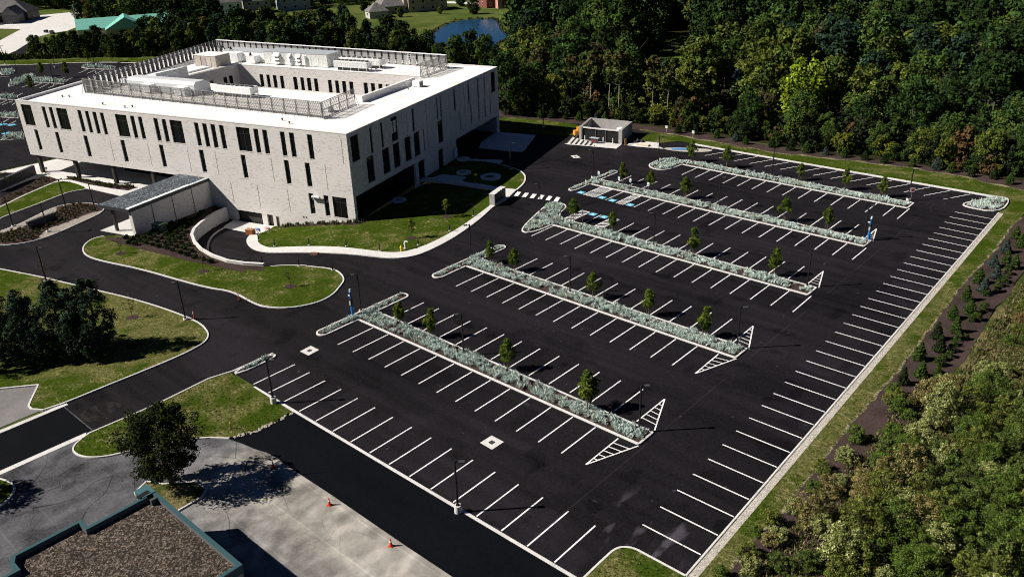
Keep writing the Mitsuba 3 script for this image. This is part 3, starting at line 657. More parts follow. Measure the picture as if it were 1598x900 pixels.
for g in isl:
    g = g.buffer(0.25).buffer(-0.5).buffer(0.25)
    g = max(polys(g), key=lambda q: q.area)
    inner = g.buffer(-0.22)
    k = solo('planting_bed', sheet(inner, 0.09), 'mulch', kind='structure')
    part(k, 'kerb', slab(g.difference(inner), 0.14, -0.1), 'concrete')
    isl_in.append(inner)

# silvery ground cover: tufts of fine upright stems
rng = np.random.default_rng(11)

def inside(g, n, rng):
    x0, y0, x1, y1 = g.bounds
    P = np.c_[rng.uniform(x0, x1, n), rng.uniform(y0, y1, n)]
    import shapely
    return P[shapely.contains_xy(g, P[:, 0], P[:, 1])]

def tufts(P, z, rng, n=24, h=(0.18, 0.52), w=0.05, spread=0.30, cols=((0.52, 0.61, 0.57), (0.70, 0.78, 0.74), (0.38, 0.47, 0.42)), seed_frac=0.06, seed=(0.30, 0.22, 0.14)):
    m = len(P) * n
    base = np.repeat(np.c_[P, np.broadcast_to(z, len(P))], n, 0) + np.c_[rng.normal(0, spread * 0.35, (m, 2)), np.zeros(m)]
    a = rng.uniform(0, 2 * np.pi, m)
    lean = rng.uniform(0.03, spread, m) * rng.uniform(0.5, 1.5, m)
    sz = np.repeat(rng.uniform(0.6, 1.25, len(P)) * (0.55 + 0.9 * meshkit.noise(np.c_[P / 2.6, np.zeros(len(P))], 77)), n)
    tip = base + np.c_[np.cos(a) * lean, np.sin(a) * lean, rng.uniform(*h, m) * sz]
    b = a + rng.uniform(0.6, 2.4, m)
    s = np.c_[np.cos(b), np.sin(b), rng.uniform(-0.3, 0.3, m)] * (w * rng.uniform(0.6, 1.4, m))[:, None]
    mid = base * 0.45 + tip * 0.55 + np.c_[np.zeros((m, 2)), rng.uniform(0.0, 0.06, m)]
    V = np.stack([base, mid - s, tip, mid + s], 1).reshape(-1, 3)
    i = np.arange(m) * 4
    F = np.vstack([np.c_[i, i + 1, i + 2], np.c_[i, i + 2, i + 3]])
    cols = np.array(cols)
    c = cols[rng.integers(0, len(cols), m)] * rng.uniform(0.75, 1.2, (m, 1))
    br = rng.random(m) < seed_frac * (0.4 + 6 * np.repeat(np.maximum(0, meshkit.noise(np.c_[P / 1.7, np.zeros(len(P))], 78) - 0.6), n) / 0.4)
    c[br] = np.array(seed) * rng.uniform(0.6, 1.1, (br.sum(), 1))
    return trimesh.Trimesh(V, F, process=False), np.repeat(c, 4, 0)

SAGE = ['filling the nearest planting island with its T-shaped left end', 'filling the second nearest planting island', 'filling the middle planting island with a wide rounded left end', 'filling the second farthest planting island beside the blue squares', 'filling the farthest planting island', 'in the small corner bed at the far right', 'in the short narrow bed beside the front row']
for g, w in zip(isl_in, SAGE):
    P = inside(g.buffer(-0.24), int(g.envelope.area * 8.5), rng)
    near = g.centroid.y < 45
    dn = meshkit.fbm(np.c_[P / 1.1, np.zeros(len(P))], 3, 12)
    P = P[(dn > 0.40) | (rng.random(len(P)) < 0.22)]
    m, c = tufts(P, 0.09, rng, n=40 if near else 22, w=0.033 if near else 0.055)
    solo('ground_cover', m, 'leaf', 'silvery green bushy ground cover ' + w, 'ground cover', kind='stuff', color=c)

# ------------------------------------------------------------------ lawns, walks and beds
wa_in = np.vstack([G['walkA_in1'], G['walkA_in2']])
wa_out = np.vstack([G['walkA_out1'], G['walkA_out2']])
wa_in, wa_out = chaikin(wa_in, 2), chaikin(wa_out, 2)
walk = poly(list(wa_in) + [(-18.3, 57.4), (-19.6, 60.6), (-18.2, 62.2), (-17.4, 58.6)] + list(wa_out[::-1]))
solo('pavement', slab(walk, 0.12, -0.2, Hr, 1.5), 'concrete', kind='structure')
lawn_a = poly(list(wa_in) + [(-18.3, 57.4), (-21.6, 61.0), (-23.4, 63.2), (-29.2, 62.1), (-35.5, 60.8), (-37.6, 59.4)] + [FA + FV * 20.5, FA + FR * 0.03] + [SD(s, 0.02) for s in (3, 7, 11, 16)])
solo('lawn', sheet(lawn_a.buffer(-0.02), 0.105, Hr, 1.5), 'lawn', kind='structure')
walk_r = poly(list(G['walkR'][:13]) + [(-37.8, 59.6), (-35.5, 60.9), (-29.2, 62.2), (-23.6, 63.3), (-21.8, 61.2), (-19.7, 60.5), (-18.3, 62.0)])
solo('pavement', slab(walk_r.difference(walk.buffer(0.02)), 0.125, -0.2, Ho), 'concrete', kind='structure')
kr = chaikin(G['lawnR_kerb'], 2)
lawn_r = poly(list(kr) + [(-37.4, 75.0), (-41.2, 74.2), FA + FV * 36.6, FA + FV * 24] + list(G['walkR'][:10][::-1])).difference(walk_r.buffer(0.02))
solo('lawn', sheet(lawn_r, 0.11, Ho), 'lawn', kind='structure')
part('lawn_001', 'kerb', slab(LineString(kr).buffer(0.14, cap_style=2), 0.14, -0.2, Ho), 'concrete')
solo('pavement', slab(poly(list(chaikin(G['walkR2'], 1, True))), 0.13, -0.2, Ho), 'concrete', kind='structure')
solo('patio', slab(poly([(-49.6, 93.2), (-40.6, 96.0), (-34.6, 84.8), (-37.2, 83.4), (-44.0, 81.8), (-46.3, 84.8)]), 0.16, -0.2, Ho), 'concrete', kind='structure')
solo('lawn', sheet(poly([(-50.5, 94.2), (-40.9, 96.9), (-35.0, 99.0), (-33.4, 103.9), (-33.6, 107.5), (-42, 108.5), (-55, 105.5), (-62, 100)]), 0.10, Ho), 'lawn', kind='structure')
for (x, y), r, w in zip([*G['ringR'], *G['ringR2']], (1.4, 1.9, 1.3, 1.35), ('beside the walk crossing the shaded lawn', 'nearest the crosswalk on the shaded lawn', 'by the wall of the office building', 'alone on the lawn in front of the shaded facade')):
    H = Hr if y < 60 else Ho
    z = on(x, y, 0, H)
    k = solo('seat_ring', slab(Point(x, y).buffer(r).difference(Point(x - 0.25, y).buffer(r * 0.5)), z + 0.4, z), 'concrete', 'round concrete seat ring ' + w, 'seat')

# lawn and planting between the ramp wall and the drive
lb = np.vstack([G['lawnB_top'], G['lawnB_r'], G['lawnB_b'], G['lawnB_b2'], G['lawnB_l']])
lb = np.vstack([lb[:1], chaikin(lb, 2)[1:]])
lawn_b = poly(list(lb) + [(-58.5, 12.7), SD(30.5, 17.0), SD(30.5, 0.1), SD(27.8, 0.1)] + list(wall_top[::-1]))
solo('lawn', sheet(lawn_b.buffer(-0.17), 0.11, Ho, 2.0), 'lawn', kind='structure')
part('lawn_003', 'kerb', slab(LineString(lb).buffer(0.1, cap_style=2), 0.14, -0.2, Ho), 'concrete')
mulch_b = poly(list(chaikin(np.vstack([G['mulchB_edge'], G['mulchB_edge2'][:3]]), 1)) + [(-26.3, 19.0)] + list(wall_top + np.array([0.05, -0.2])) + [SD(27.9, 0.2), SD(30.4, 0.2), SD(30.4, 16.9)]).buffer(-0.1)
mulch_b = mulch_b.intersection(lawn_b.buffer(-0.2))
solo('mulch_bed', sheet(mulch_b, 0.135, Ho, 2.0), 'mulch', kind='structure')
solo('pavement', slab(poly([SD(30.9, 17.4), SD(30.9, 2), SD(38.2, 2), SD(38.2, 17.6)]), 0.06, -0.3, Ho, 1.5), 'concrete', kind='structure')
solo('garage_apron', slab(poly([SD(17.0, 0.05), SD(26.5, 0.05), SD(25.6, 3.6), SD(24.4, 4.1), SD(19.3, 4.4)]), 0.03, -0.2, Hr, 1.0), 'concrete', kind='structure')
rcv = chaikin(G['ramp_curb'], 2)
solo('ramp_kerb', slab(LineString(rcv).buffer(0.15, cap_style=2), 0.13, -0.2, Hr, 1.0), 'concrete', kind='structure')

# lawn with the clump of trees, lower left, and the small lawn by the lot
lc = list(chaikin(np.vstack([G['lawnC'], G['lawnC2'][:13]]), 2)) + [tuple(x) for x in G['lawnC2'][13:17]]
lawn_c = poly(lc + [(-18.4, -15.0), (-21.0, -18.1), (-40, -30), (-70, -20), (-66, -7)])
solo('lawn', sheet(lawn_c.buffer(-0.15), 0.11, Ho, 3.0), 'lawn', kind='structure')
part('lawn_004', 'kerb', slab(LineString(lc + [(-18.4, -15.0), (-21.0, -18.1)]).buffer(0.09, cap_style=2), 0.14, -0.2, Ho), 'concrete')
ld = chaikin(G['lawnD_low'], 2)
lawn_d = poly([(-2.9, -0.3), (0.6, -0.3), (7.85, -0.45), (8.0, -2.6), (7.9, -4.7)] + list(ld) + [(-4.5, -11.6), (-4.4, -8.2), (-4.7, -2.5), (-4.0, -0.2)])
solo('lawn', sheet(lawn_d.buffer(-0.1), 0.09), 'lawn', kind='structure')
part('lawn_005', 'kerb', slab(LineString(list(ld) + [(-4.5, -11.6), (-4.4, -8.2), (-4.75, -2.5), (-4.1, 0.0), (-4.0, 5.2)]).buffer(0.08, cap_style=2), 0.13, -0.1), 'concrete')
rub = inside(LineString([(8.0, -0.6), (8.0, -4.6)]).buffer(0.28), 300, rng)
solo('lawn', sheet(poly(list(chaikin([(-3.0, -23.5), (-1.6, -23.3), (-0.6, -24.0), (0.4, -25.4), (0.6, -30), (-5.0, -30), (-4.6, -24.3)], 1, True))), 0.11), 'lawn', kind='structure')
part('lawn_006', 'kerb', slab(LineString(chaikin([(-4.6, -24.2), (-3.2, -23.5), (-1.6, -23.3), (-0.5, -24.0), (0.4, -25.4), (0.6, -30)], 2)).buffer(0.09, cap_style=2), 0.13, -0.1), 'concrete')
pit = poly([(6.9, -15.4), (8.5, -14.6), (10.4, -12.6), (12.2, -12.5), (12.9, -13.4), (13.0, -17.2), (10.0, -17.4), (7.6, -16.9)])
solo('tree_pit', sheet(pit.buffer(-0.12), 0.1), 'rough', kind='structure')
part('tree_pit', 'kerb', slab(pit.difference(pit.buffer(-0.13)), 0.13, -0.1), 'concrete')
# grass strips and mulch beds round the lot
gl = [rk0 + (0.86, 0), rk1 + (0.76, 0)]
bl = list(np.vstack([G['bed_l'][2:][::-1], G['bed_left'], [(51.7, 40)], G['bed_left2'], G['bed_left3'][1:]]))
solo('lawn', sheet(poly([(50.4, -8), gl[0], gl[1], (47.9, 109.4), (5, 109.5), (-13.5, 109.6), (-16, 105.9), (-21.5, 105.6), (-21.5, 112), (-16.9, 112.9), (-7.3, 112.9), (5.0, 112.3), (13.5, 114.3), (21.9, 116.0), (30.0, 117.3), (38.1, 117.3), (48.5, 115.0), (50.7, 110.5)] + [tuple(x) for x in bl[2:]] + [(52.0, -8)]), 0.045), 'lawn', kind='structure')
solo('lawn', sheet(poly([(43.97, -12), (43.97, 3.1), (44.1, 4.1), (44.6, 4.75), (45.3, 4.98), (49.5, 4.98), (50.4, 4.9), (50.4, -12)]), 0.10), 'lawn', kind='structure')
bed = poly([(x + 0.07 * math.sin(y * 1.3) - 0.05 * math.cos(y * 3.1), y) for x, y in LineString([tuple(x) for x in bl[2:]] + [(52.0, -4)]).segmentize(0.8).coords] + [(58.5, -4), (57.5, 20), (57.0, 43)] + [(x + 0.3 * math.sin(y), y) for x, y in G['bed_right'][::-1]] + [(56.4, 90), (57, 103), (53, 112)])
solo('mulch_bed', sheet(bed, 0.06), 'mulch', kind='structure')
e_ = [(x - 0.12 + 0.05 * math.sin(y * 0.9) + 0.06 * math.sin(y * 2.7 + 1), y) for x, y in LineString([tuple(x) for x in bl[2:]] + [(52.0, -4)]).segmentize(0.5).coords]
solo('straw_edge', sheet(poly(e_ + [(x + 0.26 + 0.07 * math.sin(y * 1.7), y) for x, y in e_[::-1]]), 0.066), 'straw', kind='structure')
e_ = [(x, y - 0.1 + 0.25 * math.sin(x * 0.7)) for x, y in LineString([(-25, 112.3), (-16.9, 113.0), (-7.3, 112.9), (5.0, 112.3), (13.5, 114.2), (21.9, 115.9), (30.0, 117.2), (38.1, 117.2), (48.3, 114.9)]).segmentize(0.6).coords]
solo('straw_edge', sheet(poly(e_ + [(x, y + 0.7 + 0.3 * math.sin(x * 1.3)) for x, y in e_[::-1]]), 0.066), 'straw', kind='structure')
bm = poly([(-70, 103.5), (-54.4, 104.6), (-41, 108.6), (-25.6, 112.2), (-16.9, 113.1), (-7.3, 113.0), (5.0, 112.4), (13.5, 114.3), (21.9, 116.0), (30.0, 117.3), (38.1, 117.4), (48.5, 115.2), (52, 112), (54, 118), (47.5, 120.5), (32.6, 120.3), (21.2, 119.2), (3.3, 117.0), (-2.9, 117.6), (-19.0, 117.2), (-29.4, 116.4), (-40.8, 114.6), (-52.4, 109.0), (-70, 108)])
solo('mulch_bed', sheet(bm, 0.05), 'mulch', kind='structure')
solo('scrub_ground', sheet(poly([(56.0, 108), (56.0, 44), (57.3, 20), (58.3, -6), (110, -6), (110, 130), (60, 130)]), 0.03), 'rough', kind='structure')
solo('forest_floor', sheet(poly([(-70, 107), (-40.8, 114.2), (-20, 117), (21, 119), (48, 120), (70, 112), (70, 180), (60, 300), (20, 420), (-240, 320), (-190, 260), (-150, 220), (-124, 195), (-108, 165), (-104, 150)]), 0.0), 'litter', kind='structure')
solo('forest_glade', sheet(poly(chaikin([(-94, 228), (-84, 236), (-62, 200), (-52, 178), (-58, 172), (-72, 196)], 2, True)), 0.03), 'meadow', kind='structure')

# arrival loop on the left
def area(name, pts, mat, top=0.12, H=Ho, edge=2.0, sm=1, kerb=False):
    g = poly(chaikin(pts, sm, True)) if sm else poly(pts)
    k = solo(name, slab(g, top, -0.25, H, edge), mat, kind='structure')
    if kerb:
        part(k, 'kerb', slab(g.buffer(0.16).difference(g.buffer(0.003)), top + 0.02, -0.25, H, edge), 'concrete')
    return g

loop_g = area('mulch_bed', list(G['loop_island']) + [(-70.5, -3.2), (-75.5, -2.0)], 'mulch', 0.11, sm=2, kerb=True)
area('paver_band', G['loop_paver1'], 'paver', 0.125)
area('paver_band', G['loop_paver2'], 'paver', 0.125)
le = list(G['lawnE'])
area('lawn', le + [(-84, 0.5), (-88, -1)], 'lawn', 0.11, kerb=False, sm=1)
part('lawn_009', 'kerb', slab(LineString(chaikin(G['loop_out'], 2)).buffer(0.1, cap_style=2), 0.14, -0.2, Ho), 'concrete')
bed_e = area('mulch_bed', list(G['bedE'][:-1]) + [(-91.0, 9.6)], 'mulch', 0.10, sm=0)
part('lawn_009', 'edging', slab(band([(-87.9, 5.3), (-91.0, 9.9), (-93.4, 14.2), (-95.6, 18.6)], 0.3), 0.15, -0.2, Ho), 'concrete')
area('pavement', list(G['plazaE']), 'concrete', 0.10, sm=0)
hb = area('mulch_bed', list(G['hedgeE']) + [(-79.0, 26.2), (-84.0, 24.4), (-90.0, 22.6), (-95.5, 21.4)], 'mulch', 0.11, sm=0)
area('pavement', [SD(77, -14), SD(60, -16), SD(39, -1), SD(38.6, 2.5), SD(48, 4.2), SD(60, 3.4), SD(76, 3.0)], 'concrete', 0.085, sm=0)

# far car park behind the building, road, meadow and pond
far_lot = poly([(-262, 58), (-250, 62), (-240, 70.8), (-230, 81.4), (-214, 91), (-190, 98), (-150, 95), (-112, 70), (-112, 12), (-125, 11.5), (-140, 14), (-190, 30)])
solo('far_car_park', sheet(far_lot, 0.0), 'asphalt', kind='structure')
part('far_car_park', 'kerb', slab(LineString(chaikin([(-262, 58), (-250, 62), (-240, 70.8), (-230, 81.4), (-214, 91), (-190, 98)], 1)).buffer(0.25, cap_style=2), 0.14, -0.1), 'concrete')
L = G['llLines']
for i in range(0, len(L) - 1, 2):
    paint('far_car_park', seg(L[i], L[i + 1], 0.16))
for x, y in G['llBlue']:
    paint('far_car_park', Point(x, y).buffer(0.8, cap_style=3), 'accessible_square', BLUE, 0.008)
far_isl = [('llI1', 1), ('llI1s', 0), ('llI2', 1), ('llI3', 1), ('llI4', 0), ('llI5', 0), ('llI6', 0)]
FARW = ['beside the lamp nearest the roof screen, in the far car park', 'between two parking rows of the far car park', 'in the long back island of the far car park', 'at the left edge of the far car park', 'above the blue squares in the far car park', 'between the rows of blue squares in the far car park', 'at the corner of the far car park nearest the office building']
for (nm, smn), w in zip(far_isl, FARW):
    g = poly(chaikin(G[nm], 1 if smn else 0, True)) if smn else poly(G[nm]).convex_hull
    k = solo('planting_bed', sheet(g.buffer(-0.15), 0.09), 'mulch', kind='structure')
    part(k, 'kerb', slab(g.difference(g.buffer(-0.2)), 0.14, -0.1), 'concrete')
    P = inside(g.buffer(-0.2), int(g.envelope.area * 3), rng)
    m, c = tufts(P, 0.09, rng, n=10, w=0.13, h=(0.5, 0.95), spread=0.5)
    solo('ground_cover', m, 'leaf', 'silvery green ground cover ' + w, 'ground cover', kind='stuff', color=c)
solo('verge', sheet(poly([(-263, 58.6), (-250.6, 62.6), (-240.6, 71.4), (-230.5, 82), (-214.4, 91.6), (-190, 98.6), (-150, 96), (-150, 104), (-190, 107), (-219, 99), (-236, 88), (-246, 77.5), (-258, 66)]), 0.02), 'lawn', kind='structure')
solo('country_road', sheet(poly([(-255, 55), (-270, 62), (-311, 81), (-349, 105), (-372, 96), (-402, 108), (-398, 148), (-389, 150), (-330, 121), (-322, 114), (-321, 107), (-314, 98.7), (-281, 78), (-262, 62)]), 0.03), 'concrete', kind='structure')
solo('side_road', sheet(poly([(-262, 66), (-280.7, 77.4), (-300, 89), (-297, 92), (-280, 83), (-266, 74)]), 0.02), 'asphalt', kind='structure')
pond = poly(chaikin([tuple(x) for x in G['pond'][:14]] + [(-150, 166), (-163, 178)], 2, True))
solo('pond', sheet(pond, 0.06), 'water', kind='structure')
bank = pond.buffer(1.2).difference(pond.buffer(-0.3))
m, c = tufts(inside(bank, 5200, rng), 0.0, rng, n=8, h=(0.4, 0.9), w=0.14, spread=0.5, cols=((0.05, 0.06, 0.02), (0.09, 0.085, 0.035), (0.035, 0.045, 0.016)), seed=(0.16, 0.13, 0.07))
solo('bank_grass', m, 'leaf', 'fringe of long dark grass round the pond', 'grass', kind='stuff', color=c)
solo('far_drive', sheet(poly([(-262, 262), (-240, 268), (-210, 274), (-205, 280), (-240, 276), (-268, 268)]), 0.03), 'concrete', kind='structure')

# ------------------------------------------------------------------ the office building
def P(s, e):
    return FA + FU * s - FN * e

def BM(m):
    """From building coordinates (s along the front from its right corner, e inwards, z) to the world."""
    v = np.array(m.vertices)
    w = np.c_[FA + v[:, :1] * FU - v[:, 1:2] * FN, v[:, 2]]
    return trimesh.Trimesh(w, m.faces[:, ::-1], process=False)

def bb(s0, s1, e0, e1, z0, z1):
    return BM(box(s0, s1, e0, e1, z0, z1))

def upright(g, O, U, N, t, d0=0.0):
    """A polygon drawn in (along U, up) as a slab of thickness t whose outer face lies d0 in front of the line."""
    m = trimesh.creation.extrude_polygon(g, t, engine='earcut')
    v = np.array(m.vertices)
    w = np.c_[O + v[:, :1] * U + (d0 - v[:, 2:3]) * N, v[:, 1]]
    m = trimesh.Trimesh(w, m.faces, process=False)
    if m.volume < 0: m.invert()
    return m

def rect(a, b, c, d):
    return Polygon([(a, c), (b, c), (b, d), (a, d)])

DARK, BRONZE = (0.012, 0.012, 0.013), (0.035, 0.033, 0.032)
OB = thing('office_building', 'long three storey pale brick office building with white flat roof and tall dark windows', 'building')

def window(O, U, N, s0, s1, z0, z1, mull=0):
    w = part(OB, 'window', upright(rect(s0, s1, z0, z1).difference(rect(s0 + 0.06, s1 - 0.06, z0 + 0.06, z1 - 0.06)), O, U, N, 0.10, -0.16), 'vc', BRONZE)
    part(w, 'pane', upright(rect(s0 + 0.06, s1 - 0.06, z0 + 0.06, z1 - 0.06), O, U, N, 0.02, -0.23), 'glass')
    bars = []
    if s1 - s0 > 2.0:
        bars += [rect((s0 + s1) / 2 - 0.03, (s0 + s1) / 2 + 0.03, z0 + 0.06, z1 - 0.06)]
    bars += [rect(s0 + 0.06, s1 - 0.06, z0 + (z1 - z0) * 0.72, z0 + (z1 - z0) * 0.72 + 0.05)]
    part(w, 'mullion', upright(unary_union(bars), O, U, N, 0.05, -0.18), 'vc', BRONZE)
    part(w, 'sill', upright(rect(s0 + 0.003, s1 - 0.003, z0 - 0.06, z0 - 0.003), O, U, N, 0.20, 0.045), 'vc', (0.42, 0.41, 0.39))
    return w

up = [(73.25, 76.15), (69.2, 70.2), (67.2, 68.2), (63.3, 66.2), (59.4, 60.4), (57.45, 58.4), (55.45, 56.45), (53.55, 54.5), (47.8, 50.65), (45.85, 46.85), (43.95, 44.9), (40.15, 41.15), (38.2, 39.2), (34.5, 37.35),
      (30.7, 31.65), (28.8, 29.8), (26.95, 27.95), (25.05, 26.05), (19.5, 22.4), (17.65, 18.65), (15.8, 16.8), (12.2, 13.15), (10.3, 11.3), (6.7, 7.7)]
midw = [(73.2, 74.2), (67.3, 68.3), (59.45, 60.5), (49.75, 50.8), (40.2, 41.2), (30.7, 31.75), (21.4, 22.4), (12.2, 13.2), (7.95, 8.95)]
loww = [(8.05, 9.05), (5.05, 6.0), (1.5, 4.25)]
front = [(a, b, 9.36, 13.4) for a, b in up] + [(a, b, 4.65, 8.67) for a, b in midw] + [(a, b, -0.05, 3.5) for a, b in loww]
doors = [(19.85, 25.5, -3.9, -1.47), (17.45, 18.7, -3.9, -1.45), (16.1, 16.8, -3.9, -1.6)]
outline = Polygon([(0, -1.2), (7, -2.4), (16, -4.2), (31, -4.2), (31, 3.4), (77.4, 3.4), (77.4, 14.05), (0, 14.05)])
holes = unary_union([rect(*h) for h in front + doors])
part(OB, 'front_wall', upright(outline.difference(holes), FA, FU, FN, 0.42), 'brick')
for h in front:
    window(FA, FU, FN, *h)
part(OB, 'garage_door', upright(rect(19.85, 25.5, -3.9, -1.47), FA, FU, FN, 0.05, -0.9), 'vc', (0.02, 0.02, 0.022))
for i in range(4):
    part('office_building__garage_door', 'door_panel', upright(rect(19.95, 25.4, -3.5 + i * 0.5, -3.03 + i * 0.5), FA, FU, FN, 0.03, -0.86), 'vc', (0.03, 0.03, 0.033))
part(OB, 'door', upright(rect(17.45, 18.7, -3.9, -1.45), FA, FU, FN, 0.05, -0.3), 'vc', (0.03, 0.022, 0.018))
part(OB, 'door', upright(rect(16.1, 16.8, -3.9, -1.6), FA, FU, FN, 0.05, -0.2), 'vc', (0.14, 0.13, 0.12))
for s, z0, z1 in [(53.5, 4.46, 8.66), (43.95, 4.46, 8.66), (34.4, 4.5, 8.7), (28.05, 4.5, 8.7), (15.83, 4.53, 8.69), (4.86, 4.54, 8.72), (1.08, 9.16, 13.34), (25.7, -0.15, 3.5), (19.8, -0.17, 3.56), (13.35, -0.17, 3.55)]:
    part(OB, 'wall_joint', upright(rect(s - 0.045, s + 0.045, z0, z1), FA, FU, FN, 0.02, 0.004), 'vc', DARK)
for s in (10.6, 10.0):
    part(OB, 'wall_vent', upright(rect(s, s + 0.25, -1.0, -0.75), FA, FU, FN, 0.08, 0.05), 'vc', (0.05, 0.05, 0.05))
# banner brackets over the lower windows
for i in range(4):
    part(OB, 'wall_light', cat_(BM(trimesh.creation.icosphere(2, 0.24).apply_translation((6.55 + 0.42 * i, -0.45, 3.15)))), 'vc', (0.72, 0.72, 0.72), smooth=True)
part(OB, 'wall_light_hood', bb(5.9, 8.0, -0.35, -0.02, 2.55, 2.85), 'vc', (0.25, 0.25, 0.25))
# right facade
RW = [(0.95, 3.25, 9.25, 13.35), (6.5, 7.25, 9.25, 13.45), (9.9, 10.6, 9.3, 13.45), (13.2, 15.35, 9.4, 13.45), (20.4, 21.15, 9.4, 13.45), (29.6, 30.2, 9.4, 13.45), (31.05, 31.65, 9.4, 13.45), (36.75, 37.5, 9.4, 13.45), (43.05, 43.7, 9.4, 13.45), (47.5, 48.1, 9.45, 13.45), (50.7, 51.15, 9.45, 13.45), (54.2, 56.3, 9.3, 13.45),
      (4.8, 7.0, 4.65, 8.95), (9.7, 11.95, 4.7, 8.95), (13.2, 15.35, 4.7, 8.95), (17.15, 19.3, 4.75, 8.98), (20.45, 22.5, 4.75, 9.0), (23.9, 24.3, 4.9, 8.95), (29.6, 31.6, 4.8, 9.0), (38.85, 39.2, 5.0, 9.0), (43.8, 44.3, 4.95, 9.0), (47.4, 47.9, 5.03, 9.0), (50.5, 51.0, 5.05, 9.0), (53.15, 53.55, 5.05, 8.9)]
LR = float(np.linalg.norm(FC - FA))
ro = Polygon([(0.02, -1.2), (0.7, -1.2), (0.7, 3.7), (20.2, 3.7), (20.2, -1.0), (36.7, -1.0), (36.7, 3.8), (56.6, 3.8), (56.6, -1.0), (LR, -1.0), (LR, 14.05), (0.02, 14.05)])
rh = unary_union([rect(*h) for h in RW] + [rect(21.3, 23.6, -0.9, 3.55), rect(29.1, 31.1, -0.9, 3.6)])
part(OB, 'side_wall', upright(ro.difference(rh), FA, FV, FR, 0.42), 'brick')
for h in RW:
    w = window(FA, FV, FR, *h)
    if h[0] in (13.2, 29.6, 31.05, 20.4) and h[3] > 13:
        for a in ((h[0] + 0.15, h[0] + 0.9), (h[0] + 1.15, h[0] + 1.9)) if h[1] - h[0] > 1 else ((h[0] + 0.15, h[0] + 0.42),):
            part(w, 'blind', upright(rect(a[0], a[1], h[2] + 1.3, h[3] - 0.7), FA, FV, FR, 0.01, -0.215), 'vc', (0.62, 0.62, 0.60))
for a, b in ((21.3, 23.6), (29.1, 31.1)):
    w = part(OB, 'glass_door', upright(rect(a, b, -0.9, 3.55).difference(rect(a + 0.1, b - 0.1, -0.9, 3.4)), FA, FV, FR, 0.10, -0.16), 'vc', BRONZE)
    part(w, 'pane', upright(rect(a + 0.1, b - 0.1, -0.9, 3.4), FA, FV, FR, 0.02, -0.22), 'glass')
for s in (25.5, 34.5, 18.5, 41.2):
    part(OB, 'wall_joint', upright(rect(s - 0.04, s + 0.04, 5, 13.2), FA, FV, FR, 0.02, 0.004), 'vc', DARK)
D = P(90.5, 61.5)
B_ = P(77.4, 0)
lw = (D - B_) / np.linalg.norm(D - B_); LL = float(np.linalg.norm(D - B_))
part(OB, 'left_wall', upright(rect(0.43, LL, 3.4, 14.05), B_, lw, np.array([-lw[1], lw[0]]), 0.42), 'brick')
bw = (FC - D) / np.linalg.norm(FC - D); LB = float(np.linalg.norm(FC - D))
part(OB, 'back_wall', upright(rect(0.43, LB - 0.43, -0.5, 14.05), D, bw, np.array([-bw[1], bw[0]]), 0.42), 'brick')
foot = poly([FA, B_, D, FC])
court = poly([P(12.3, 26), P(63, 26), P(63, 45.2), P(12.3, 45.2)])
inner = foot.buffer(-0.425, join_style=2)
part(OB, 'roof', sheet(inner.difference(court), 13.62), 'white_roof')
part(OB, 'parapet_cap', slab(foot.buffer(0.05, join_style=2).difference(foot.buffer(-0.47, join_style=2)), 14.12, 14.05), 'vc', (0.62, 0.62, 0.61))
part(OB, 'parapet_lining', skirt(poly(list(inner.buffer(-0.003).exterior.coords)), 14.05, 13.6), 'vc', (0.66, 0.66, 0.66))
sof = foot.buffer(-0.43, join_style=2)
part(OB, 'soffit', sheet(sof, 3.41), 'vc', (0.20, 0.195, 0.19))
gf = poly([P(31.3, 0.6), P(31.3, 8), P(61, 9), P(64, 50), P(8, 52), FA + FV * 50 - FR * 4, FA + FV * 37 - FR * 4, FA + FV * 36.4 - FR * 0.6, FA + FV * 20.5 - FR * 0.6, FA + FV * 20 - FR * 3.5, FA + FV * 1.2 - FR * 3.5, FA + FV * 1.2 - FR * 0.6 + FU * 1.0])
part(OB, 'ground_floor', skirt(gf, 3.40, -4.2), 'vc', (0.05, 0.048, 0.046))
ring_pts = [FA + FV * 1.3 - FR * 3.45, FA + FV * 19.9 - FR * 3.45]
part(OB, 'glazing', upright(rect(0, 18.4, -0.4, 3.2), ring_pts[0], FV, FR, 0.05, 0.1), 'glass')
part(OB, 'glazing', upright(rect(0, 12.8, -0.1, 3.3), FA + FV * 37.1 - FR * 3.9, FV, FR, 0.05, 0.1), 'glass')
for i in range(9):
    part(OB, 'glazing_mullion', upright(rect(0.4 + 2.2 * i, 0.5 + 2.2 * i, -0.4, 3.2), ring_pts[0], FV, FR, 0.1, 0.22), 'vc', BRONZE)
part(OB, 'lobby_glazing', upright(rect(31.5, 60.8, -0.8, 3.3), P(0, 8.0), FU, FN, 0.05, 0.5), 'glass')
for s in np.arange(32, 61, 2.4):
    part(OB, 'lobby_mullion', upright(rect(s, s + 0.1, -0.8, 3.3), P(0, 8.0), FU, FN, 0.1, 0.6), 'vc', BRONZE)
for s in (76.0, 65.6, 55.3, 45.0):
    c = P(s, 0.75)
    part(OB, 'column', BM(box(s - 0.32, s + 0.32, 0.4, 1.0, on(*c, -0.2), 3.39)), 'vc', BRONZE)
for s in (76.5, 66, 55.5):
    c = P(s + 2.5, 12.0)
    part(OB, 'column', BM(box(s + 2, s + 3, 11.6, 12.4, on(*c, -0.2), 3.39)), 'vc', BRONZE)
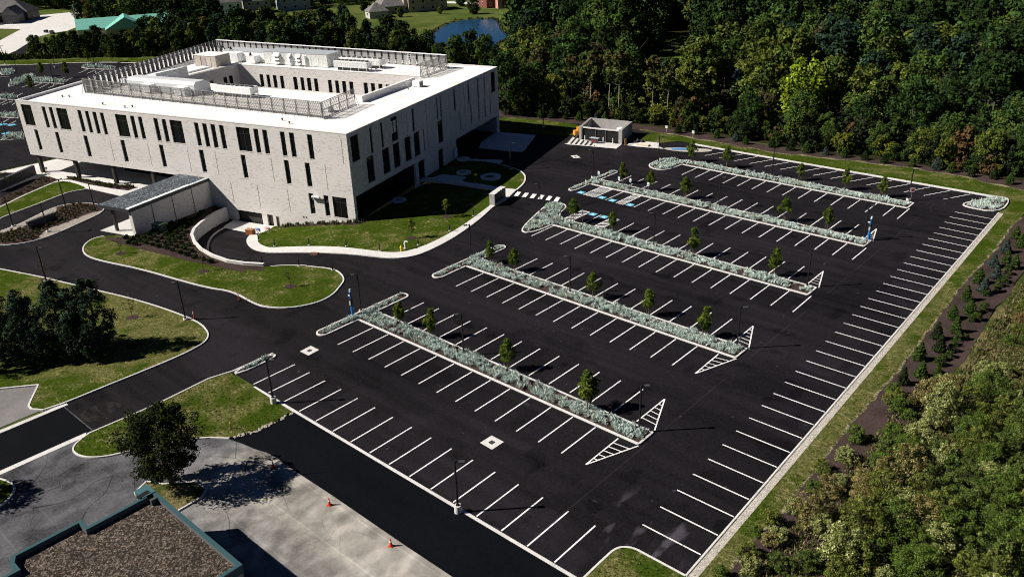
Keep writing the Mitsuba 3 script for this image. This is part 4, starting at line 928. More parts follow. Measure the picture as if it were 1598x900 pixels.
# courtyard
cw = [(56.05, 57.1, 9.0, 11.83), (54.15, 55.1, 9.0, 11.83), (52.2, 53.25, 9.0, 11.82), (50.2, 51.25, 9.0, 11.8), (46.4, 47.5, 8.92, 11.77), (44.5, 45.5, 8.92, 11.77), (42.6, 43.7, 8.92, 11.77), (40.7, 41.75, 8.92, 11.75), (36.95, 37.95, 8.88, 11.64), (35.05, 36.05, 8.88, 11.64), (33.15, 34.2, 8.88, 11.62), (31.25, 32.3, 8.88, 11.6), (27.5, 28.55, 8.9, 11.6), (25.65, 26.7, 8.9, 11.6), (23.75, 24.8, 8.9, 11.57), (21.8, 22.9, 8.9, 11.55), (18, 19, 8.9, 11.55), (16, 17, 8.9, 11.55)]
cback = rect(12.3, 63, 4.0, 13.66)
CB = P(0, 45.2)
part(OB, 'courtyard_wall', upright(cback.difference(unary_union([rect(*h) for h in cw])), CB, FU, FN, 0.4), 'brick')
for h in cw:
    window(CB, FU, FN, *h)
part(OB, 'courtyard_wall', BM(cat_(box(63, 63.4, 26, 45.2, 4, 13.9))), 'brick')
for e in (28.5, 30.3, 34.0, 35.8, 40.0, 41.8):
    part(OB, 'courtyard_window', bb(62.94, 62.99, e, e + 1.0, 9.0, 11.7), 'glass')
part(OB, 'courtyard_wall', bb(11.9, 12.3, 26, 45.2, 4, 13.6), 'brick')
part(OB, 'courtyard_wall', bb(12.3, 63, 25.6, 26.0, 4, 13.75), 'brick')
part(OB, 'courtyard_parapet', bb(11.75, 12.28, 21.2, 39.3, 13.605, 14.75), 'white_roof')
part(OB, 'courtyard_floor', sheet(court, 4.0), 'slab')
part(OB, 'courtyard_parapet', bb(63.4, 63.75, 26, 46, 13.6, 14.0), 'white_roof')
part(OB, 'courtyard_coping', bb(12.3, 63.4, 45.15, 45.75, 13.66, 13.8), 'vc', (0.72, 0.72, 0.70))
# small roof vents
for i, (s, e) in enumerate([(72.5, 6.5), (71.2, 7.0), (58.5, 4.2), (52.0, 3.6), (51.0, 4.4), (17, 5.4), (14.3, 4.0), (9.8, 33.6), (11.0, 31.2)]):
    part(OB, 'roof_vent', cat_(cyl(*P(s, e), 13.6, 13.95, 0.12), cyl(*P(s, e), 13.95, 14.02, 0.2)), 'vc', (0.10, 0.10, 0.10))

# ------------------------------------------------------------------ screens and plant on the roof
def screen(label, a, b, out, z0=13.75, z1=16.5, gap=0.14, w=0.055, c=(0.13, 0.125, 0.12), kick=True, pc=(0.20, 0.20, 0.20), pitch=2.7, plain=False):
    a, b = np.array(a, float), np.array(b, float)
    Lg = float(np.linalg.norm(b - a)); u = (b - a) / Lg
    n = np.array([u[1], -u[0]]) * out
    k = thing('roof_screen', label, 'screen')
    np_ = max(2, int(round(Lg / pitch)))
    xs = np.linspace(0, Lg, np_ + 1)
    for x in xs:
        q = a + u * x - n * 0.12
        br = a + u * x - n * 1.25
        part(k, 'post', cat_(obox(q, u, 0.12, 0.14, z0 - 0.12, z1), None if plain else tube([(*q, z1 - 0.9), (*(q - n * 0.7), z0 - 0.1)], 0.04, 5)), 'vc', pc)
    for z in (z0, (z0 + z1) / 2, z1 - 0.08):
        part(k, 'rail', obox((a + b) / 2 - n * 0.05, u, Lg, 0.08, z, z + 0.08), 'vc', (0.24, 0.24, 0.24))
    for i in range(np_):
        x = np.array([(xs[i] + xs[i + 1]) / 2]) if plain else np.arange(xs[i] + 0.06, xs[i + 1] - 0.02, gap)
        ms = [obox(a + u * t + n * 0.02, u, w, 0.03, z0 + 0.02, z1 + 0.02) for t in x]
        if not plain: ms += [obox(a + u * (xs[i] + xs[i + 1]) / 2 + n * 0.045, u, xs[i + 1] - xs[i], 0.02, z, z + 0.04) for z in np.arange(z0 + 0.15, z1, 0.55)]
        part(k, 'panel', cat_(*ms), 'vc', c, kind=None if plain else 'stuff')
    if kick:
        part(k, 'kerb', obox((a + b) / 2 - n * 0.1, u, Lg + 0.5, 0.5, 13.61, 13.75), 'white_roof')

screen('long grey lattice screen along the front of the roof', P(70.9, 10.6), P(10.9, 8.5), -1)
screen('short grey lattice screen at the right end of the front roof screen', P(10.8, 8.4), P(11.9, 19.0), -1, gap=0.22)
screen('long dark slatted screen along the left side of the roof', P(71.2, 11.0), P(81.5, 58.5), 1, gap=1.6, w=1.05, c=(0.05, 0.05, 0.055), pc=(0.5, 0.5, 0.5), pitch=1.6, plain=True)
screen('long slatted screen with pale top rail along the back of the roof', P(81.5, 58.6), P(13.2, 54.6), 1, gap=1.9, w=1.35, c=(0.30, 0.30, 0.30), pc=(0.12, 0.12, 0.12), pitch=1.9, plain=True)
screen('short lattice screen at the far right corner of the roof', P(13.2, 54.4), P(13.5, 44.2), 1, gap=0.22)
part('roof_screen_003', 'top_cap', obox((P(81.5, 58.6) + P(13.2, 54.6)) / 2, P(13.2, 54.6) - P(81.5, 58.6), 68.4, 0.9, 16.5, 16.56), 'vc', (0.70, 0.70, 0.70))

LG, WH, BG = (0.60, 0.61, 0.59), (0.78, 0.79, 0.79), (0.40, 0.36, 0.32)

def unit(name, label, cat, s0, s1, e0, e1, h, c, z=13.75, top=None, seams=3.0):
    k = thing(name, label, cat)
    part(k, 'casing', bb(s0, s1, e0, e1, z, z + h), 'vc', c)
    part(k, 'base_rail', bb(s0 + 0.1, s1 - 0.1, e0 + 0.1, e1 - 0.1, 13.61, z), 'vc', (0.15, 0.15, 0.15))
    if top is not None:
        part(k, 'top_panel', bb(s0 - 0.06, s1 + 0.06, e0 - 0.06, e1 + 0.06, z + h, z + h + 0.08), 'vc', top)
    for s in np.arange(s0 + seams, s1 - 0.5, seams):
        part(k, 'seam', bb(s - 0.03, s + 0.03, e0 - 0.02, e0 - 0.003, z + 0.05, z + h - 0.05), 'vc', tuple(0.55 * np.array(c)))
    return k

ku = unit('air_handler', 'long pale air handling unit with hooded louvres at the back of the roof', 'air conditioner', 39.6, 57.3, 47.9, 53.0, 2.65, LG, top=(0.34, 0.36, 0.38))
for s, w in ((52.6, 1.7), (49.4, 0.8), (46.6, 1.4)):
    for j in range(3):
        m = trimesh.creation.extrude_polygon(Polygon([(0, 0), (0, 0.75), (-0.75, 0)]), w)
        m.apply_transform(np.array([[0, 0, 1, s], [1, 0, 0, 47.88], [0, 1, 0, 14.05 + 0.78 * j], [0, 0, 0, 1.0]]))
        part(ku, 'louvre_hood', BM(m), 'vc', (0.58, 0.59, 0.57))
for s in (55.6, 54.6, 44.0, 42.0):
    part(ku, 'access_door', bb(s, s + 0.8, 47.86, 47.895, 13.95, 15.8), 'vc', (0.66, 0.67, 0.65))
part(ku, 'control_box', bb(45.3, 46.2, 47.4, 47.89, 14.0, 16.0), 'vc', (0.70, 0.71, 0.70))
ku = unit('air_handler', 'white air handling unit behind the beige hut on the roof', 'air conditioner', 58.2, 70.5, 48.8, 53.2, 2.2, WH, top=(0.40, 0.42, 0.44))
part(ku, 'duct', bb(59.5, 62.0, 47.0, 48.79, 13.9, 15.4), 'vc', WH)
part(ku, 'duct', bb(64.5, 66.6, 47.0, 48.79, 13.9, 15.8), 'vc', WH)
part(ku, 'vent_hood', BM(trimesh.creation.cone(0.5, 0.9, sections=4).apply_translation((61.0, 47.6, 15.4))), 'vc', (0.08, 0.08, 0.08))
part(ku, 'vent_hood', BM(trimesh.creation.cone(0.5, 0.9, sections=4).apply_translation((69.0, 50, 16.0))), 'vc', (0.08, 0.08, 0.08))
k = thing('roof_hut', 'beige box shaped plant hut with double doors on the back left of the roof', 'hut')
part(k, 'wall', bb(64.8, 71.2, 40.4, 45.0, 13.61, 16.2), 'vc', BG)
part(k, 'roof', bb(64.7, 71.3, 40.3, 45.1, 16.2, 16.32), 'white_roof')
part(k, 'door', bb(66.3, 67.6, 40.34, 40.385, 13.65, 15.8), 'vc', (0.44, 0.40, 0.36))
part(k, 'door', bb(67.72, 69.0, 40.34, 40.385, 13.65, 15.8), 'vc', (0.34, 0.30, 0.27))
part(k, 'vent_slit', bb(69.2, 69.3, 40.34, 40.39, 13.8, 16.0), 'vc', DARK)
k = thing('air_handler', 'long silver duct shaped air handler behind the front roof screen', 'air conditioner')
prof = Polygon([(0, 0), (4.2, 0), (4.2, 1.9), (2.9, 2.45), (0.6, 2.45), (0, 1.9)])
m = trimesh.creation.extrude_polygon(prof, 18.0)
m.apply_transform(np.array([[0, 0, 1, 46.6], [1, 0, 0, 15.6], [0, 1, 0, 13.75], [0, 0, 0, 1.0]]))
part(k, 'casing', BM(m), 'vc', (0.50, 0.52, 0.53))
m = trimesh.creation.extrude_polygon(Polygon([(0, 0), (3.6, 0), (3.6, 2.0), (0, 2.6)]), 8.5)
m.apply_transform(np.array([[1, 0, 0, 61.0], [0, 0, 1, 19.81], [0, 1, 0, 13.75], [0, 0, 0, 1.0]]))
part(k, 'branch_duct', BM(m), 'vc', WH)
for s in (48.0, 57.0):
    part(k, 'intake_hood', bb(s, s + 2.6, 14.3, 15.59, 13.9, 15.4), 'vc', WH)
part(k, 'base_rail', bb(46.8, 64.4, 15.8, 19.6, 13.61, 13.749), 'vc', (0.2, 0.2, 0.2))
part(k, 'duct', bb(66.0, 80.0, 21.0, 22.6, 13.61, 14.5), 'vc', WH)
part(k, 'duct', bb(66.5, 69.0, 24.0, 40.0, 13.61, 14.0), 'vc', WH)

def chiller(label, s0, s1, e0, e1, h=1.85, fans=8):
    k = thing('chiller', label, 'chiller')
    part(k, 'casing', bb(s0, s1, e0, e1, 14.35, 13.75 + h), 'vc', WH)
    for s in np.linspace(s0 + 0.1, s1 - 0.1, 5):
        part(k, 'leg', bb(s - 0.06, s + 0.06, e0 + 0.05, e0 + 0.17, 13.61, 14.35), 'vc', (0.5, 0.5, 0.5))
        part(k, 'leg', bb(s - 0.06, s + 0.06, e1 - 0.17, e1 - 0.05, 13.61, 14.35), 'vc', (0.5, 0.5, 0.5))
    part(k, 'compressor', bb(s0 + 0.6, s1 - 0.6, e0 + 0.5, e1 - 0.5, 13.65, 14.349), 'vc', (0.06, 0.06, 0.06))
    for i, s in enumerate(np.linspace(s0 + 0.6, s1 - 0.6, fans)):
        part(k, 'fan', BM(cat_(cyl(s, (e0 + e1) / 2, 13.75 + h, 14.0 + h, 0.42, 0.46, 14))), 'vc', (0.12, 0.12, 0.12))
        part(k, 'coil_panel', bb(s - 0.42, s + 0.42, e0 - 0.025, e0 - 0.003, 14.45, 13.65 + h), 'vc', (0.66, 0.67, 0.67))
    return k

chiller('white chiller with row of fans in front of the long pale unit', 28.0, 36.6, 46.2, 48.2)
chiller('white chiller with row of fans tucked behind another chiller near the back roof screen', 27.2, 38.0, 50.0, 52.2)
chiller('white chiller with row of fans behind the front roof screen', 34.2, 43.4, 17.2, 19.4)
k = unit('rooftop_box', 'small white box unit alone at the corner of the courtyard', 'air conditioner', 8.6, 10.2, 35.8, 37.2, 1.05, WH, seams=9)
part(k, 'grille', bb(8.57, 8.598, 35.9, 37.1, 13.9, 14.6), 'vc', (0.1, 0.1, 0.1))
k = unit('rooftop_box', 'small white box by the right end of the front roof screen', 'air conditioner', 12.8, 14.6, 12.5, 14.0, 0.9, WH, seams=9)
k = solo('roof_pipe', cat_(BM(tube([(16.5, 47, 13.7), (16.5, 47, 14.1), (19.5, 47.6, 14.1), (27, 47.8, 14.1)], 0.09))), 'vc', 'white pipe run leading to the chillers on the roof', 'pipe', color=WH)
k = thing('roof_ladder', 'white ladder frame leaning against the back roof screen', 'ladder')
for s in (22.0, 22.7):
    part(k, 'rail', BM(tube([(s, 53.2, 13.6), (s, 54.6, 16.4)], 0.05)), 'vc', WH)
part(k, 'rungs', cat_(*[BM(tube([(22.0, 53.2 + 0.24 * i, 13.9 + 0.48 * i), (22.7, 53.2 + 0.24 * i, 13.9 + 0.48 * i)], 0.03)) for i in range(6)]), 'vc', WH)

# ------------------------------------------------------------------ canopy, ramp wall and what stands by them
k = thing('entrance_canopy', 'flat entrance canopy with dark gravel roof and long brick side wall beside the ramp', 'canopy')
cb = lambda s0, s1, d0, d1, z0, z1: bb(s0, s1, -d1, -d0, z0, z1)
for i, (a, b) in enumerate([(0.05, 4.25), (4.37, 8.55), (8.67, 12.85), (12.97, 17.25)]):
    part(k, 'roof_panel', cb(31.5, 37.6, a, b, 3.5, 3.68), 'speckle')
    if i: part(k, 'edge_trim', cb(30.75, 31.4, a, b, 3.5, 3.74), 'vc', (0.72, 0.78, 0.76))
part(k, 'edge_trim', cb(30.75, 31.4, 0.05, 4.25, 3.5, 3.66), 'vc', (0.45, 0.50, 0.50))
part(k, 'roof_slab', cb(30.65, 37.75, 0.03, 17.4, 3.15, 3.62), 'vc', (0.03, 0.035, 0.04))
zt = lambda s, d: on(*SD(s, d), -0.25)
part(k, 'side_wall', cb(30.7, 31.3, 0.03, 16.7, -2.6, 3.149), 'brick')
part(k, 'wall_end', cb(30.66, 31.34, 16.71, 17.0, -1.4, 3.149), 'vc', (0.62, 0.60, 0.56))
for d in (4.3, 8.6, 12.9):
    part(k, 'wall_joint', cb(30.66, 30.697, d - 0.05, d + 0.05, -1.6, 3.1), 'vc', DARK)
part(k, 'column', cb(35.3, 35.7, 16.3, 16.7, -1.3, 3.149), 'vc', BRONZE)
part(k, 'column', cb(37.0, 37.4, 7.8, 8.2, -1.3, 3.149), 'vc', BRONZE)

wt = wall_top
top = np.array([on(x, y, 0.42) for x, y in wt]); bot = Hr(wt) - 0.6
L_ = LineString(wt)
k = thing('retaining_wall', 'curved pale concrete retaining wall beside the sunken garage ramp', 'wall')
nrm = []
for i in range(len(wt)):
    t = wt[min(i + 1, len(wt) - 1)] - wt[max(i - 1, 0)]; t = t / np.linalg.norm(t); nrm.append((-t[1], t[0]))
nrm = np.array(nrm)
o1, o2 = wt + nrm * 0.18, wt - nrm * 0.18
n_ = len(wt)
V = np.vstack([np.c_[o1, top], np.c_[o2, top], np.c_[o1, bot], np.c_[o2, np.minimum(bot, top - 0.9)]])
F = []
for i in range(n_ - 1):
    for a, b in ((0, n_), (2 * n_, 0), (n_, 3 * n_)):
        F += [[a + i, a + i + 1, b + i + 1], [a + i, b + i + 1, b + i]]
for i in (0, n_ - 1):
    F += [[i, n_ + i, 3 * n_ + i], [i, 3 * n_ + i, 2 * n_ + i]]
part(k, 'wall', trimesh.Trimesh(V, np.array(F), process=False), 'concrete')
part(k, 'coping', trimesh.Trimesh(
    np.vstack([np.c_[wt + nrm * 0.24, top + 0.07], np.c_[wt - nrm * 0.24, top + 0.07], np.c_[wt + nrm * 0.24, top + 0.002], np.c_[wt - nrm * 0.24, top + 0.002]]), np.array(F), process=False), 'concrete')

k = thing('transformer', 'dark green utility transformer cabinet on a concrete pad beside the canopy wall', 'transformer')
c = SD(28.2, 14.4); z = on(*c, 0.13)
part(k, 'pad', obox(c, FU, 2.4, 2.0, z - 0.3, z + 0.1), 'concrete')
part(k, 'cabinet', obox(c, FU, 1.8, 1.3, z + 0.1, z + 1.5), 'vc', (0.035, 0.07, 0.05))
part(k, 'lid', obox(c, FU, 1.9, 1.4, z + 1.5, z + 1.58), 'vc', (0.05, 0.10, 0.07))
part(k, 'door_gap', obox(c + FN * 0.66, FU, 0.04, 0.02, z + 0.2, z + 1.4), 'vc', (0.01, 0.02, 0.015))
part(k, 'label', obox(c + FN * 0.66 + FU * 0.45, FU, 0.3, 0.02, z + 1.0, z + 1.2), 'vc', (0.75, 0.75, 0.7))
k = thing('work_crate', 'orange brown wooden crate on the pavement at the foot of the ramp', 'crate')
c = SD(17.6, 5.6); z = on(*c, 0.12, Hr)
part(k, 'body', obox(c, (1, 0.4), 1.3, 0.9, z, z + 0.85), 'vc', (0.25, 0.10, 0.04))
part(k, 'lid', obox(c, (1, 0.4), 1.4, 1.0, z + 0.85, z + 0.93), 'vc', (0.32, 0.14, 0.06))
for i, (s, d, col, lb) in enumerate([(16.1, 5.4, (0.08, 0.16, 0.38), 'blue folded tarpaulin on a low trestle beside the wooden crate'), (14.6, 4.7, (0.50, 0.20, 0.22), 'faded red folded tarpaulin on a low trestle beside the service door')]):
    c = SD(s, d); z = on(*c, 0.12, Hr)
    k = thing('trestle', lb, 'trestle')
    for a in (-0.45, 0.45):
        part(k, 'leg', cat_(tube([(c[0] + a - 0.2, c[1] - 0.2, z), (c[0] + a, c[1], z + 0.7)], 0.04), tube([(c[0] + a + 0.2, c[1] + 0.2, z), (c[0] + a, c[1], z + 0.7)], 0.04)), 'vc', (0.4, 0.35, 0.3))
    part(k, 'board', obox(c, (1, 0.1), 1.4, 0.2, z + 0.7, z + 0.78), 'vc', (0.4, 0.35, 0.3))
    m = trimesh.creation.icosphere(2, 1.0); m.apply_scale((0.62, 0.32, 0.16)); m.apply_translation((*c, z + 0.9))
    part(k, 'tarpaulin', m, 'vc', col, smooth=True)

# low walls of the arrival garden
def lowwall(a, b, h, w, label, c=(0.055, 0.055, 0.06)):
    a, b = np.array(a), np.array(b); m = (a + b) / 2; z = on(*m)
    k = thing('garden_wall', label, 'wall')
    part(k, 'wall', obox(m, b - a, np.linalg.norm(b - a), w, z - 0.3, z + h), 'vc', c)
    part(k, 'coping', obox(m, b - a, np.linalg.norm(b - a) + 0.1, w + 0.1, z + h, z + h + 0.07), 'vc', tuple(1.35 * np.array(c)))

lowwall((-72.3, 4.2), (-73.6, 9.2), 1.35, 0.45, 'black block wall standing in the mulch of the drive island')
lowwall((-97.9, 8.2), (-103.7, 17.4), 1.9, 0.5, 'long dark garden wall left of the mulch bed by the white plaza')

# brick sign wall by the crosswalk
k = thing('sign_wall', 'thick pale masonry sign wall with dark back beside the crosswalk', 'sign')
a, b = np.array([-17.75, 57.2]), np.array([-18.95, 61.3])
u = (b - a) / np.linalg.norm(b - a); n = np.array([u[1], -u[0]]); z = on(-18, 59, 0.12); c = (a + b) / 2
part(k, 'wall', obox(c, u, 4.3, 0.95, z - 0.3, z + 1.85), 'block')
part(k, 'coping', obox(c, u, 4.4, 1.05, z + 1.85, z + 1.95), 'concrete')
part(k, 'sign_panel', obox(c + n * 0.5, u, 3.6, 0.05, z + 0.35, z + 1.7), 'vc', (0.02, 0.025, 0.04))
for i, x in enumerate((-0.9, 0.0, 0.9)):
    m = Point(0, 0).buffer(0.36).intersection(rect(-1, 1, 0, 1))
    q = trimesh.creation.extrude_polygon(m, 0.04)
    v = np.array(q.vertices); w_ = np.c_[c + u * x + v[:, :1] * u + (0.53 + v[:, 2:3]) * n, z + 1.7 + v[:, 1]]
    part(k, 'scallop', trimesh.Trimesh(w_, q.faces, process=False), 'vc', (0.02, 0.025, 0.04))
m = trimesh.creation.cylinder(0.2, 0.03, sections=20); v = np.array(m.vertices)
part(k, 'red_badge', trimesh.Trimesh(np.c_[a + u * 0.32 + v[:, :1] * u + (0.5 + v[:, 2:3]) * n, z + 1.35 + v[:, 1]], m.faces, process=False), 'vc', (0.5, 0.05, 0.05))
k = thing('notice_board', 'small upright blue white board standing against the shaded wall by the walk', 'sign')
c = FA + FV * 35.4 + FR * 0.5
part(k, 'board', obox(c, FV, 1.1, 0.08, 0.6, 2.4), 'vc', (0.55, 0.66, 0.75))
part(k, 'post', cat_(obox(c + FV * 0.4, FV, 0.08, 0.06, 0, 0.6), obox(c - FV * 0.4, FV, 0.08, 0.06, 0, 0.6)), 'vc', DARK)

# roofless enclosure beyond the lot
k = thing('enclosure', 'roofless pale block enclosure with open dark front at the edge of the wood', 'enclosure')
e0, e1, e2, e3 = map(np.array, ((-31.3, 99.3), (-22.1, 101.4), (-24.5, 108.3), (-33.5, 106.2)))
eg = poly([e0, e1, e2, e3])
u = (e1 - e0) / np.linalg.norm(e1 - e0)
part(k, 'wall', slab(LineString([e0 + u * 0.3, e3, e2, e1 - u * 0.3]).buffer(0.22, cap_style=2, join_style=2), 2.8, -0.1), 'block')
part(k, 'pier', obox(e0 + u * 0.25, u, 0.55, 0.6, -0.1, 2.81), 'block')
part(k, 'pier', obox(e1 - u * 0.25, u, 0.75, 0.6, -0.1, 2.81), 'block')
part(k, 'beam', obox((e0 + e1) / 2, u, 8.2, 0.25, 2.45, 2.7), 'vc', (0.62, 0.62, 0.60))
part(k, 'floor', sheet(eg.buffer(-0.25), 0.06), 'slab')
part(k, 'gate', obox((e0 + e1) / 2 + np.array([-0.03, 0.12]), u, 8.1, 0.06, 0.12, 2.44), 'vc', (0.012, 0.012, 0.012))
for x in (0.38, 0.62):
    part(k, 'gate_post', obox(e0 + (e1 - e0) * x, u, 0.1, 0.1, 0.0, 2.4), 'vc', (0.16, 0.16, 0.16))
solo('concrete_apron', slab(poly([(-34.8, 102.4), (-31.4, 94.3), (-20.8, 97.6), (-21.8, 101.0), (-31.6, 99.0), (-33.6, 104.8)]), 0.03, -0.1, Ho), 'concrete', kind='structure')
hz = poly([(-34.3, 101.0), (-31.6, 94.7), (-25.3, 96.5), (-27.6, 99.6), (-31.4, 98.8), (-33.0, 101.5)])
part('concrete_apron', 'hatching', sheet(unary_union([seg((-37 + t, 102), (-32.5 + t, 92), 0.5).intersection(hz) for t in np.arange(0, 14, 1.15)]), 0.036, Ho), 'vc', (0.03, 0.03, 0.03))
solo('concrete_apron', slab(poly([(-20.5, 100.9), (-21.0, 102.6), (-20.4, 105.2), (-16.0, 106.0), (-14.9, 103.9), (-13.0, 102.9), (-18.2, 101.2)]), 0.05, -0.1, Ho), 'concrete', kind='structure')
k = thing('storage_tank', 'white round tank inside the roofless enclosure', 'tank')
c = e1 + (e0 - e1) * 0.12 + np.array([-0.5, 2.2])
part(k, 'shell', cyl(*c, 0.06, 2.55, 0.85, n=24), 'vc', (0.78, 0.78, 0.78), smooth=40)
part(k, 'lid', cyl(*c, 2.55, 2.75, 0.87, 0.25, n=24), 'vc', (0.8, 0.8, 0.8))
k = thing('flatbed_cart', 'small grey cart with red load in front of the enclosure gate', 'cart')
c = e0 + (e1 - e0) * 0.42 + np.array([0.55, -1.7]); z = 0.03
part(k, 'top', obox(c, u, 1.9, 0.9, z + 1.0, z + 1.1), 'vc', (0.34, 0.38, 0.42))
for i, (dx, dy) in enumerate(((-0.8, -0.35), (0.8, -0.35), (-0.8, 0.35), (0.8, 0.35))):
    part(k, 'leg', obox(c + u * dx + np.array([-u[1], u[0]]) * dy, u, 0.07, 0.07, z, z + 1.0), 'vc', (0.1, 0.1, 0.1))
part(k, 'load', obox(c, u, 1.3, 0.6, z + 0.25, z + 0.75), 'vc', (0.16, 0.05, 0.05))
for i, x in enumerate((0.16, 0.60, 0.82)):
    c = e0 + (e1 - e0) * x + np.array([0.35, -1.0])
    k = thing('guard_post', ('leftmost', 'middle', 'rightmost')[i] + ' white guard post in front of the enclosure', 'post', 'white posts in front of the enclosure')
    part(k, 'post', cyl(*c, 0.03, 1.15, 0.11), 'vc', (0.7, 0.7, 0.68), smooth=40)
    part(k, 'cap', cyl(*c, 1.15, 1.22, 0.11, 0.03), 'vc', (0.7, 0.7, 0.68))
k = thing('loader', 'small orange machine parked at the left corner of the enclosure', 'machine')
c = np.array([-32.6, 100.3])
part(k, 'body', obox(c, (0.4, 1), 1.8, 0.9, 0.5, 1.5), 'vc', (0.62, 0.26, 0.03))
part(k, 'cab', obox(c + (0.1, 0.4), (0.4, 1), 0.9, 0.8, 1.5, 2.1), 'vc', (0.55, 0.24, 0.03))
for dx, dy in ((-0.4, -0.6), (0.5, -0.7), (-0.3, 0.7), (0.7, 0.5)):
    part(k, 'wheel', trimesh.creation.cylinder(0.35, 0.25, sections=14, transform=trimesh.transformations.rotation_matrix(math.pi / 2, (0.2, 1, 0))).apply_translation((c[0] + dx, c[1] + dy, 0.38)), 'vc', (0.02, 0.02, 0.02))
k = thing('sandwich_board', 'orange board leaning at the right pier of the enclosure', 'board')
part(k, 'board', obox((-20.9, 100.9), (0.3, 1), 0.5, 0.05, 0.05, 1.3), 'vc', (0.55, 0.28, 0.08))
part(k, 'foot', obox((-20.8, 100.9), (0.3, 1), 0.5, 0.3, 0.0, 0.05), 'vc', (0.3, 0.2, 0.1))
k = thing('debris_pile', 'dark rubbish heap on the ground right of the enclosure', 'rubbish')
r2 = np.random.default_rng(5)
for i in range(7):
    m = trimesh.creation.icosphere(1, 0.55); v = np.array(m.vertices) * r2.uniform(0.6, 1.2, (len(m.vertices), 1)); v[:, 2] = np.abs(v[:, 2]) * 0.8
    part(k, 'bag', trimesh.Trimesh(v + (-19.8 + r2.uniform(-1, 1), 104.2 + r2.uniform(-0.7, 0.7), 0.05), m.faces, process=False), 'vc', (0.02, 0.022, 0.02) if i else (0.45, 0.47, 0.3))
k = thing('sheet_stack', 'blue tarpaulin sheet lying on the ground by the first back row space', 'tarpaulin')
part(k, 'sheet', slab(poly([(-12.2, 104.0), (-9.4, 106.2), (-8.2, 105.0), (-11.2, 103.2)]), 0.12, 0.0), 'vc', (0.10, 0.22, 0.42))
part(k, 'fold', slab(poly([(-11.4, 104.1), (-9.8, 105.3), (-9.4, 104.9), (-11.1, 103.8)]), 0.17, 0.12), 'vc', (0.12, 0.25, 0.46))
solo('rubble', sheet(poly(chaikin([(-13.6, 102.6), (-12.4, 105.0), (-7.0, 107.6), (-4.5, 108.0), (-5.0, 105.6), (-9.0, 103.0)], 2, True)), 0.012), 'gravel', kind='structure')
k = thing('pallet_stack', 'stack of pale timber sheets on the concrete apron right of the enclosure', 'timber')
for i in range(4):
    part(k, 'sheet', obox((-17.6, 102.6), (1, 0.2), 2.4, 1.2, 0.05 + 0.07 * i, 0.11 + 0.07 * i), 'vc', (0.62, 0.55, 0.42))

# ------------------------------------------------------------------ gravel roofed building, lower left
k = thing('near_building', 'flat roofed building with brown gravel roof and teal parapet at the lower left', 'building')
out = poly([(14.4, -18.0), (27.9, -18.0), (27.9, -50), (16.1, -50), (16.1, -28.4), (15.2, -28.4), (14.4, -28.0), (14.4, -23.2), (15.6, -23.2), (15.6, -18.95), (14.4, -18.95)])
TEAL = (0.030, 0.080, 0.090)
part(k, 'roof', sheet(out.buffer(-0.2), 4.55), 'roof_gravel')
part(k, 'wall', skirt(out, 4.5, -0.1), 'block')
rim = out.difference(out.buffer(-0.24, join_style=2))
part(k, 'parapet', slab(rim, 5.0, 4.2), 'vc', TEAL)
part(k, 'parapet_lining', skirt(out.buffer(-0.245, join_style=2), 4.94, 4.3), 'vc', (0.09, 0.10, 0.105))
part(k, 'fascia', slab(out.buffer(0.06, join_style=2).difference(out.buffer(0.004, join_style=2)), 4.99, 4.3), 'vc', TEAL)
part(k, 'corner_cap', slab(poly([(14.35, -17.95), (15.7, -17.95), (15.7, -19.0), (14.35, -19.0)]), 5.06, 4.99), 'vc', (0.045, 0.12, 0.13))
part(k, 'scupper', obox((15.35, -18.75), (1, 0.1), 0.45, 0.9, 4.4, 5.08), 'vc', (0.01, 0.01, 0.01))
for j, x in enumerate((16.4,)):
    part(k, 'parapet_brace', obox((x, -18.5), (1, 0), 0.3, 0.5, 4.5, 5.03), 'vc', (0.05, 0.06, 0.06))

# ------------------------------------------------------------------ houses far behind
def house(name, label, c, ax, lx, ly, wall_h, roof_h, wallc, roofmat='shingle', hip=True, over=0.5, windows=3, roofc=None, cat='house'):
    c = np.array(c, float); u = np.array(ax, float); u /= np.linalg.norm(u); v = np.array([-u[1], u[0]])
    k = thing(name, label, cat)
    part(k, 'wall', obox(c, u, lx, ly, -0.2, wall_h), 'vc', wallc)
    hx, hy = lx / 2 + over, ly / 2 + over
    rx = max(0.3, hx - (hy if hip else 0.0))
    pts = [(-hx, -hy), (hx, -hy), (hx, hy), (-hx, hy)]
    V = [(*(c + u * a + v * b), wall_h + 0.02) for a, b in pts] + [(*(c + u * a), wall_h + roof_h) for a in (-rx, rx)]
    F = [[0, 1, 5], [0, 5, 4], [2, 3, 4], [2, 4, 5], [1, 2, 5], [3, 0, 4], [0, 2, 1], [0, 3, 2]]
    r = part(k, 'roof', trimesh.Trimesh(V, F, process=False), roofmat)
    for s in (-1, 1):
        for i in range(windows):
            x = (i + 0.5) / windows * lx - lx / 2
            q = c + u * x + v * s * (ly / 2 + 0.03)
            for z in ((1.0,) if wall_h < 5 else (1.0, 3.8)):
                w = part(k, 'window', obox(q, u, 1.3, 0.06, z, z + 1.4), 'vc', (0.7, 0.7, 0.68))
                part(w, 'pane', obox(q + v * s * 0.035, u, 1.1, 0.03, z + 0.1, z + 1.3), 'glass')
    for s in (-1, 1):
        q = c + u * s * (lx / 2 + 0.03)
        w = part(k, 'window', obox(q, v, 1.3, 0.06, 1.0, 2.4), 'vc', (0.7, 0.7, 0.68))
        part(w, 'pane', obox(q + u * s * 0.035, v, 1.1, 0.03, 1.1, 2.3), 'glass')
    return k, r

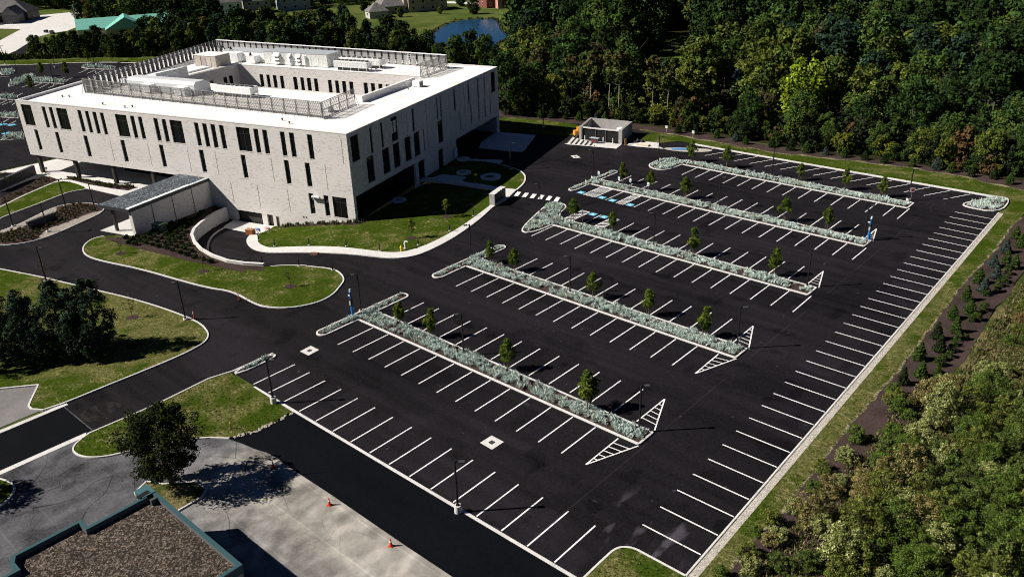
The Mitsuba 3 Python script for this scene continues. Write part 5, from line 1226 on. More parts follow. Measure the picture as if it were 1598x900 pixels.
va = (0.41, 0.91)
k, r = house('pavilion', 'long low pavilion with bright turquoise metal roof among the trees at the upper left', (-291, 127), va, 38, 13, 3.2, 3.6, (0.5, 0.48, 0.42), 'teal_roof', hip=False, cat='building')
cc = np.array([-286.5, 124.2]); u_ = np.array(va) / np.linalg.norm(va); v_ = np.array([-u_[1], u_[0]])
V = [(*(cc + u_ * a - v_ * b), z) for a, b, z in ((-8, 9, 3.2), (8, 9, 3.2), (0, 9, 7.6), (-8, -8, 3.2), (8, -8, 3.2), (0, -8, 7.6))]
part(k, 'porch_roof', trimesh.Trimesh(V, [[0, 2, 3], [2, 5, 3], [1, 4, 2], [4, 5, 2]], process=False), 'teal_roof')
for f_ in ([0, 1, 2], [3, 5, 4]):
    part(k, 'gable', trimesh.Trimesh([V[i] for i in f_], [[0, 1, 2]], process=False), 'vc', (0.20, 0.42, 0.37))
part(k, 'porch', obox(cc - v_ * 0.0, u_, 15, 16, 0, 3.19), 'vc', (0.35, 0.33, 0.28))
k, r = house('bungalow', 'brown roofed dark walled building at the far upper left corner', (-400, 108), (0.62, 0.78), 44, 16, 4.2, 6.2, (0.055, 0.045, 0.045), cat='building')
cc = np.array([-383.0, 104]);
for i, (q, w) in enumerate((((-385, 103), 9), ((-378, 113), 8))):
    q = np.array(q); u2 = np.array((0.62, 0.78)); v2 = np.array((0.78, -0.62))
    part(k, 'porch', obox(q, u2, w - 1, 8, 0, 4.0), 'vc', (0.10, 0.09, 0.10))
    V = [(*(q + u2 * a + v2 * b), z) for a, b, z in ((-w / 2, 5, 4.0), (w / 2, 5, 4.0), (0, 5, 7.6), (-w / 2, -7, 4.0), (w / 2, -7, 4.0), (0, -7, 7.6))]
    part(k, 'porch_roof', trimesh.Trimesh(V, [[0, 2, 3], [2, 5, 3], [1, 4, 2], [4, 5, 2], [0, 1, 2]], process=False), 'shingle')
house('garage', 'small garage with pale end wall and grey hipped roof beside the far lawn', (-231, 213), va, 8.5, 7.5, 2.9, 3.4, (0.42, 0.40, 0.38), windows=0)
house('house', 'house with large grey hipped roof right of the small garage', (-240, 230), va, 15, 13, 3.2, 5.6, (0.30, 0.26, 0.22), windows=3)
k, r = house('house', 'tan two storey house above the pond lawn', (-232, 243), va, 19, 12, 6.0, 4.6, (0.36, 0.31, 0.25), windows=4)
part(k, 'bay', obox((-233.5, 233.5), va, 4, 4, 0, 6.5), 'vc', (0.52, 0.47, 0.40))
k, r = house('house', 'red brick house with white windows beyond the pond', (-210, 271), va, 16, 10, 6.0, 4.8, (0.17, 0.055, 0.045), windows=4)
part(k, 'bay', obox((-203, 264), va, 2.2, 3, 0, 5.5), 'vc', (0.45, 0.25, 0.22))
house('house', 'white gabled house half hidden by trees left of the blue grey house', (-305, 184), va, 11, 10, 6.2, 5.2, (0.66, 0.64, 0.62), hip=False)
house('house', 'brown roofed house behind the yellow green trees at the top', (-302, 197), va, 12, 11, 5.8, 5.2, (0.30, 0.28, 0.27), hip=False)
house('house', 'blue grey house with brown roof behind the trees at the top', (-296, 214), va, 15, 11, 6.2, 5.2, (0.24, 0.28, 0.33), hip=False)

# ------------------------------------------------------------------ street lamps
def lamp(x, y, label, h=5.25, arm=(1, 0), H=None, base=0.55, group='lamps of the car park and drives', twin=False):
    z = on(x, y, 0.0, H)
    k = thing('street_lamp', label, 'lamp post', group)
    part(k, 'base', cat_(cyl(x, y, z - 0.1, z + base, 0.32, 0.30, 16)), 'concrete', smooth=40)
    part(k, 'pole', cat_(cyl(x, y, z + base, z + h, 0.10, 0.085, 8), cyl(x, y, z + base, z + base + 0.05, 0.17, n=8)), 'vc', DARK, smooth=40)
    a = np.array(arm, float); a /= np.linalg.norm(a)
    q = np.array([x, y])
    part(k, 'arm', obox(q + a * 0.2, a, 0.40, 0.07, z + h - 0.16, z + h - 0.08), 'vc', DARK)
    part(k, 'head', cat_(obox(q + a * 0.56, a, 0.50, 0.32, z + h - 0.18, z + h - 0.06)), 'vc', (0.05, 0.05, 0.052))
    part(k, 'lens', obox(q + a * 0.58, a, 0.36, 0.22, z + h - 0.195, z + h - 0.182), 'vc', (0.5, 0.5, 0.48))
    return k

R_, L_d = (0.75, 0.66), (-0.75, -0.66)
ML = [
    (0, R_, 'black lamp post on the left end of the front kerb by the lawn'), (1, R_, 'nearest black lamp post, on a fat white concrete base at the front kerb'), (2, R_, 'black lamp post at the right tip of the nearest planting island'),
    (3, L_d, 'black lamp post in the middle of the nearest planting island'), (4, L_d, 'black lamp post beside the blue call tower nearest the camera'), (5, L_d, 'black lamp post in the middle of the second nearest planting island'),
    (6, R_, 'black lamp post at the right tip of the second nearest planting island'), (7, L_d, 'black lamp post at the left end of the second nearest planting island'), (8, L_d, 'black lamp post in the wide left end of the middle planting island'),
    (9, L_d, 'black lamp post in the middle of the middle planting island'), (10, R_, 'black lamp post at the right tip of the middle planting island'), (11, L_d, 'black lamp post at the left end of the second farthest planting island'),
    (12, R_, 'black lamp post in the middle of the second farthest planting island'), (13, R_, 'black lamp post beside the farther blue call tower'), (14, R_, 'black lamp post in the rounded left end of the farthest planting island'),
    (15, R_, 'black lamp post in the middle of the farthest planting island'), (16, R_, 'black lamp post at the right tip of the farthest planting island'), (17, R_, 'black lamp post on the left lawn edge, before the canopy'),
    (18, L_d, 'black lamp post at the tip of the lawn with the dark tree clump'), (19, R_, 'lamp post in the building shadow beside the patio'), (20, R_, 'thin black lamp post at the mulch bed left of the enclosure'),
]
for i, a, lb in ML:
    x, y = G['lamp_main'][i]
    if i == 1: y = -0.62
    if i == 0: x, y = 5.0, -0.8
    lamp(x, y, lb, arm=a, base=0.75 if i in (0, 1) else 0.32)
for (x, y), lb in zip(G['lamp_loop'], ('at the back edge of the drive island', 'at the drive island tip nearest the canopy', 'at the left side of the drive island', 'before the black wall in the drive island')):
    lamp(x, y, 'slim lamp post on a white base ' + lb, h=5.0, arm=(-0.5, 0.8), base=0.3)
for (x, y), lb in zip(G['lamp_left'], ('by the curved left tip of an island', 'behind the long back island', 'near the roof screen, last on the right', 'in the island between two rows', 'between two left islands', 'nearest the office building', 'on the back verge')):
    lamp(x, y, 'lamp post of the far car park, ' + lb, h=6.5, arm=R_, group='lamps of the far car park')

def bollard(x, y, label, H):
    z = on(x, y, 0.1, H)
    k = thing('bollard_light', label, 'bollard light', 'bollard lights along the walk and drive')
    part(k, 'base', cyl(x, y, z - 0.1, z + 0.08, 0.2, n=12), 'concrete')
    part(k, 'post', cyl(x, y, z + 0.08, z + 0.95, 0.09, n=10), 'vc', DARK, smooth=40)
    part(k, 'head', cyl(x, y, z + 0.95, z + 1.05, 0.11, 0.08, n=10), 'vc', DARK, smooth=40)

for i, (x, y) in enumerate(G['bollardA']):
    bollard(x, y, f'{(ORD + ["eighth"])[i]} black bollard light from the sign wall along the curved walk', Hr)
for (x, y), lb in zip(G['bollardB'], ('middle one of three', 'nearest the lawn tip', 'beside the ramp wall end')):
    bollard(x, y, 'black bollard light on the lawn island kerb, ' + lb, Ho)

# ------------------------------------------------------------------ call towers, signs, hydrants, cones
def tower(x, y, label):
    k = thing('call_tower', label, 'emergency phone'); z = 0.12
    part(k, 'base', cyl(x, y, -0.05, z + 0.05, 0.32, n=16), 'concrete')
    part(k, 'column', cyl(x, y, z + 0.05, z + 1.3, 0.19, 0.19, 20), 'vc', (0.015, 0.15, 0.45), smooth=40)
    part(k, 'phone_panel', cyl(x, y, z + 1.3, z + 2.3, 0.19, 0.19, 20), 'vc', (0.012, 0.012, 0.014), smooth=40)
    part(k, 'phone', obox((x - 0.02, y - 0.19), (1, 0), 0.22, 0.08, z + 1.45, z + 2.0), 'vc', (0.35, 0.36, 0.38))
    part(k, 'upper_column', cyl(x, y, z + 2.3, z + 3.2, 0.14, 0.12, 20), 'vc', (0.012, 0.08, 0.26), smooth=40)
    part(k, 'light', cyl(x, y, z + 3.2, z + 3.55, 0.15, 0.10, 16), 'vc', (0.55, 0.72, 0.85), smooth=40)
    part(k, 'camera', obox((x - 0.25, y), (1, 0), 0.35, 0.14, z + 2.55, z + 2.7), 'vc', (0.6, 0.6, 0.6))

tower(*G['towers'][0], 'tall blue emergency call tower at the left end of the nearest planting island')
tower(*G['towers'][1], 'tall blue emergency call tower at the right tip of the second farthest island')

def parking_sign(x, y, label, face, c=(0.75, 0.75, 0.75), back=False, group=None, cat='sign', h=2.1):
    f = np.array(face, float); f /= np.linalg.norm(f); u = np.array([-f[1], f[0]])
    k = thing('parking_sign', label, cat, group)
    part(k, 'post', obox((x, y), u, 0.07, 0.05, 0.0, h), 'vc', (0.10, 0.11, 0.10))
    q = np.array([x, y]) + f * 0.045
    part(k, 'plate', obox(q, u, 0.38, 0.02, h - 0.62, h), 'vc', c if not back else (0.2, 0.2, 0.2))
    if not back:
        sx = meshkit.text_mesh('P', 0.2, 0.004, True)
        part(k, 'blue_field', obox(q + f * 0.012, u, 0.24, 0.006, h - 0.5, h - 0.26), 'vc', BLUE)
    return k

SG = G['signs']
for i, w in enumerate(('leftmost', 'second from the left', 'third from the left', 'rightmost')):
    parking_sign(SG[i][0], SG[i][1], f'white accessible parking sign in the second farthest island, {w} of four', (0.2, -1), group='white signs of the accessible spaces')
parking_sign(SG[4][0], SG[4][1], 'dark parking sign seen from behind beside the hatched aisle of the middle island', (0, 1), back=True)
parking_sign(SG[5][0], SG[5][1], 'dark parking sign seen from behind in the wide end of the middle island', (0, 1), back=True)
k = thing('road_sign', 'small red and white sign on a post at the right tip of the farthest island', 'sign')
x, y = SG[6] + (0.5, -0.4)
part(k, 'post', obox((x, y), (1, 0), 0.07, 0.05, 0.0, 2.3), 'vc', (0.12, 0.12, 0.12))
part(k, 'plate', obox((x + 0.05, y - 0.06), (1, 0.8), 0.75, 0.03, 1.55, 2.3), 'vc', (0.72, 0.66, 0.66))
part(k, 'red_disc', obox((x + 0.07, y - 0.085), (1, 0.8), 0.45, 0.012, 1.75, 2.15), 'vc', (0.5, 0.06, 0.07))
for i, (x, y) in enumerate(((-19.4, 114.2), (-12.6, 113.6))):
    k = thing('marker_sign', ('left', 'right')[i] + ' of two small white marker signs in the mulch right of the enclosure', 'sign')
    part(k, 'post', obox((x, y), (1, 0), 0.06, 0.05, 0.0, 0.9), 'vc', (0.4, 0.4, 0.4))
    part(k, 'plate', obox((x, y - 0.05), (1, 0.3), 0.5, 0.02, 0.9, 1.5), 'vc', (0.78, 0.78, 0.78))

def hydrant(x, y, z, c, cap, label, cat='hydrant'):
    k = thing('fire_hydrant', label, cat)
    part(k, 'barrel', cat_(cyl(x, y, z, z + 0.08, 0.19, n=14), cyl(x, y, z + 0.08, z + 0.62, 0.13, 0.12, 14)), 'vc', c, smooth=40)
    part(k, 'bonnet', cat_(cyl(x, y, z + 0.62, z + 0.68, 0.17, n=14), cyl(x, y, z + 0.68, z + 0.84, 0.14, 0.05, 14), cyl(x, y, z + 0.84, z + 0.9, 0.04, n=8)), 'vc', cap, smooth=40)
    for a in (0.4, 1.97, 3.54):
        q = trimesh.creation.cylinder(0.065, 0.16, sections=10)
        q.apply_transform(trimesh.transformations.rotation_matrix(math.pi / 2, (math.sin(a), -math.cos(a), 0)))
        q.apply_translation((x + 0.17 * math.cos(a), y + 0.17 * math.sin(a), z + 0.48))
        part(k, 'outlet', q, 'vc', cap)

x, y = G['hydr'][0]; hydrant(x, y, on(x, y, 0.1, Hr), (0.62, 0.50, 0.04), (0.62, 0.50, 0.04), 'yellow fire hydrant on the lawn beside the curved white walk')
x, y = G['hydr2'][0]; hydrant(x, y, 0.08, (0.72, 0.72, 0.70), (0.45, 0.47, 0.5), 'white fire hydrant with grey cap on the small lawn by the big dark tree')
x, y = G['hydr'][1]; z = on(x, y, 0.1, Hr)
k = thing('standpipe', 'white hooked standpipe on the lawn right of the yellow fire hydrant', 'pipe')
part(k, 'pipe', tube([(x, y, z), (x, y, z + 0.9), (x + 0.06, y + 0.04, z + 1.08), (x + 0.25, y + 0.16, z + 1.15), (x + 0.42, y + 0.28, z + 1.05)], 0.1, 10), 'vc', (0.78, 0.78, 0.78), smooth=True)
part(k, 'collar', cyl(x, y, z, z + 0.1, 0.2, n=12), 'vc', (0.6, 0.6, 0.6))

def cone(x, y, label):
    k = thing('traffic_cone', label, 'cone', 'cones along the edge of the fresh asphalt')
    part(k, 'foot', obox((x, y), (1, 0.3), 0.38, 0.38, 0.0, 0.045), 'vc', (0.50, 0.06, 0.02))
    part(k, 'body', cyl(x, y, 0.045, 0.74, 0.14, 0.035, 16), 'vc', (0.60, 0.06, 0.015), smooth=40)
    part(k, 'white_band', cyl(x, y, 0.42, 0.55, 0.088, 0.068, 16), 'vc', (0.78, 0.76, 0.74), smooth=40)

for (x, y), w in zip(G['cones'], ('topmost, beside the shadow of the big tree', 'middle one of the row of three', 'lowest, towards the bottom of the picture')):
    cone(x, y, 'orange traffic cone on the pale old pavement, ' + w)

def delineator(x, y, label, H=None):
    z = on(x, y, 0.1, H); k = thing('marker_post', label, 'marker post')
    part(k, 'foot', cyl(x, y, z, z + 0.06, 0.2, n=12), 'vc', (0.02, 0.02, 0.02))
    part(k, 'post', cyl(x, y, z + 0.06, z + 1.05, 0.06, 0.05, 12), 'vc', (0.72, 0.08, 0.03), smooth=40)
    part(k, 'white_band', cyl(x, y, z + 0.6, z + 0.95, 0.068, 0.062, 12), 'vc', (0.75, 0.72, 0.70), smooth=40)

delineator(*G['delin'][0], 'red and white marker post on the kerb beside the lamp post of the left lawn')
delineator(*G['delin'][1], 'orange marker post on the kerb of the lawn island, across the drive')
k = thing('survey_flag', 'tiny orange survey stake standing in the small lawn', 'stake')
part(k, 'stake', cat_(tube([(5.6, -6.2, 0.05), (5.65, -6.15, 0.75)], 0.035), tube([(5.5, -6.0, 0.05), (5.65, -6.15, 0.75)], 0.035)), 'vc', (0.55, 0.22, 0.10))
part(k, 'ribbon', obox((5.65, -6.15), (1, 0.2), 0.16, 0.03, 0.7, 0.85), 'vc', (0.7, 0.25, 0.12))
k = thing('curb_inlet', 'rusty red kerb inlet set in the edge of the curved white walk', 'drain')
c = np.array([-25.2, 26.6]); z = on(*c, 0.0, Hr)
part(k, 'hood', obox(c, (0.85, 0.5), 1.1, 0.35, z - 0.1, z + 0.16), 'vc', (0.22, 0.09, 0.06))
part(k, 'grate', obox(c - (-0.2, 0.35), (0.85, 0.5), 1.0, 0.4, z - 0.05, z + 0.02), 'vc', (0.10, 0.05, 0.04))
# broken asphalt and pale stones along the ragged lawn edge
st = inside(LineString([(8.0, -0.7), (8.05, -2.6), (7.95, -4.6), (7.2, -6.6)]).buffer(0.22), 420, rng)
ms = []
for x, y in st[:70]:
    m = trimesh.creation.icosphere(0, rng.uniform(0.06, 0.17)); m.apply_scale((1, 1, 0.6)); m.apply_translation((x, y, 0.06)); ms.append(m)
solo('edge_stones', cat_(*ms), 'vc', 'line of broken pale stones along the torn edge of the small lawn', 'stones', kind='stuff', color=(0.34, 0.31, 0.27))
k = thing('flag_pole', 'flag pole with a hanging red and white flag by the far road', 'flag pole')
part(k, 'pole', cyl(-322, 119, 0, 10.5, 0.12, 0.06, 8), 'vc', (0.7, 0.7, 0.7))
for i in range(5):
    part(k, 'flag_stripe', obox((-321.5 + 0.02 * i, 119.6), (0.5, 0.9), 0.5, 0.06, 6.0 + 0.6 * i, 6.58 + 0.6 * i), 'vc', (0.5, 0.06, 0.07) if i % 2 == 0 else (0.7, 0.68, 0.68))
ms = [obox((-318 - 2.2 * i, 106.5 + 0.6 * (i % 3)), (1, 0.4), 1.4, 0.9, 0.0, 0.9 + 0.35 * (i % 2)) for i in range(5)]
for i, m in enumerate(ms):
    k = thing('stone_block', 'dark block at the bend of the far pale road, ' + ORD[i] + ' of five from the right', 'block', 'dark blocks by the far road')
    scene[k] = shape(m, 'vc', (0.02, 0.02, 0.022))

# ------------------------------------------------------------------ vegetation
def leaves(rng, C, Rr, n, leaf, cols, up=0.35, shell=(0.62, 1.05), var=0.28, flat=1.0, jitter=0.55, mixleaf=0.0):
    """Leaf clumps: n leaf faces round each of the centres C with the radii Rr; a tone for each clump and each leaf."""
    m = len(C) * n
    d = rng.normal(size=(m, 3)); d[:, 2] += up; d /= np.linalg.norm(d, axis=1, keepdims=True)
    r = np.repeat(Rr, n)[:, None] * rng.uniform(*shell, (m, 1))
    p = np.repeat(C, n, 0) + d * r * (1, 1, flat)
    nn = d + jitter * rng.normal(size=(m, 3)); nn[:, 2] += 0.25; nn /= np.linalg.norm(nn, axis=1, keepdims=True)
    a = np.cross(nn, rng.normal(size=(m, 3))); a /= np.linalg.norm(a, axis=1, keepdims=True)
    b = np.cross(nn, a)
    s = (leaf * rng.uniform(0.55, 1.35, m))[:, None]
    V = np.stack([p - a * s, p - b * s * 0.55, p + a * s, p + b * s * 0.55], 1).reshape(-1, 3)
    i = np.arange(m) * 4
    F = np.vstack([np.c_[i, i + 1, i + 2], np.c_[i, i + 2, i + 3]])
    cols = np.array(cols)
    w = rng.dirichlet(np.ones(len(cols)) * 0.7, len(C))
    cc = np.repeat(w @ cols * rng.uniform(1 - var, 1 + var, (len(C), 1)), n, 0)
    if mixleaf:
        one = rng.random(m) < mixleaf
        cc[one] = cols[rng.integers(0, len(cols), one.sum())]
    cc = 0.84 * cc * rng.uniform(0.66, 1.36, (m, 1))
    return trimesh.Trimesh(V, F, process=False), np.repeat(np.clip(cc, 0.004, 0.9), 4, 0)

def envelope(rng, n, h0, h1, R, kind):
    t = rng.uniform(0, 1, n)
    if kind == 'round':
        prof = np.sin(np.pi * (0.10 + 0.82 * t)) ** 0.75
    elif kind == 'oval':
        prof = np.sin(np.pi * (0.08 + 0.86 * t ** 0.9)) ** 0.9
    elif kind == 'cone':
        t = t ** 1.35; prof = (1 - t) * 0.95 + 0.05
    elif kind == 'wide':
        prof = np.sin(np.pi * (0.2 + 0.72 * t)) ** 0.6
    else:
        prof = np.ones(n)
    a = rng.uniform(0, 2 * np.pi, n); r = R * prof * np.sqrt(rng.uniform(0.12, 1, n))
    lob = 1 + 0.16 * np.sin(a * 3 + rng.uniform(0, 6)) + 0.10 * np.sin(a * 5 + t * 6)
    return np.c_[np.cos(a) * r * lob, np.sin(a) * r * lob, h0 + (h1 - h0) * t], prof

def trunk(rng, h, r0, crown0, R, limbs=6, lean=0.04):
    p = np.array([[0, 0, -0.2], [0, 0, h * 0.25], [0, 0, h * 0.55], [0, 0, h * 0.85]]) + np.c_[np.cumsum(rng.normal(0, lean * h / 4, (4, 2)), 0) * np.array([[0], [1], [1], [1]]), np.zeros(4)]
    ms = [tube(p, [r0, r0 * 0.75, r0 * 0.5, r0 * 0.15], 7)]
    for _ in range(limbs):
        t = rng.uniform(crown0, 0.75); z = t * h
        q = np.array([np.interp(z, p[:, 2], p[:, j]) for j in (0, 1)] + [z])
        a = rng.uniform(0, 6.28); L = R * rng.uniform(0.55, 0.9)
        e = q + np.array([math.cos(a) * L, math.sin(a) * L, L * rng.uniform(0.35, 0.8)])
        ms.append(tube([q, (q + e) / 2 + (0, 0, -0.08 * L), e], [r0 * 0.38, r0 * 0.25, r0 * 0.08], 5))
    return cat_(*ms)

BARK = (0.075, 0.062, 0.050)

def group_of(gid, crown, ccol, stem, bark=BARK):
    g = {'type': 'shapegroup'}
    g['crown'] = shape(crown, 'leaf', ccol)
    if stem is not None:
        g['trunk'] = shape(stem, 'leaf', bark)
    scene['model_' + gid] = g

def tree_model(gid, seed, h, R, kind, cols, nclump, nleaf, leaf, base=0.28, rc=(0.20, 0.36), bark=BARK, r0=None, limbs=6, var=0.28, up=0.35, mixleaf=0.0, jitter=0.55):
    rng = np.random.default_rng(seed)
    C, prof = envelope(rng, nclump, h * base, h * 0.93, R * 0.82, kind)
    Rr = R * rng.uniform(*rc, nclump) * (0.55 + 0.45 * prof)
    m, c = leaves(rng, C, Rr, nleaf, leaf, cols, up=up, var=var, mixleaf=mixleaf, jitter=jitter)
    m.vertices[:, 2] = np.maximum(m.vertices[:, 2], 0.05)
    group_of(gid, m, c, trunk(rng, h, r0 or h * 0.014 + 0.05, max(base * 0.8, 0.12), R, limbs), bark)

def place(name, gid, x, y, z, s, label=None, cat=None, group=None, kind=None, rot=None, sz=None, key=None):
    k = key or thing(name, label, cat, group, kind)
    scene[k] = {'type': 'instance', 'shapegroup': {'type': 'ref', 'id': 'model_' + gid},
                'to_world': T().translate([float(x), float(y), float(z)]).rotate([0, 0, 1], float(rot if rot is not None else rng.uniform(0, 360))).scale([float(s), float(s), float(sz or s)])}
    return k

DK, MD, OL, YL, BR, BL, LM, GY = (0.024, 0.046, 0.016), (0.052, 0.098, 0.022), (0.086, 0.116, 0.026), (0.165, 0.180, 0.028), (0.125, 0.085, 0.036), (0.038, 0.072, 0.052), (0.150, 0.200, 0.020), (0.060, 0.058, 0.046)
KINDS = [  # height, radius, kind, colours, words
    ('dark', 14.0, 6.0, 'round', (DK, MD), 'dark green broadleaf tree'),
    ('darker', 15.5, 5.2, 'round', (DK, (0.018, 0.030, 0.012), MD), 'very dark green tall tree'),
    ('mid', 13.2, 6.2, 'wide', (MD, MD, OL), 'mid green broadleaf tree'),
    ('olive', 12.5, 5.2, 'round', (OL, MD, YL), 'olive green broadleaf tree'),
    ('yellow', 11.5, 4.8, 'wide', (YL, OL, YL), 'yellow green broadleaf tree'),
    ('brown', 11.5, 4.6, 'round', (BR, OL, GY), 'brown tinged autumn tree'),
    ('blue', 13.0, 4.4, 'round', (BL, DK), 'blue green broadleaf tree'),
    ('pine', 17.0, 3.3, 'cone', (DK, (0.018, 0.032, 0.016)), 'dark conical evergreen'),
    ('grey', 12.0, 4.8, 'wide', (GY, BR, OL), 'grey brown tree'),
]
for i, (nm, h, R, kd, cols, w) in enumerate(KINDS):
    for v in range(2):
        tree_model(f'near_{nm}_{v}', 100 + 10 * i + v, h * (1 + 0.1 * v), R * (1 - 0.1 * v), kd, cols, 120 if kd != 'cone' else 90, 56 if kd != 'cone' else 46, 0.30, base=(0.06, 0.14)[v] if kd != 'cone' else 0.05, rc=(0.13, 0.29) if kd != 'cone' else (0.16, 0.30), bark=(0.09, 0.08, 0.07), var=0.34, up=0.5)
    tree_model(f'far_{nm}', 500 + i, h, R, kd, cols, 52, 30, 0.55, base=0.12 if kd != 'cone' else 0.05, rc=(0.16, 0.34), limbs=2, up=0.5, var=0.34)

wood = poly([(-57, 103), (-46, 116.5), (-20, 119.5), (21, 121), (48, 122), (60, 118), (66, 130), (58, 170), (50, 250), (25, 405), (-60, 382), (-165, 330), (-207, 301), (-170, 242), (-125, 190), (-97, 156), (-79, 132), (-66, 114)])
glade = poly(chaikin([(-100, 240), (-82, 240), (-56, 190), (-46, 164), (-54, 160), (-72, 188), (-94, 222)], 2, True))
rw = np.random.default_rng(21)
low = poly([(-74, 190), (-60, 158), (-42, 128), (-30, 128), (-34, 150), (-52, 196)])
spots = []
import shapely
gx, gy = np.meshgrid(np.arange(-235, 70, 8.3), np.arange(106, 410, 8.3))
gxy = np.c_[(gx + 3.0 * (np.arange(gx.shape[0]) % 2)[:, None]).ravel(), gy.ravel()] + rw.uniform(-2.2, 2.2, (gx.size, 2))
ok = shapely.contains_xy(wood, gxy[:, 0], gxy[:, 1]) & ~shapely.contains_xy(glade, gxy[:, 0], gxy[:, 1]) & (np.hypot(gxy[:, 0] - 1.4, gxy[:, 1] - 133) > 6.0) & (np.hypot(gxy[:, 0] + 18.2, gxy[:, 1] - 143) > 4.5)
gxy = gxy[ok]
gxy = gxy[np.argsort(np.hypot(gxy[:, 0] - CAM[0], gxy[:, 1] - CAM[1]))]
# which kind grows where: patches
pn = meshkit.fbm(np.c_[gxy / 34.0, np.zeros(len(gxy))], 2, 4)
NEAR = 165

def wpos(x):
    for lim, w_ in ((-62, 'far left of the enclosure'), (-46, 'beside the office building'), (-34, 'left of the enclosure'), (-20, 'behind the enclosure'), (-8, 'right of the enclosure'), (4, 'behind the first back row spaces'), (16, 'behind the back row, left part'), (28, 'behind the back row, middle'), (38, 'behind the back row, right part')):
        if x < lim: return w_
    return 'at the far right corner'

def rank(y):
    return 'front edge' if y < 127 else 'second rank' if y < 135 else 'third rank' if y < 144 else 'deep part'

for i, (x, y) in enumerate(gxy):
    edge_d = y - 118
    q = np.clip((pn[i] - 0.28) / 0.44 + rw.normal(0, 0.22), 0, 0.999)
    order = [1, 7, 6, 1, 2, 0, 6, 1, 2, 3, 6, 2, 5, 3] if edge_d > 16 else [0, 2, 0, 3, 2, 3, 8, 2, 0, 3, 4, 2, 5, 4]
    ki = order[int(q * len(order))]
    nm, w = KINDS[ki][0], KINDS[ki][5]
    s = rw.uniform(0.85, 1.38) * (0.46 + 0.54 * min(1, max(0, edge_d - 3) / 24 + (0.75 if x < -24 else 0.0)))
    if (y > 125 and y < 134 and abs(x - 5) < 7) or (138 > y > 122 and abs(x + 14.5) < 5): s *= 0.62
    if shapely.contains_xy(low, x, y): s *= 0.42
    if i < NEAR:
        place('tree', f'near_{nm}_{rw.integers(0, 2)}', x, y, 0, s, f'{w}, {rank(y)} of the wood, {wpos(x)}', 'tree', f'{w}s, {rank(y)} of the wood, {wpos(x)}', rot=rw.uniform(0, 360), sz=s * rw.uniform(0.9, 1.15))
    else:
        kk = f'far_wood__{i - NEAR + 1:03d}'
        place(None, f'far_{nm}', x, y, 0, s * 1.1, key=kk, rot=rw.uniform(0, 360), sz=s * rw.uniform(1.0, 1.2))
labels['far_wood'] = {'label': 'mass of far treetops of the wood running to the top of the picture', 'category': 'wood', 'kind': 'stuff'}
# single trees that stand out
tree_model('bright_maple', 31, 13.0, 5.2, 'round', ((0.21, 0.29, 0.025), (0.28, 0.37, 0.03), (0.10, 0.16, 0.02)), 58, 60, 0.34, base=0.16, rc=(0.20, 0.32))
place('tree', 'bright_maple', 1.4, 134.0, 0, 1.12, 'bright yellow green tree standing out of the dark wood', 'tree', rot=10)
tree_model('pale_trunk', 33, 15.5, 2.3, 'oval', (OL, BR, MD), 34, 55, 0.30, base=0.52, rc=(0.24, 0.40), bark=(0.26, 0.24, 0.20), r0=0.16, limbs=8)
for i, (x, y) in enumerate(((-47.5, 117.5), (-45.0, 119.0), (-42.2, 118.0), (-38.0, 119.4), (-34.8, 118.6), (-26.5, 119.5), (-22.8, 120.0))):
    place('tree', 'pale_trunk', x, y, 0, rw.uniform(0.9, 1.1), f'tall slender tree with pale bare trunk at the wood edge, {ORD[i]} from the left', 'tree', 'pale trunked trees at the wood edge', rot=rw.uniform(0, 360))

# undergrowth at the wood edge
SHC = {'green': ((0.050, 0.080, 0.015), (0.030, 0.050, 0.014)), 'lime': ((0.115, 0.125, 0.018), (0.070, 0.090, 0.018)), 'dark': ((0.022, 0.034, 0.014), (0.030, 0.045, 0.018)), 'rust': ((0.115, 0.070, 0.030), (0.080, 0.060, 0.025))}
for j, (nm, cols) in enumerate(SHC.items()):
    tree_model(f'edge_{nm}', 60 + j, 3.4, 1.9, 'wide', cols, 26, 50, 0.22, base=0.12, rc=(0.26, 0.42), limbs=4, r0=0.06)
le_ = LineString([(-56, 107), (-52.4, 110.2), (-40.8, 115.8), (-29.4, 117.6), (-19.0, 118.5), (-2.9, 119.2), (3.3, 118.4), (21.2, 120.6), (32.6, 121.2), (47.5, 121.6), (56, 117)])
d = 0.0
while d < le_.length:
    q = le_.interpolate(d); o = rw.uniform(-0.7, 2.6)
    nm = rw.choice(['green', 'green', 'lime', 'dark', 'rust'])
    s = rw.uniform(0.55, 1.25)
    place('bush', f'edge_{nm}', q.x, q.y + o, 0, s, f'{ {"green": "green", "lime": "yellow green", "dark": "dark green", "rust": "rusty brown"}[nm]} bush at the foot of the wood, {wpos(q.x)}', 'bush', f'{nm} bushes at the foot of the wood, {wpos(q.x)}', rot=rw.uniform(0, 360), sz=s * rw.uniform(0.8, 1.3))
    if rw.random() < 0.75:
        nm2 = rw.choice(['green', 'dark', 'dark', 'lime', 'rust']); s = rw.uniform(0.9, 1.6)
        place('bush', f'edge_{nm2}', q.x + rw.uniform(-1, 1), q.y + rw.uniform(3.2, 8.5), 0, s, f'{ {"green": "green", "lime": "yellow green", "dark": "dark green", "rust": "rusty brown"}[nm2]} understorey bush under the first trees, {wpos(q.x)}', 'bush', f'{nm2} understorey bushes, {wpos(q.x)}', rot=rw.uniform(0, 360), sz=s * rw.uniform(0.9, 1.3))
    d += rw.uniform(1.1, 2.4)

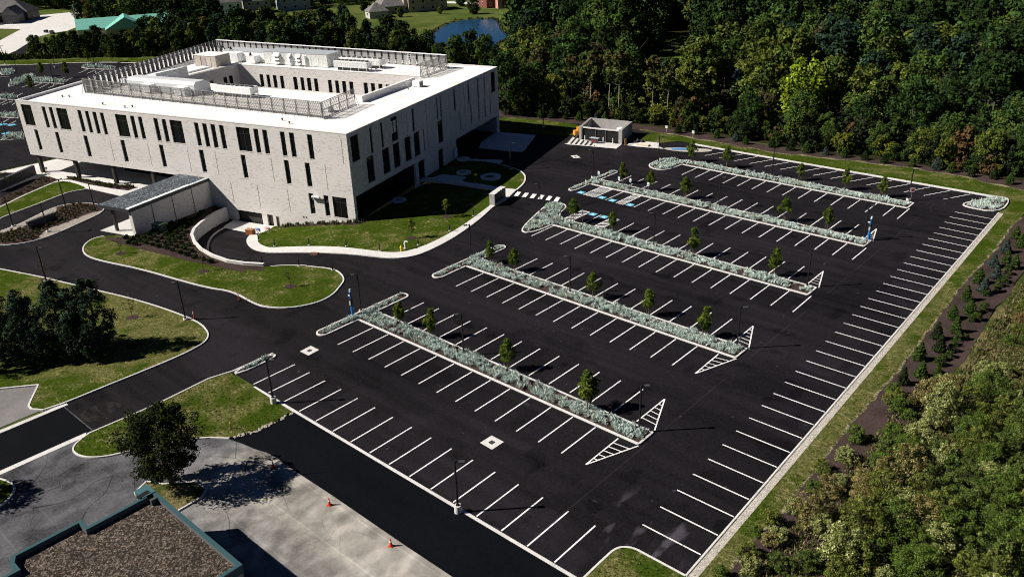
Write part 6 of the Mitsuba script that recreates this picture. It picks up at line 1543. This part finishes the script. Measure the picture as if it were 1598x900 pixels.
# young evergreens in the mulch beds
def spruce_model(gid, seed, h, R, cols, n=34, per=26, leaf=0.11):
    rng = np.random.default_rng(seed)
    t = np.linspace(0.03, 0.97, n) ** 0.9
    a = np.arange(n) * 2.4 + rng.uniform(-0.3, 0.3, n)
    C, Rr = [], []
    for ti, ai in zip(t, a):
        for j in range(3):
            r = R * (1 - ti) ** 0.72 * rng.uniform(0.45, 0.95)
            C.append((math.cos(ai + j * 2.1) * r, math.sin(ai + j * 2.1) * r, h * ti + 0.08)); Rr.append(R * (0.13 + 0.20 * (1 - ti)))
    m, c = leaves(rng, np.array(C), np.array(Rr), per, leaf, cols, up=0.2, flat=0.75, var=0.2)
    m.vertices[:, 2] = np.maximum(m.vertices[:, 2], 0.04)
    group_of(gid, m, c, tube([(0, 0, -0.1), (0, 0, h * 0.95)], [0.05, 0.01], 6))

spruce_model('silver_spruce', 32, 9.0, 2.7, ((0.085, 0.125, 0.135), (0.055, 0.085, 0.09)), n=60, per=22, leaf=0.24)
place('tree', 'silver_spruce', -18.0, 142, 0, 1.0, 'pale blue spruce standing out of the dark wood', 'tree', rot=0)
SP = [('green', ((0.036, 0.064, 0.014), (0.056, 0.092, 0.020))), ('blue', ((0.060, 0.085, 0.075), (0.040, 0.060, 0.048))), ('dark', ((0.020, 0.034, 0.013), (0.028, 0.045, 0.016)))]
for i, (nm, cols) in enumerate(SP):
    spruce_model(f'spruce_{nm}', 70 + i, 2.1, 1.0, cols)
NTH = 'first second third fourth fifth sixth seventh eighth ninth tenth eleventh twelfth thirteenth fourteenth fifteenth sixteenth seventeenth eighteenth nineteenth twentieth last'.split() + ['last'] * 20
spk = [0, 1, 0, 0, 0, 1, 1, 0, 1, 0, 0, 0, 0, 2, 2, 0, 0, 2]
for i, (x, y) in enumerate(G['spruce']):
    nm = SP[spk[i]][0]
    place('young_spruce', f'spruce_{nm}', x, y, 0.05, rw.uniform(0.62, 0.86), f'young {"bluish" if nm == "blue" else nm} spruce in the right mulch bed, {"inner" if x < 53.2 else "outer"} row, beside the {NTH[int((98.3 - y) / 2.743)]} side space', 'spruce', 'young spruces in the right mulch bed', rot=rw.uniform(0, 360), sz=rw.uniform(0.75, 1.0))
tree_model('low_shrub', 75, 1.1, 0.75, 'wide', ((0.035, 0.060, 0.014), (0.055, 0.080, 0.020)), 18, 46, 0.10, base=0.1, rc=(0.28, 0.44), limbs=0, r0=0.03)
for i, (x, y) in enumerate(G['shrubbed']):
    s = rw.uniform(0.55, 0.85)
    place('low_shrub', 'low_shrub', x, y, 0.05, s, 'low green shrub between the young spruces and the scrub in the right mulch bed', 'shrub', 'low shrubs in the right mulch bed', rot=rw.uniform(0, 360))
px = [-50, -47.5, -44.2, -41, -37.4, -35.2, -17.0, -13.6, -8.5, -4.2, -1.5, 3.8, 7.5, 10.6, 14.2, 17.6, 21.3, 24.8, 29.6, 33.5, 36.0, 39.5, 42.8, 45.6, 49.3]
lm = LineString([(-56, 105.8), (-41, 112.2), (-25.6, 115.0), (-7.3, 115.6), (5.0, 115.2), (21.9, 117.9), (38.1, 118.9), (48.5, 117.8), (54, 115)])
for i, x in enumerate(px):
    y = float(np.interp(x, [c[0] for c in lm.coords], [c[1] for c in lm.coords])) + rw.uniform(-0.5, 1.0)
    nm = SP[(0, 2, 2, 0, 1)[i % 5]][0]
    place('young_evergreen', f'spruce_{nm}', x, y, 0.05, rw.uniform(0.75, 1.1), f'young {nm} evergreen in the mulch strip below the wood, {wpos(x)}', 'evergreen', 'young evergreens in the mulch strip below the wood', rot=rw.uniform(0, 360))

# trees of the planting islands
for v in range(5):
    rg = np.random.default_rng(80 + v)
    C, prof = envelope(rg, 36, 1.05, 3.55, 0.62 + 0.06 * v, 'oval')
    C[:, :2] *= 1.15 * np.where(C[:, 2:] < 1.9, 1.0, np.clip((4.3 - C[:, 2:]) / 2.4, 0.2, 1))
    m, c = leaves(rg, C, 0.38 * rg.uniform(0.7, 1.15, 36), 50, 0.11, ((0.075, 0.115, 0.014), (0.048, 0.080, 0.014), (0.120, 0.150, 0.022)), up=0.3)
    group_of(f'island_tree_{v}', m, c, cat_(tube([(0, 0, 0), (0.02, 0, 1.2), (0, 0.02, 3.2)], [0.055, 0.045, 0.015], 6), tube([(0.32, 0.05, 0), (0.32, 0.05, 1.2)], [0.03, 0.03], 5), tube([(-0.3, -0.1, 0), (-0.3, -0.1, 1.2)], [0.03, 0.03], 5)), (0.13, 0.10, 0.075))
HGT = [(1.0, 1.05, 1.1, 1.1), (0.92, 1.0, 1.05, 1.1, 1.15), (1.0, 1.05, 1.08, 1.05), (1.0, 1.0, 1.0, 1.1, 1.0), (1.0, 1.0, 1.0, 1.0, 0.95)]
for i in range(5):
    for j, (x, y) in enumerate(G[f'itree{i}']):
        yy = (18.2, 38.3, 58.2, 78.0, 97.6)[i]
        place('young_tree', f'island_tree_{(i * 2 + j) % 5}', x, 0.75 * y + 0.25 * yy, 0.1, HGT[i][j] * rw.uniform(0.86, 1.10), f'young columnar green tree in the {ISL[i]} planting island, {ORD[j]} from its left end', 'tree', 'young trees of the planting islands', rot=rw.uniform(0, 360))

# lone saplings on the lawns
def sapling(gid, seed, cols, h=3.2, n=16, per=16, R=0.75):
    rg = np.random.default_rng(seed)
    C, prof = envelope(rg, n, h * 0.38, h * 0.95, R, 'oval')
    m, c = leaves(rg, C, 0.30 * rg.uniform(0.6, 1.1, n), per, 0.09, cols)
    group_of(gid, m, c, trunk(rg, h, 0.045, 0.3, R, 7), (0.12, 0.10, 0.075))

sapling('sapling_lime', 90, ((0.18, 0.20, 0.03), (0.11, 0.14, 0.025)), n=26, per=30, R=0.6)
sapling('sapling_green', 91, ((0.055, 0.085, 0.016), (0.08, 0.10, 0.025)))
sapling('sapling_bare', 92, ((0.10, 0.095, 0.045), (0.075, 0.08, 0.03)), per=9)
SAPS = [(*G['treesA'][0], Hr, 'sapling_lime', 'yellow green sapling on the sunlit lawn beside the curved walk'), (*G['treesA'][1], Hr, 'sapling_lime', 'yellow green sapling in the building shadow on the lawn'), (*G['treesA'][2], Ho, 'sapling_green', 'green sapling beside the walk crossing the shaded lawn'),
        (*G['treesB'][0], Ho, 'sapling_bare', 'thin leaved sapling at the tip of the lawn island'), (*G['treesB2'][0], Ho, 'sapling_bare', 'thin leaved sapling before the canopy'), (*G['treesB2'][1], Ho, 'sapling_bare', 'thin leaved sapling below the ramp wall'),
        (*G['treesC'][0], Ho, 'sapling_bare', 'thin leaved sapling behind the dark tree clump'), (*G['treesC'][1], Ho, 'sapling_bare', 'thin leaved sapling right of the dark tree clump'), (*G['treesC2'][0], Ho, 'sapling_bare', 'thin leaved sapling beside the lamp post of the left lawn'),
        (-95.6, 16.6, Ho, 'sapling_green', 'green sapling at the corner of the white plaza by the building column'), (-98.6, 10.6, Ho, 'sapling_green', 'green sapling before the long dark garden wall')]
for x, y, H, gid, lb in SAPS:
    z = on(x, y, 0.1, H)
    place('sapling', gid, x, y, z, 1.0, lb, 'tree', rot=rw.uniform(0, 360))
    if y < 50 and x > -90:
        solo('mulch_ring', sheet(Point(x, y).buffer(0.75), 0.03 + 0.105, H, 0.8), 'mulch', kind='structure')
for i, (x, y) in enumerate(G['ltrees']):
    place('young_tree', f'island_tree_{i}', x, y, 0.1, 1.25, ('young tree of the far car park beside the curved island', 'young tree of the far car park below the long back island', 'young tree of the far car park just above the roof edge', 'small tree on the verge behind the far car park, left of two', 'small tree on the verge behind the far car park, right of two')[i], 'tree', rot=rw.uniform(0, 360))

# planted shrubs: mulch by the ramp, drive island, hedge rows
tree_model('mulch_shrub', 95, 0.62, 0.50, 'wide', ((0.020, 0.036, 0.012), (0.034, 0.052, 0.016)), 12, 34, 0.085, base=0.1, rc=(0.34, 0.5), limbs=0, r0=0.02)
tree_model('small_perennial', 96, 0.45, 0.36, 'wide', ((0.075, 0.085, 0.022), (0.045, 0.060, 0.018)), 8, 22, 0.07, base=0.1, rc=(0.36, 0.5), limbs=0, r0=0.02)

def rows(area_, ax, step, rowstep, jit=0.12):
    a = np.array(ax, float); a /= np.linalg.norm(a); b = np.array([-a[1], a[0]])
    c = np.array(area_.centroid.coords[0]); out = []
    n = int(max(area_.bounds[2] - area_.bounds[0], area_.bounds[3] - area_.bounds[1]) / min(step, rowstep)) + 2
    for i in range(-n, n):
        for j in range(-n, n):
            q = c + a * (i + 0.5 * (j % 2)) * step + b * j * rowstep + rw.uniform(-jit, jit, 2)
            if shapely.contains_xy(area_, *q): out.append(q)
    return out

for q in rows(mulch_b.buffer(-0.7), (1, 0.12), 1.75, 1.35):
    place('mulch_shrub', 'mulch_shrub', q[0], q[1], on(q[0], q[1], 0.12), rw.uniform(0.85, 1.15), 'small dark round shrub in the planted rows between the canopy wall and the ramp wall', 'shrub', 'dark round shrubs in the mulch by the ramp', rot=rw.uniform(0, 360))
pb = poly(G['loop_paver1']).union(poly(G['loop_paver2'])).buffer(0.3)
for q in rows(loop_g.buffer(-0.6).difference(pb), (0.3, 1), 1.1, 0.95):
    place('perennial', 'small_perennial', q[0], q[1], on(q[0], q[1], 0.1), rw.uniform(0.8, 1.2), 'small yellowish green plant in the mulch of the drive island', 'plant', 'small plants of the drive island', rot=rw.uniform(0, 360))
for q in rows(hb.buffer(-0.35), (0.9, 0.25), 0.85, 0.8):
    place('hedge_plant', 'small_perennial', q[0], q[1], on(q[0], q[1], 0.1), rw.uniform(0.9, 1.3), 'small plant in the double hedge row between the white plaza and the drive', 'plant', 'plants of the low double hedge row', rot=rw.uniform(0, 360))
P_ = inside(bed_e.buffer(-0.4), 900, rng)
m, c = tufts(P_[:160], np.array([on(x, y, 0.1) for x, y in P_[:160]]), rng, n=10, h=(0.15, 0.35), w=0.05, cols=((0.05, 0.06, 0.02), (0.07, 0.065, 0.03)))
solo('ground_cover', m, 'leaf', 'sparse dry seedlings in the brown bed beside the white plaza', 'ground cover', kind='stuff', color=c)
ln = [SD(s, 0.55) for s in (0.2, 4, 8, 12, 15.5)]
fr = poly([SD(-0.6, 0.1), SD(15.6, 0.1), SD(15.6, 1.25), SD(-0.6, 1.5), FA + FR * 1.8 + FV * 0.9, FA + FR * 0.2 + FV * 0.9])
solo('mulch_bed', sheet(fr, 0.125, Hr, 1.0), 'mulch', kind='structure')
P_ = inside(fr.buffer(-0.12), 260, rng)
m, c = tufts(P_, Hr(P_) + 0.12, rng, n=20, h=(0.35, 0.75), w=0.045, cols=((0.10, 0.13, 0.05), (0.07, 0.10, 0.035), (0.14, 0.14, 0.07)))
solo('ornamental_grass', m, 'leaf', 'row of ornamental grass tufts at the foot of the front facade', 'grass', kind='stuff', color=c)

# the big dark tree and the clump at the lower left
tree_model('big_oak', 41, 8.3, 3.9, 'round', ((0.024, 0.034, 0.012), (0.046, 0.056, 0.018), (0.016, 0.022, 0.010)), 200, 105, 0.115, base=0.16, rc=(0.10, 0.21), limbs=18, r0=0.22, up=0.15)
place('tree', 'big_oak', 9.2, -14.2, 0.05, 1.0, 'big dark round tree in the kerbed pit at the lower left', 'tree', rot=40)
for v in range(2):
    tree_model(f'clump_tree_{v}', 44 + v, 9.0, 2.9, 'oval', ((0.030, 0.056, 0.030), (0.080, 0.122, 0.070), (0.018, 0.034, 0.019)), 110, 80, 0.13, base=0.02, rc=(0.12, 0.26), limbs=10, r0=0.2)
CL = [(-20.8, -6.9, 1.0, 'front right'), (-24.0, -9.6, 0.98, 'middle'), (-24.4, -13.8, 0.82, 'lower middle'), (-27.5, -12.4, 0.92, 'left'), (-30.5, -16.0, 0.95, 'leftmost'), (-26.4, -18.0, 0.75, 'lowest'), (-20.6, -10.0, 0.70, 'smallest, in front'), (-22.4, -8.4, 0.9, 'between front right and middle'), (-22.6, -12.6, 0.7, 'low one towards the side car park'), (-29.6, -11.6, 0.9, 'at the back'), (-18.9, -8.6, 0.7, 'foremost towards the drive'), (-33.0, -13.4, 1.0, 'at the left edge of the picture'), (-27.2, -15.2, 0.9, 'low one at the left')]
for i, (x, y, s, w) in enumerate(CL):
    place('tree', f'clump_tree_{i % 2}', x, y, 0.08, s * (0.74 + 0.3 * rw.random()), f'dark tree of the clump on the left lawn, {w}', 'tree', 'dark trees of the clump on the left lawn', rot=rw.uniform(0, 360))
tree_model('offscreen_tree', 48, 7.5, 3.0, 'round', ((0.022, 0.030, 0.011), (0.032, 0.040, 0.014)), 60, 80, 0.16, base=0.2, limbs=8)
place('tree', 'offscreen_tree', -5.5, -29.5, 0.05, 1.0, 'broad dark tree whose shadow falls on the old pavement at the lower left', 'tree', rot=0)

# tree belt beyond the far car park and between the building and the houses
BELT = [(-262.3, 78.8, 7.0), (-259.4, 81.9, 6.1), (-255.6, 83.6, 6.8), (-250.7, 84.4, 8.1), (-245.1, 86.0, 8.7), (-243.6, 89.7, 8.4), (-240.7, 91.4, 6.5), (-236.9, 93.6, 7.4), (-231.3, 94.3, 7.9), (-233.0, 98.4, 8.6), (-230.0, 99.7, 8.5), (-224.8, 101.8, 8.4), (-227.0, 104.8, 12.6), (-223.3, 106.2, 12.3), (-219.6, 108.5, 11.1), (-216.0, 110.1, 9.5), (-216.8, 114.2, 11.4), (-212.5, 113.9, 10.5), (-211.7, 118.4, 11.8), (-206.8, 118.1, 10.0), (-245.8, 125.6, 15.9), (-239.9, 127.0, 12.2), (-243.7, 132.6, 12.8), (-232.8, 130.4, 12.5), (-232.3, 134.7, 15.4), (-358.3, 134.9, 7.6), (-353.1, 137.7, 7.2), (-351.0, 143.3, 8.8), (-340.8, 144.8, 8.6), (-340.9, 150.8, 8.5), (-332.2, 151.8, 8.6), (-200.1, 118.4, 8.6), (-199.5, 121.1, 11.5), (-195.1, 121.6, 12.1), (-192.5, 123.5, 9.9), (-191.9, 127.0, 10.7), (-183.9, 126.2, 11.5), (-178.4, 126.1, 11.5), (-176.1, 127.8, 9.5), (-178.1, 132.3, 9.5), (-175.4, 134.2, 11.0), (-174.5, 137.4, 10.3), (-166.6, 134.9, 8.9), (-165.9, 137.6, 10.1), (-163.9, 141.0, 9.3), (-161.5, 143.5, 9.1), (-227.4, 132.0, 10.4), (-218.1, 131.2, 10.0), (-217.0, 134.6, 13.0), (-216.8, 140.2, 11.6), (-214.2, 142.8, 11.9), (-205.8, 140.1, 13.3), (-207.9, 146.9, 9.8), (-197.7, 144.1, 10.4), (-197.2, 148.9, 10.6), (-194.4, 151.6, 11.0), (-189.3, 152.6, 12.6), (-188.9, 156.3, 11.3), (-181.7, 156.3, 13.4), (-256.3, 150.1, 8.3), (-247.7, 152.2, 8.0), (-241.3, 154.3, 7.6), (-237.4, 156.7, 7.0), (-232.9, 159.8, 8.4), (-234.4, 166.2, 7.6), (-223.0, 165.1, 7.9), (-221.9, 169.1, 8.2), (-151.3, 136.7, 9.5), (-152.9, 144.1, 6.5), (-148.0, 144.0, 7.1), (-143.9, 143.5, 6.6), (-141.0, 145.3, 8.9), (-137.8, 145.6, 7.7), (-136.2, 149.3, 7.1), (-135.3, 153.9, 8.2), (-150.7, 149.9, 12.5), (-144.1, 151.0, 11.0), (-163.2, 151.6, 10.0), (-176.2, 153.5, 11.0), (-123.1, 148.5, 7.0), (-116.7, 148.4, 10.0), (-113.5, 151.7, 11.5), (-107.4, 151.7, 10.5), (-98.6, 147.3, 8.5), (-128.6, 151.8, 5.0)]
rb = np.random.default_rng(33)
BK = {'dark': (DK, (0.034, 0.052, 0.022)), 'mid': (MD, DK, OL), 'olive': (OL, MD, YL), 'blue': (BL, DK), 'rust': (OL, BR, MD)}
BW = {'dark': 'dark green', 'mid': 'mid green', 'olive': 'olive green', 'blue': 'blue green', 'rust': 'rusty green'}
for j, (nm, cols) in enumerate(BK.items()):
    for v in range(2):
        tree_model(f'belt_{nm}_{v}', 300 + 3 * j + v, 10.0, (4.3, 3.5)[v], ('round', 'oval')[v], cols, 80, 56, 0.33, base=0.02, rc=(0.18, 0.36), limbs=3)

def bpos(x):
    for lim, w_ in ((-330, 'behind the turquoise roof'), (-252, 'left of the turquoise roof'), (-238, 'below the turquoise roof'), (-222, 'right of the turquoise roof'), (-205, 'before the white gabled house'), (-188, 'before the blue grey house'), (-165, 'below the small garage'), (-140, 'below the pond lawn')):
        if x < lim: return w_
    return 'before the pond'

for x, y, h in BELT:
    if x > -125: h *= 0.86
    nm = str(rb.choice(['dark', 'mid', 'olive', 'blue', 'rust'], p=[0.34, 0.26, 0.16, 0.12, 0.12]))
    s = h / 10.0
    place('tree', f'belt_{nm}_{rb.integers(0, 2)}', x, y, 0, s * rb.uniform(0.9, 1.1), f'{BW[nm]} bushy tree in the belt behind the office building, {bpos(x)}', 'tree', f'{BW[nm]} trees of the belt, {bpos(x)}', rot=rb.uniform(0, 360), sz=s * 1.05)
for x, y, s, nm, lb in [(-128, 190, 0.85, 'olive_0', 'round olive tree at the right bank of the pond'), (-199, 243, 0.72, 'dark_0', 'dark round tree on the far lawn beyond the pond'), (-222, 219, 0.45, 'mid_0', 'small green tree between the garage and the hipped house'), (-256, 226, 0.7, 'dark_1', 'dark tree behind the small garage'),
                        (-226, 262, 1.0, 'dark_1', 'tall dark tree right of the tan house'), (-214, 236, 0.35, 'olive_0', 'low bush on the lawn before the tan house'), (-268, 103, 0.75, 'dark_0', 'dark tree before the left end of the turquoise roof')]:
    place('tree', f'belt_{nm}', x, y, 0, s, lb, 'tree', rot=rb.uniform(0, 360))
bg = poly([(-520, 160), (-450, 190), (-350, 226), (-300, 250), (-262, 262), (-262, 250), (-290, 232), (-318, 205), (-322, 180), (-306, 160), (-310, 140), (-330, 128), (-390, 156), (-440, 140), (-500, 130)])
gx, gy = np.meshgrid(np.arange(-520, -255, 8.5), np.arange(125, 275, 8.5))
bxy = np.c_[gx.ravel(), gy.ravel()] + rb.uniform(-3, 3, (gx.size, 2))
hs = unary_union([Point(x, y).buffer(11) for x, y in ((-305, 184), (-302, 197), (-296, 214), (-291, 118), (-291, 130), (-285, 142), (-240, 230))])
ok = shapely.contains_xy(bg, bxy[:, 0], bxy[:, 1]) & ~shapely.contains_xy(hs, bxy[:, 0], bxy[:, 1])
for i, (x, y) in enumerate(bxy[ok]):
    nm = KINDS[rb.choice([0, 1, 2, 3, 7, 5])][0]; s = rb.uniform(0.75, 1.05)
    place(None, f'far_{nm}', x, y, 0, s, key=f'distant_trees__{i + 1:03d}', rot=rb.uniform(0, 360))
labels['distant_trees'] = {'label': 'mass of far dark trees behind the turquoise roof and the houses', 'category': 'trees', 'kind': 'stuff'}
hedge = LineString([(-264, 68), (-252, 79), (-238, 92), (-220, 104), (-205, 110)])
P_ = inside(hedge.buffer(2.6), 4200, rng)
m, c = tufts(P_, 0.0, rng, n=14, h=(0.5, 1.9), w=0.2, spread=0.7, cols=((0.045, 0.065, 0.016), (0.070, 0.080, 0.022), (0.030, 0.045, 0.014)))
solo('hedge', m, 'leaf', 'long ragged green hedge along the verge of the far car park', 'hedge', kind='stuff', color=c)

# scrub on the right
SCR = {'olive': ((0.122, 0.154, 0.024), (0.071, 0.103, 0.020), (0.243, 0.242, 0.068), (0.057, 0.081, 0.017)), 'green': ((0.079, 0.131, 0.022), (0.114, 0.169, 0.032), (0.057, 0.091, 0.020)), 'pale': ((0.285, 0.315, 0.105), (0.122, 0.154, 0.037), (0.514, 0.541, 0.246), (0.100, 0.125, 0.032), (0.171, 0.176, 0.050)), 'tan': ((0.257, 0.198, 0.074), (0.122, 0.125, 0.034), (0.385, 0.321, 0.148), (0.086, 0.095, 0.024)), 'dark': ((0.043, 0.073, 0.017), (0.071, 0.112, 0.024), (0.143, 0.176, 0.050)), 'red': ((0.171, 0.073, 0.041), (0.122, 0.110, 0.032), (0.243, 0.204, 0.086))}
SCRW = {'olive': 'olive green', 'green': 'fresh green', 'pale': 'pale green', 'tan': 'dry tan', 'dark': 'dark green', 'red': 'reddish brown'}
for j, (nm, cols) in enumerate(SCR.items()):
    for v in range(2):
        tree_model(f'scrub_{nm}_{v}', 200 + 5 * j + v, (2.6, 4.2)[v], (1.9, 2.3)[v], 'wide', cols, 66, 80, 0.090, base=0.08, rc=(0.11, 0.27), limbs=14, r0=0.045, var=0.42, mixleaf=0.55, jitter=0.75)
scrub = poly([(58.0, 90), (58.0, 74), (58.3, 66), (58.8, 58), (59.8, 54), (58.4, 47), (56.0, 44), (53.2, 40.5), (53.6, 36), (54.0, 30), (53.2, 24), (53.6, 18), (52.8, 11), (54.0, 4), (53, -3), (70, -3), (74, 30), (71, 50), (68, 70), (62, 104), (57.5, 104)])
rs = np.random.default_rng(44)
gx, gy = np.meshgrid(np.arange(52, 76, 1.95), np.arange(-3, 106, 1.95))
sxy = np.c_[gx.ravel(), gy.ravel()] + rs.uniform(-0.8, 0.8, (gx.size, 2))
sxy = sxy[shapely.contains_xy(scrub, sxy[:, 0], sxy[:, 1])]
bare = unary_union([Point(54.3, 33).buffer(1.3), Point(53.6, 21.5).buffer(1.0), Point(53.4, 14.8).buffer(1.6), Point(55.2, 26.5).buffer(0.9), Point(59.2, 52.5).buffer(2.2), Point(58.3, 47.5).buffer(1.0)])
n2 = meshkit.fbm(np.c_[sxy / 8.0, np.zeros(len(sxy))], 2, 9)

def spos(x, y):
    a = 'at the mulch bed' if x < 57 else 'near the mulch bed' if x < 60 else 'in the middle' if x < 64 else 'at the right edge'
    b = next(w_ for lim, w_ in ((8, 'bottom of the picture'), (15, 'beside the lowest side spaces'), (23, 'beside the corner of the lot'), (31, 'beside the nearest island'), (40, 'below the lowest young spruce'), (50, 'beside the lowest young spruces'), (62, 'beside the middle spruces'), (78, 'beside the upper spruces'), (999, 'beside the topmost spruces')) if y < lim)
    return f'{a}, {b}'

for i, (x, y) in enumerate(sxy):
    if shapely.contains_xy(bare, x, y) or rs.random() < 0.14: continue
    near_edge = x < 57 or y > 46
    q = np.clip((n2[i] - 0.25) / 0.5 + rs.normal(0, 0.20), 0, 0.999)
    nm = ['dark', 'green', 'olive', 'pale', 'green', 'pale', 'tan', 'olive', 'pale', 'tan'][int(q * 10)] if y < 48 else ['olive', 'tan', 'pale', 'pale', 'olive', 'tan', 'pale', 'green', 'red', 'tan'][int(q * 10)]
    s = rs.uniform(0.6, 1.05) * (0.68 if near_edge else 0.86) * (0.8 if y > 50 else 1.0)
    v = int(rs.random() < (0.6 if x > 57.5 and y < 48 else 0.15))
    place('scrub_bush', f'scrub_{nm}_{v}', x, y, 0.02, s, f'{SCRW[nm]} bush of the scrub, {spos(x, y)}', 'bush', f'{SCRW[nm]} bushes of the scrub, {spos(x, y)}', rot=rs.uniform(0, 360), sz=s * rs.uniform(0.8, 1.25))
for i, (x, y, nm, s) in enumerate([(52.6, 5.0, 'dark', 0.6), (53.2, 8.2, 'pale', 0.55), (52.2, 9.8, 'olive', 0.5), (52.9, 12.0, 'tan', 0.45), (52.0, 14.2, 'olive', 0.55), (52.8, 16.8, 'pale', 0.5), (51.6, 12.4, 'green', 0.35), (53.0, 20.0, 'green', 0.5), (52.4, 23.2, 'olive', 0.5), (53.4, 26.0, 'pale', 0.55), (53.0, 29.6, 'green', 0.6), (53.8, 37.6, 'olive', 0.7), (52.9, 39.4, 'green', 0.5), (51.7, 6.6, 'green', 0.4)]):
    place('scrub_bush', f'scrub_{nm}_0', x, y, 0.03, s, f'low {SCRW[nm]} bush spilling over the mulch, {(ORD + ["eighth", "ninth", "tenth", "eleventh", "twelfth", "thirteenth", "fourteenth"])[i]} of the row by the grass verge', 'bush', 'low bushes spilling over the mulch by the grass verge', rot=rs.uniform(0, 360))
P_ = inside(poly([(56.2, 100), (56.6, 70), (56.7, 45), (54.5, 40), (53.0, 5), (52, -3), (78, -3), (78, 100)]), 17000, rng)
m, c = tufts(P_, 0.02, rng, n=10, h=(0.12, 0.5), w=0.05, spread=0.5, cols=((0.13, 0.115, 0.05), (0.075, 0.085, 0.022), (0.05, 0.068, 0.015), (0.19, 0.17, 0.09)), seed=(0.2, 0.13, 0.07))
solo('wild_grass', m, 'leaf', 'tall dry wild grass between the bushes right of the car park', 'grass', kind='stuff', color=c)
# short grass blades break up the near lawns
gr = unary_union([poly([(50.5, -6), (50.5, 30), (49.9, 100), (50.9, 100), (51.9, 30), (52.0, -6)]), poly([(44.2, -8), (44.2, 4), (45, 4.8), (50.3, 4.8), (50.3, -8)]), lawn_d.buffer(-0.3)])
P_ = inside(gr, 26000, rng)
m, c = tufts(P_, 0.09, rng, n=5, h=(0.04, 0.14), w=0.03, spread=0.12, cols=((0.050, 0.080, 0.014), (0.075, 0.100, 0.020), (0.16, 0.14, 0.07)), seed=(0.24, 0.2, 0.12))
solo('grass', m, 'leaf', 'rough mown grass beside the right kerb and on the small near lawns', 'grass', kind='stuff', color=c)
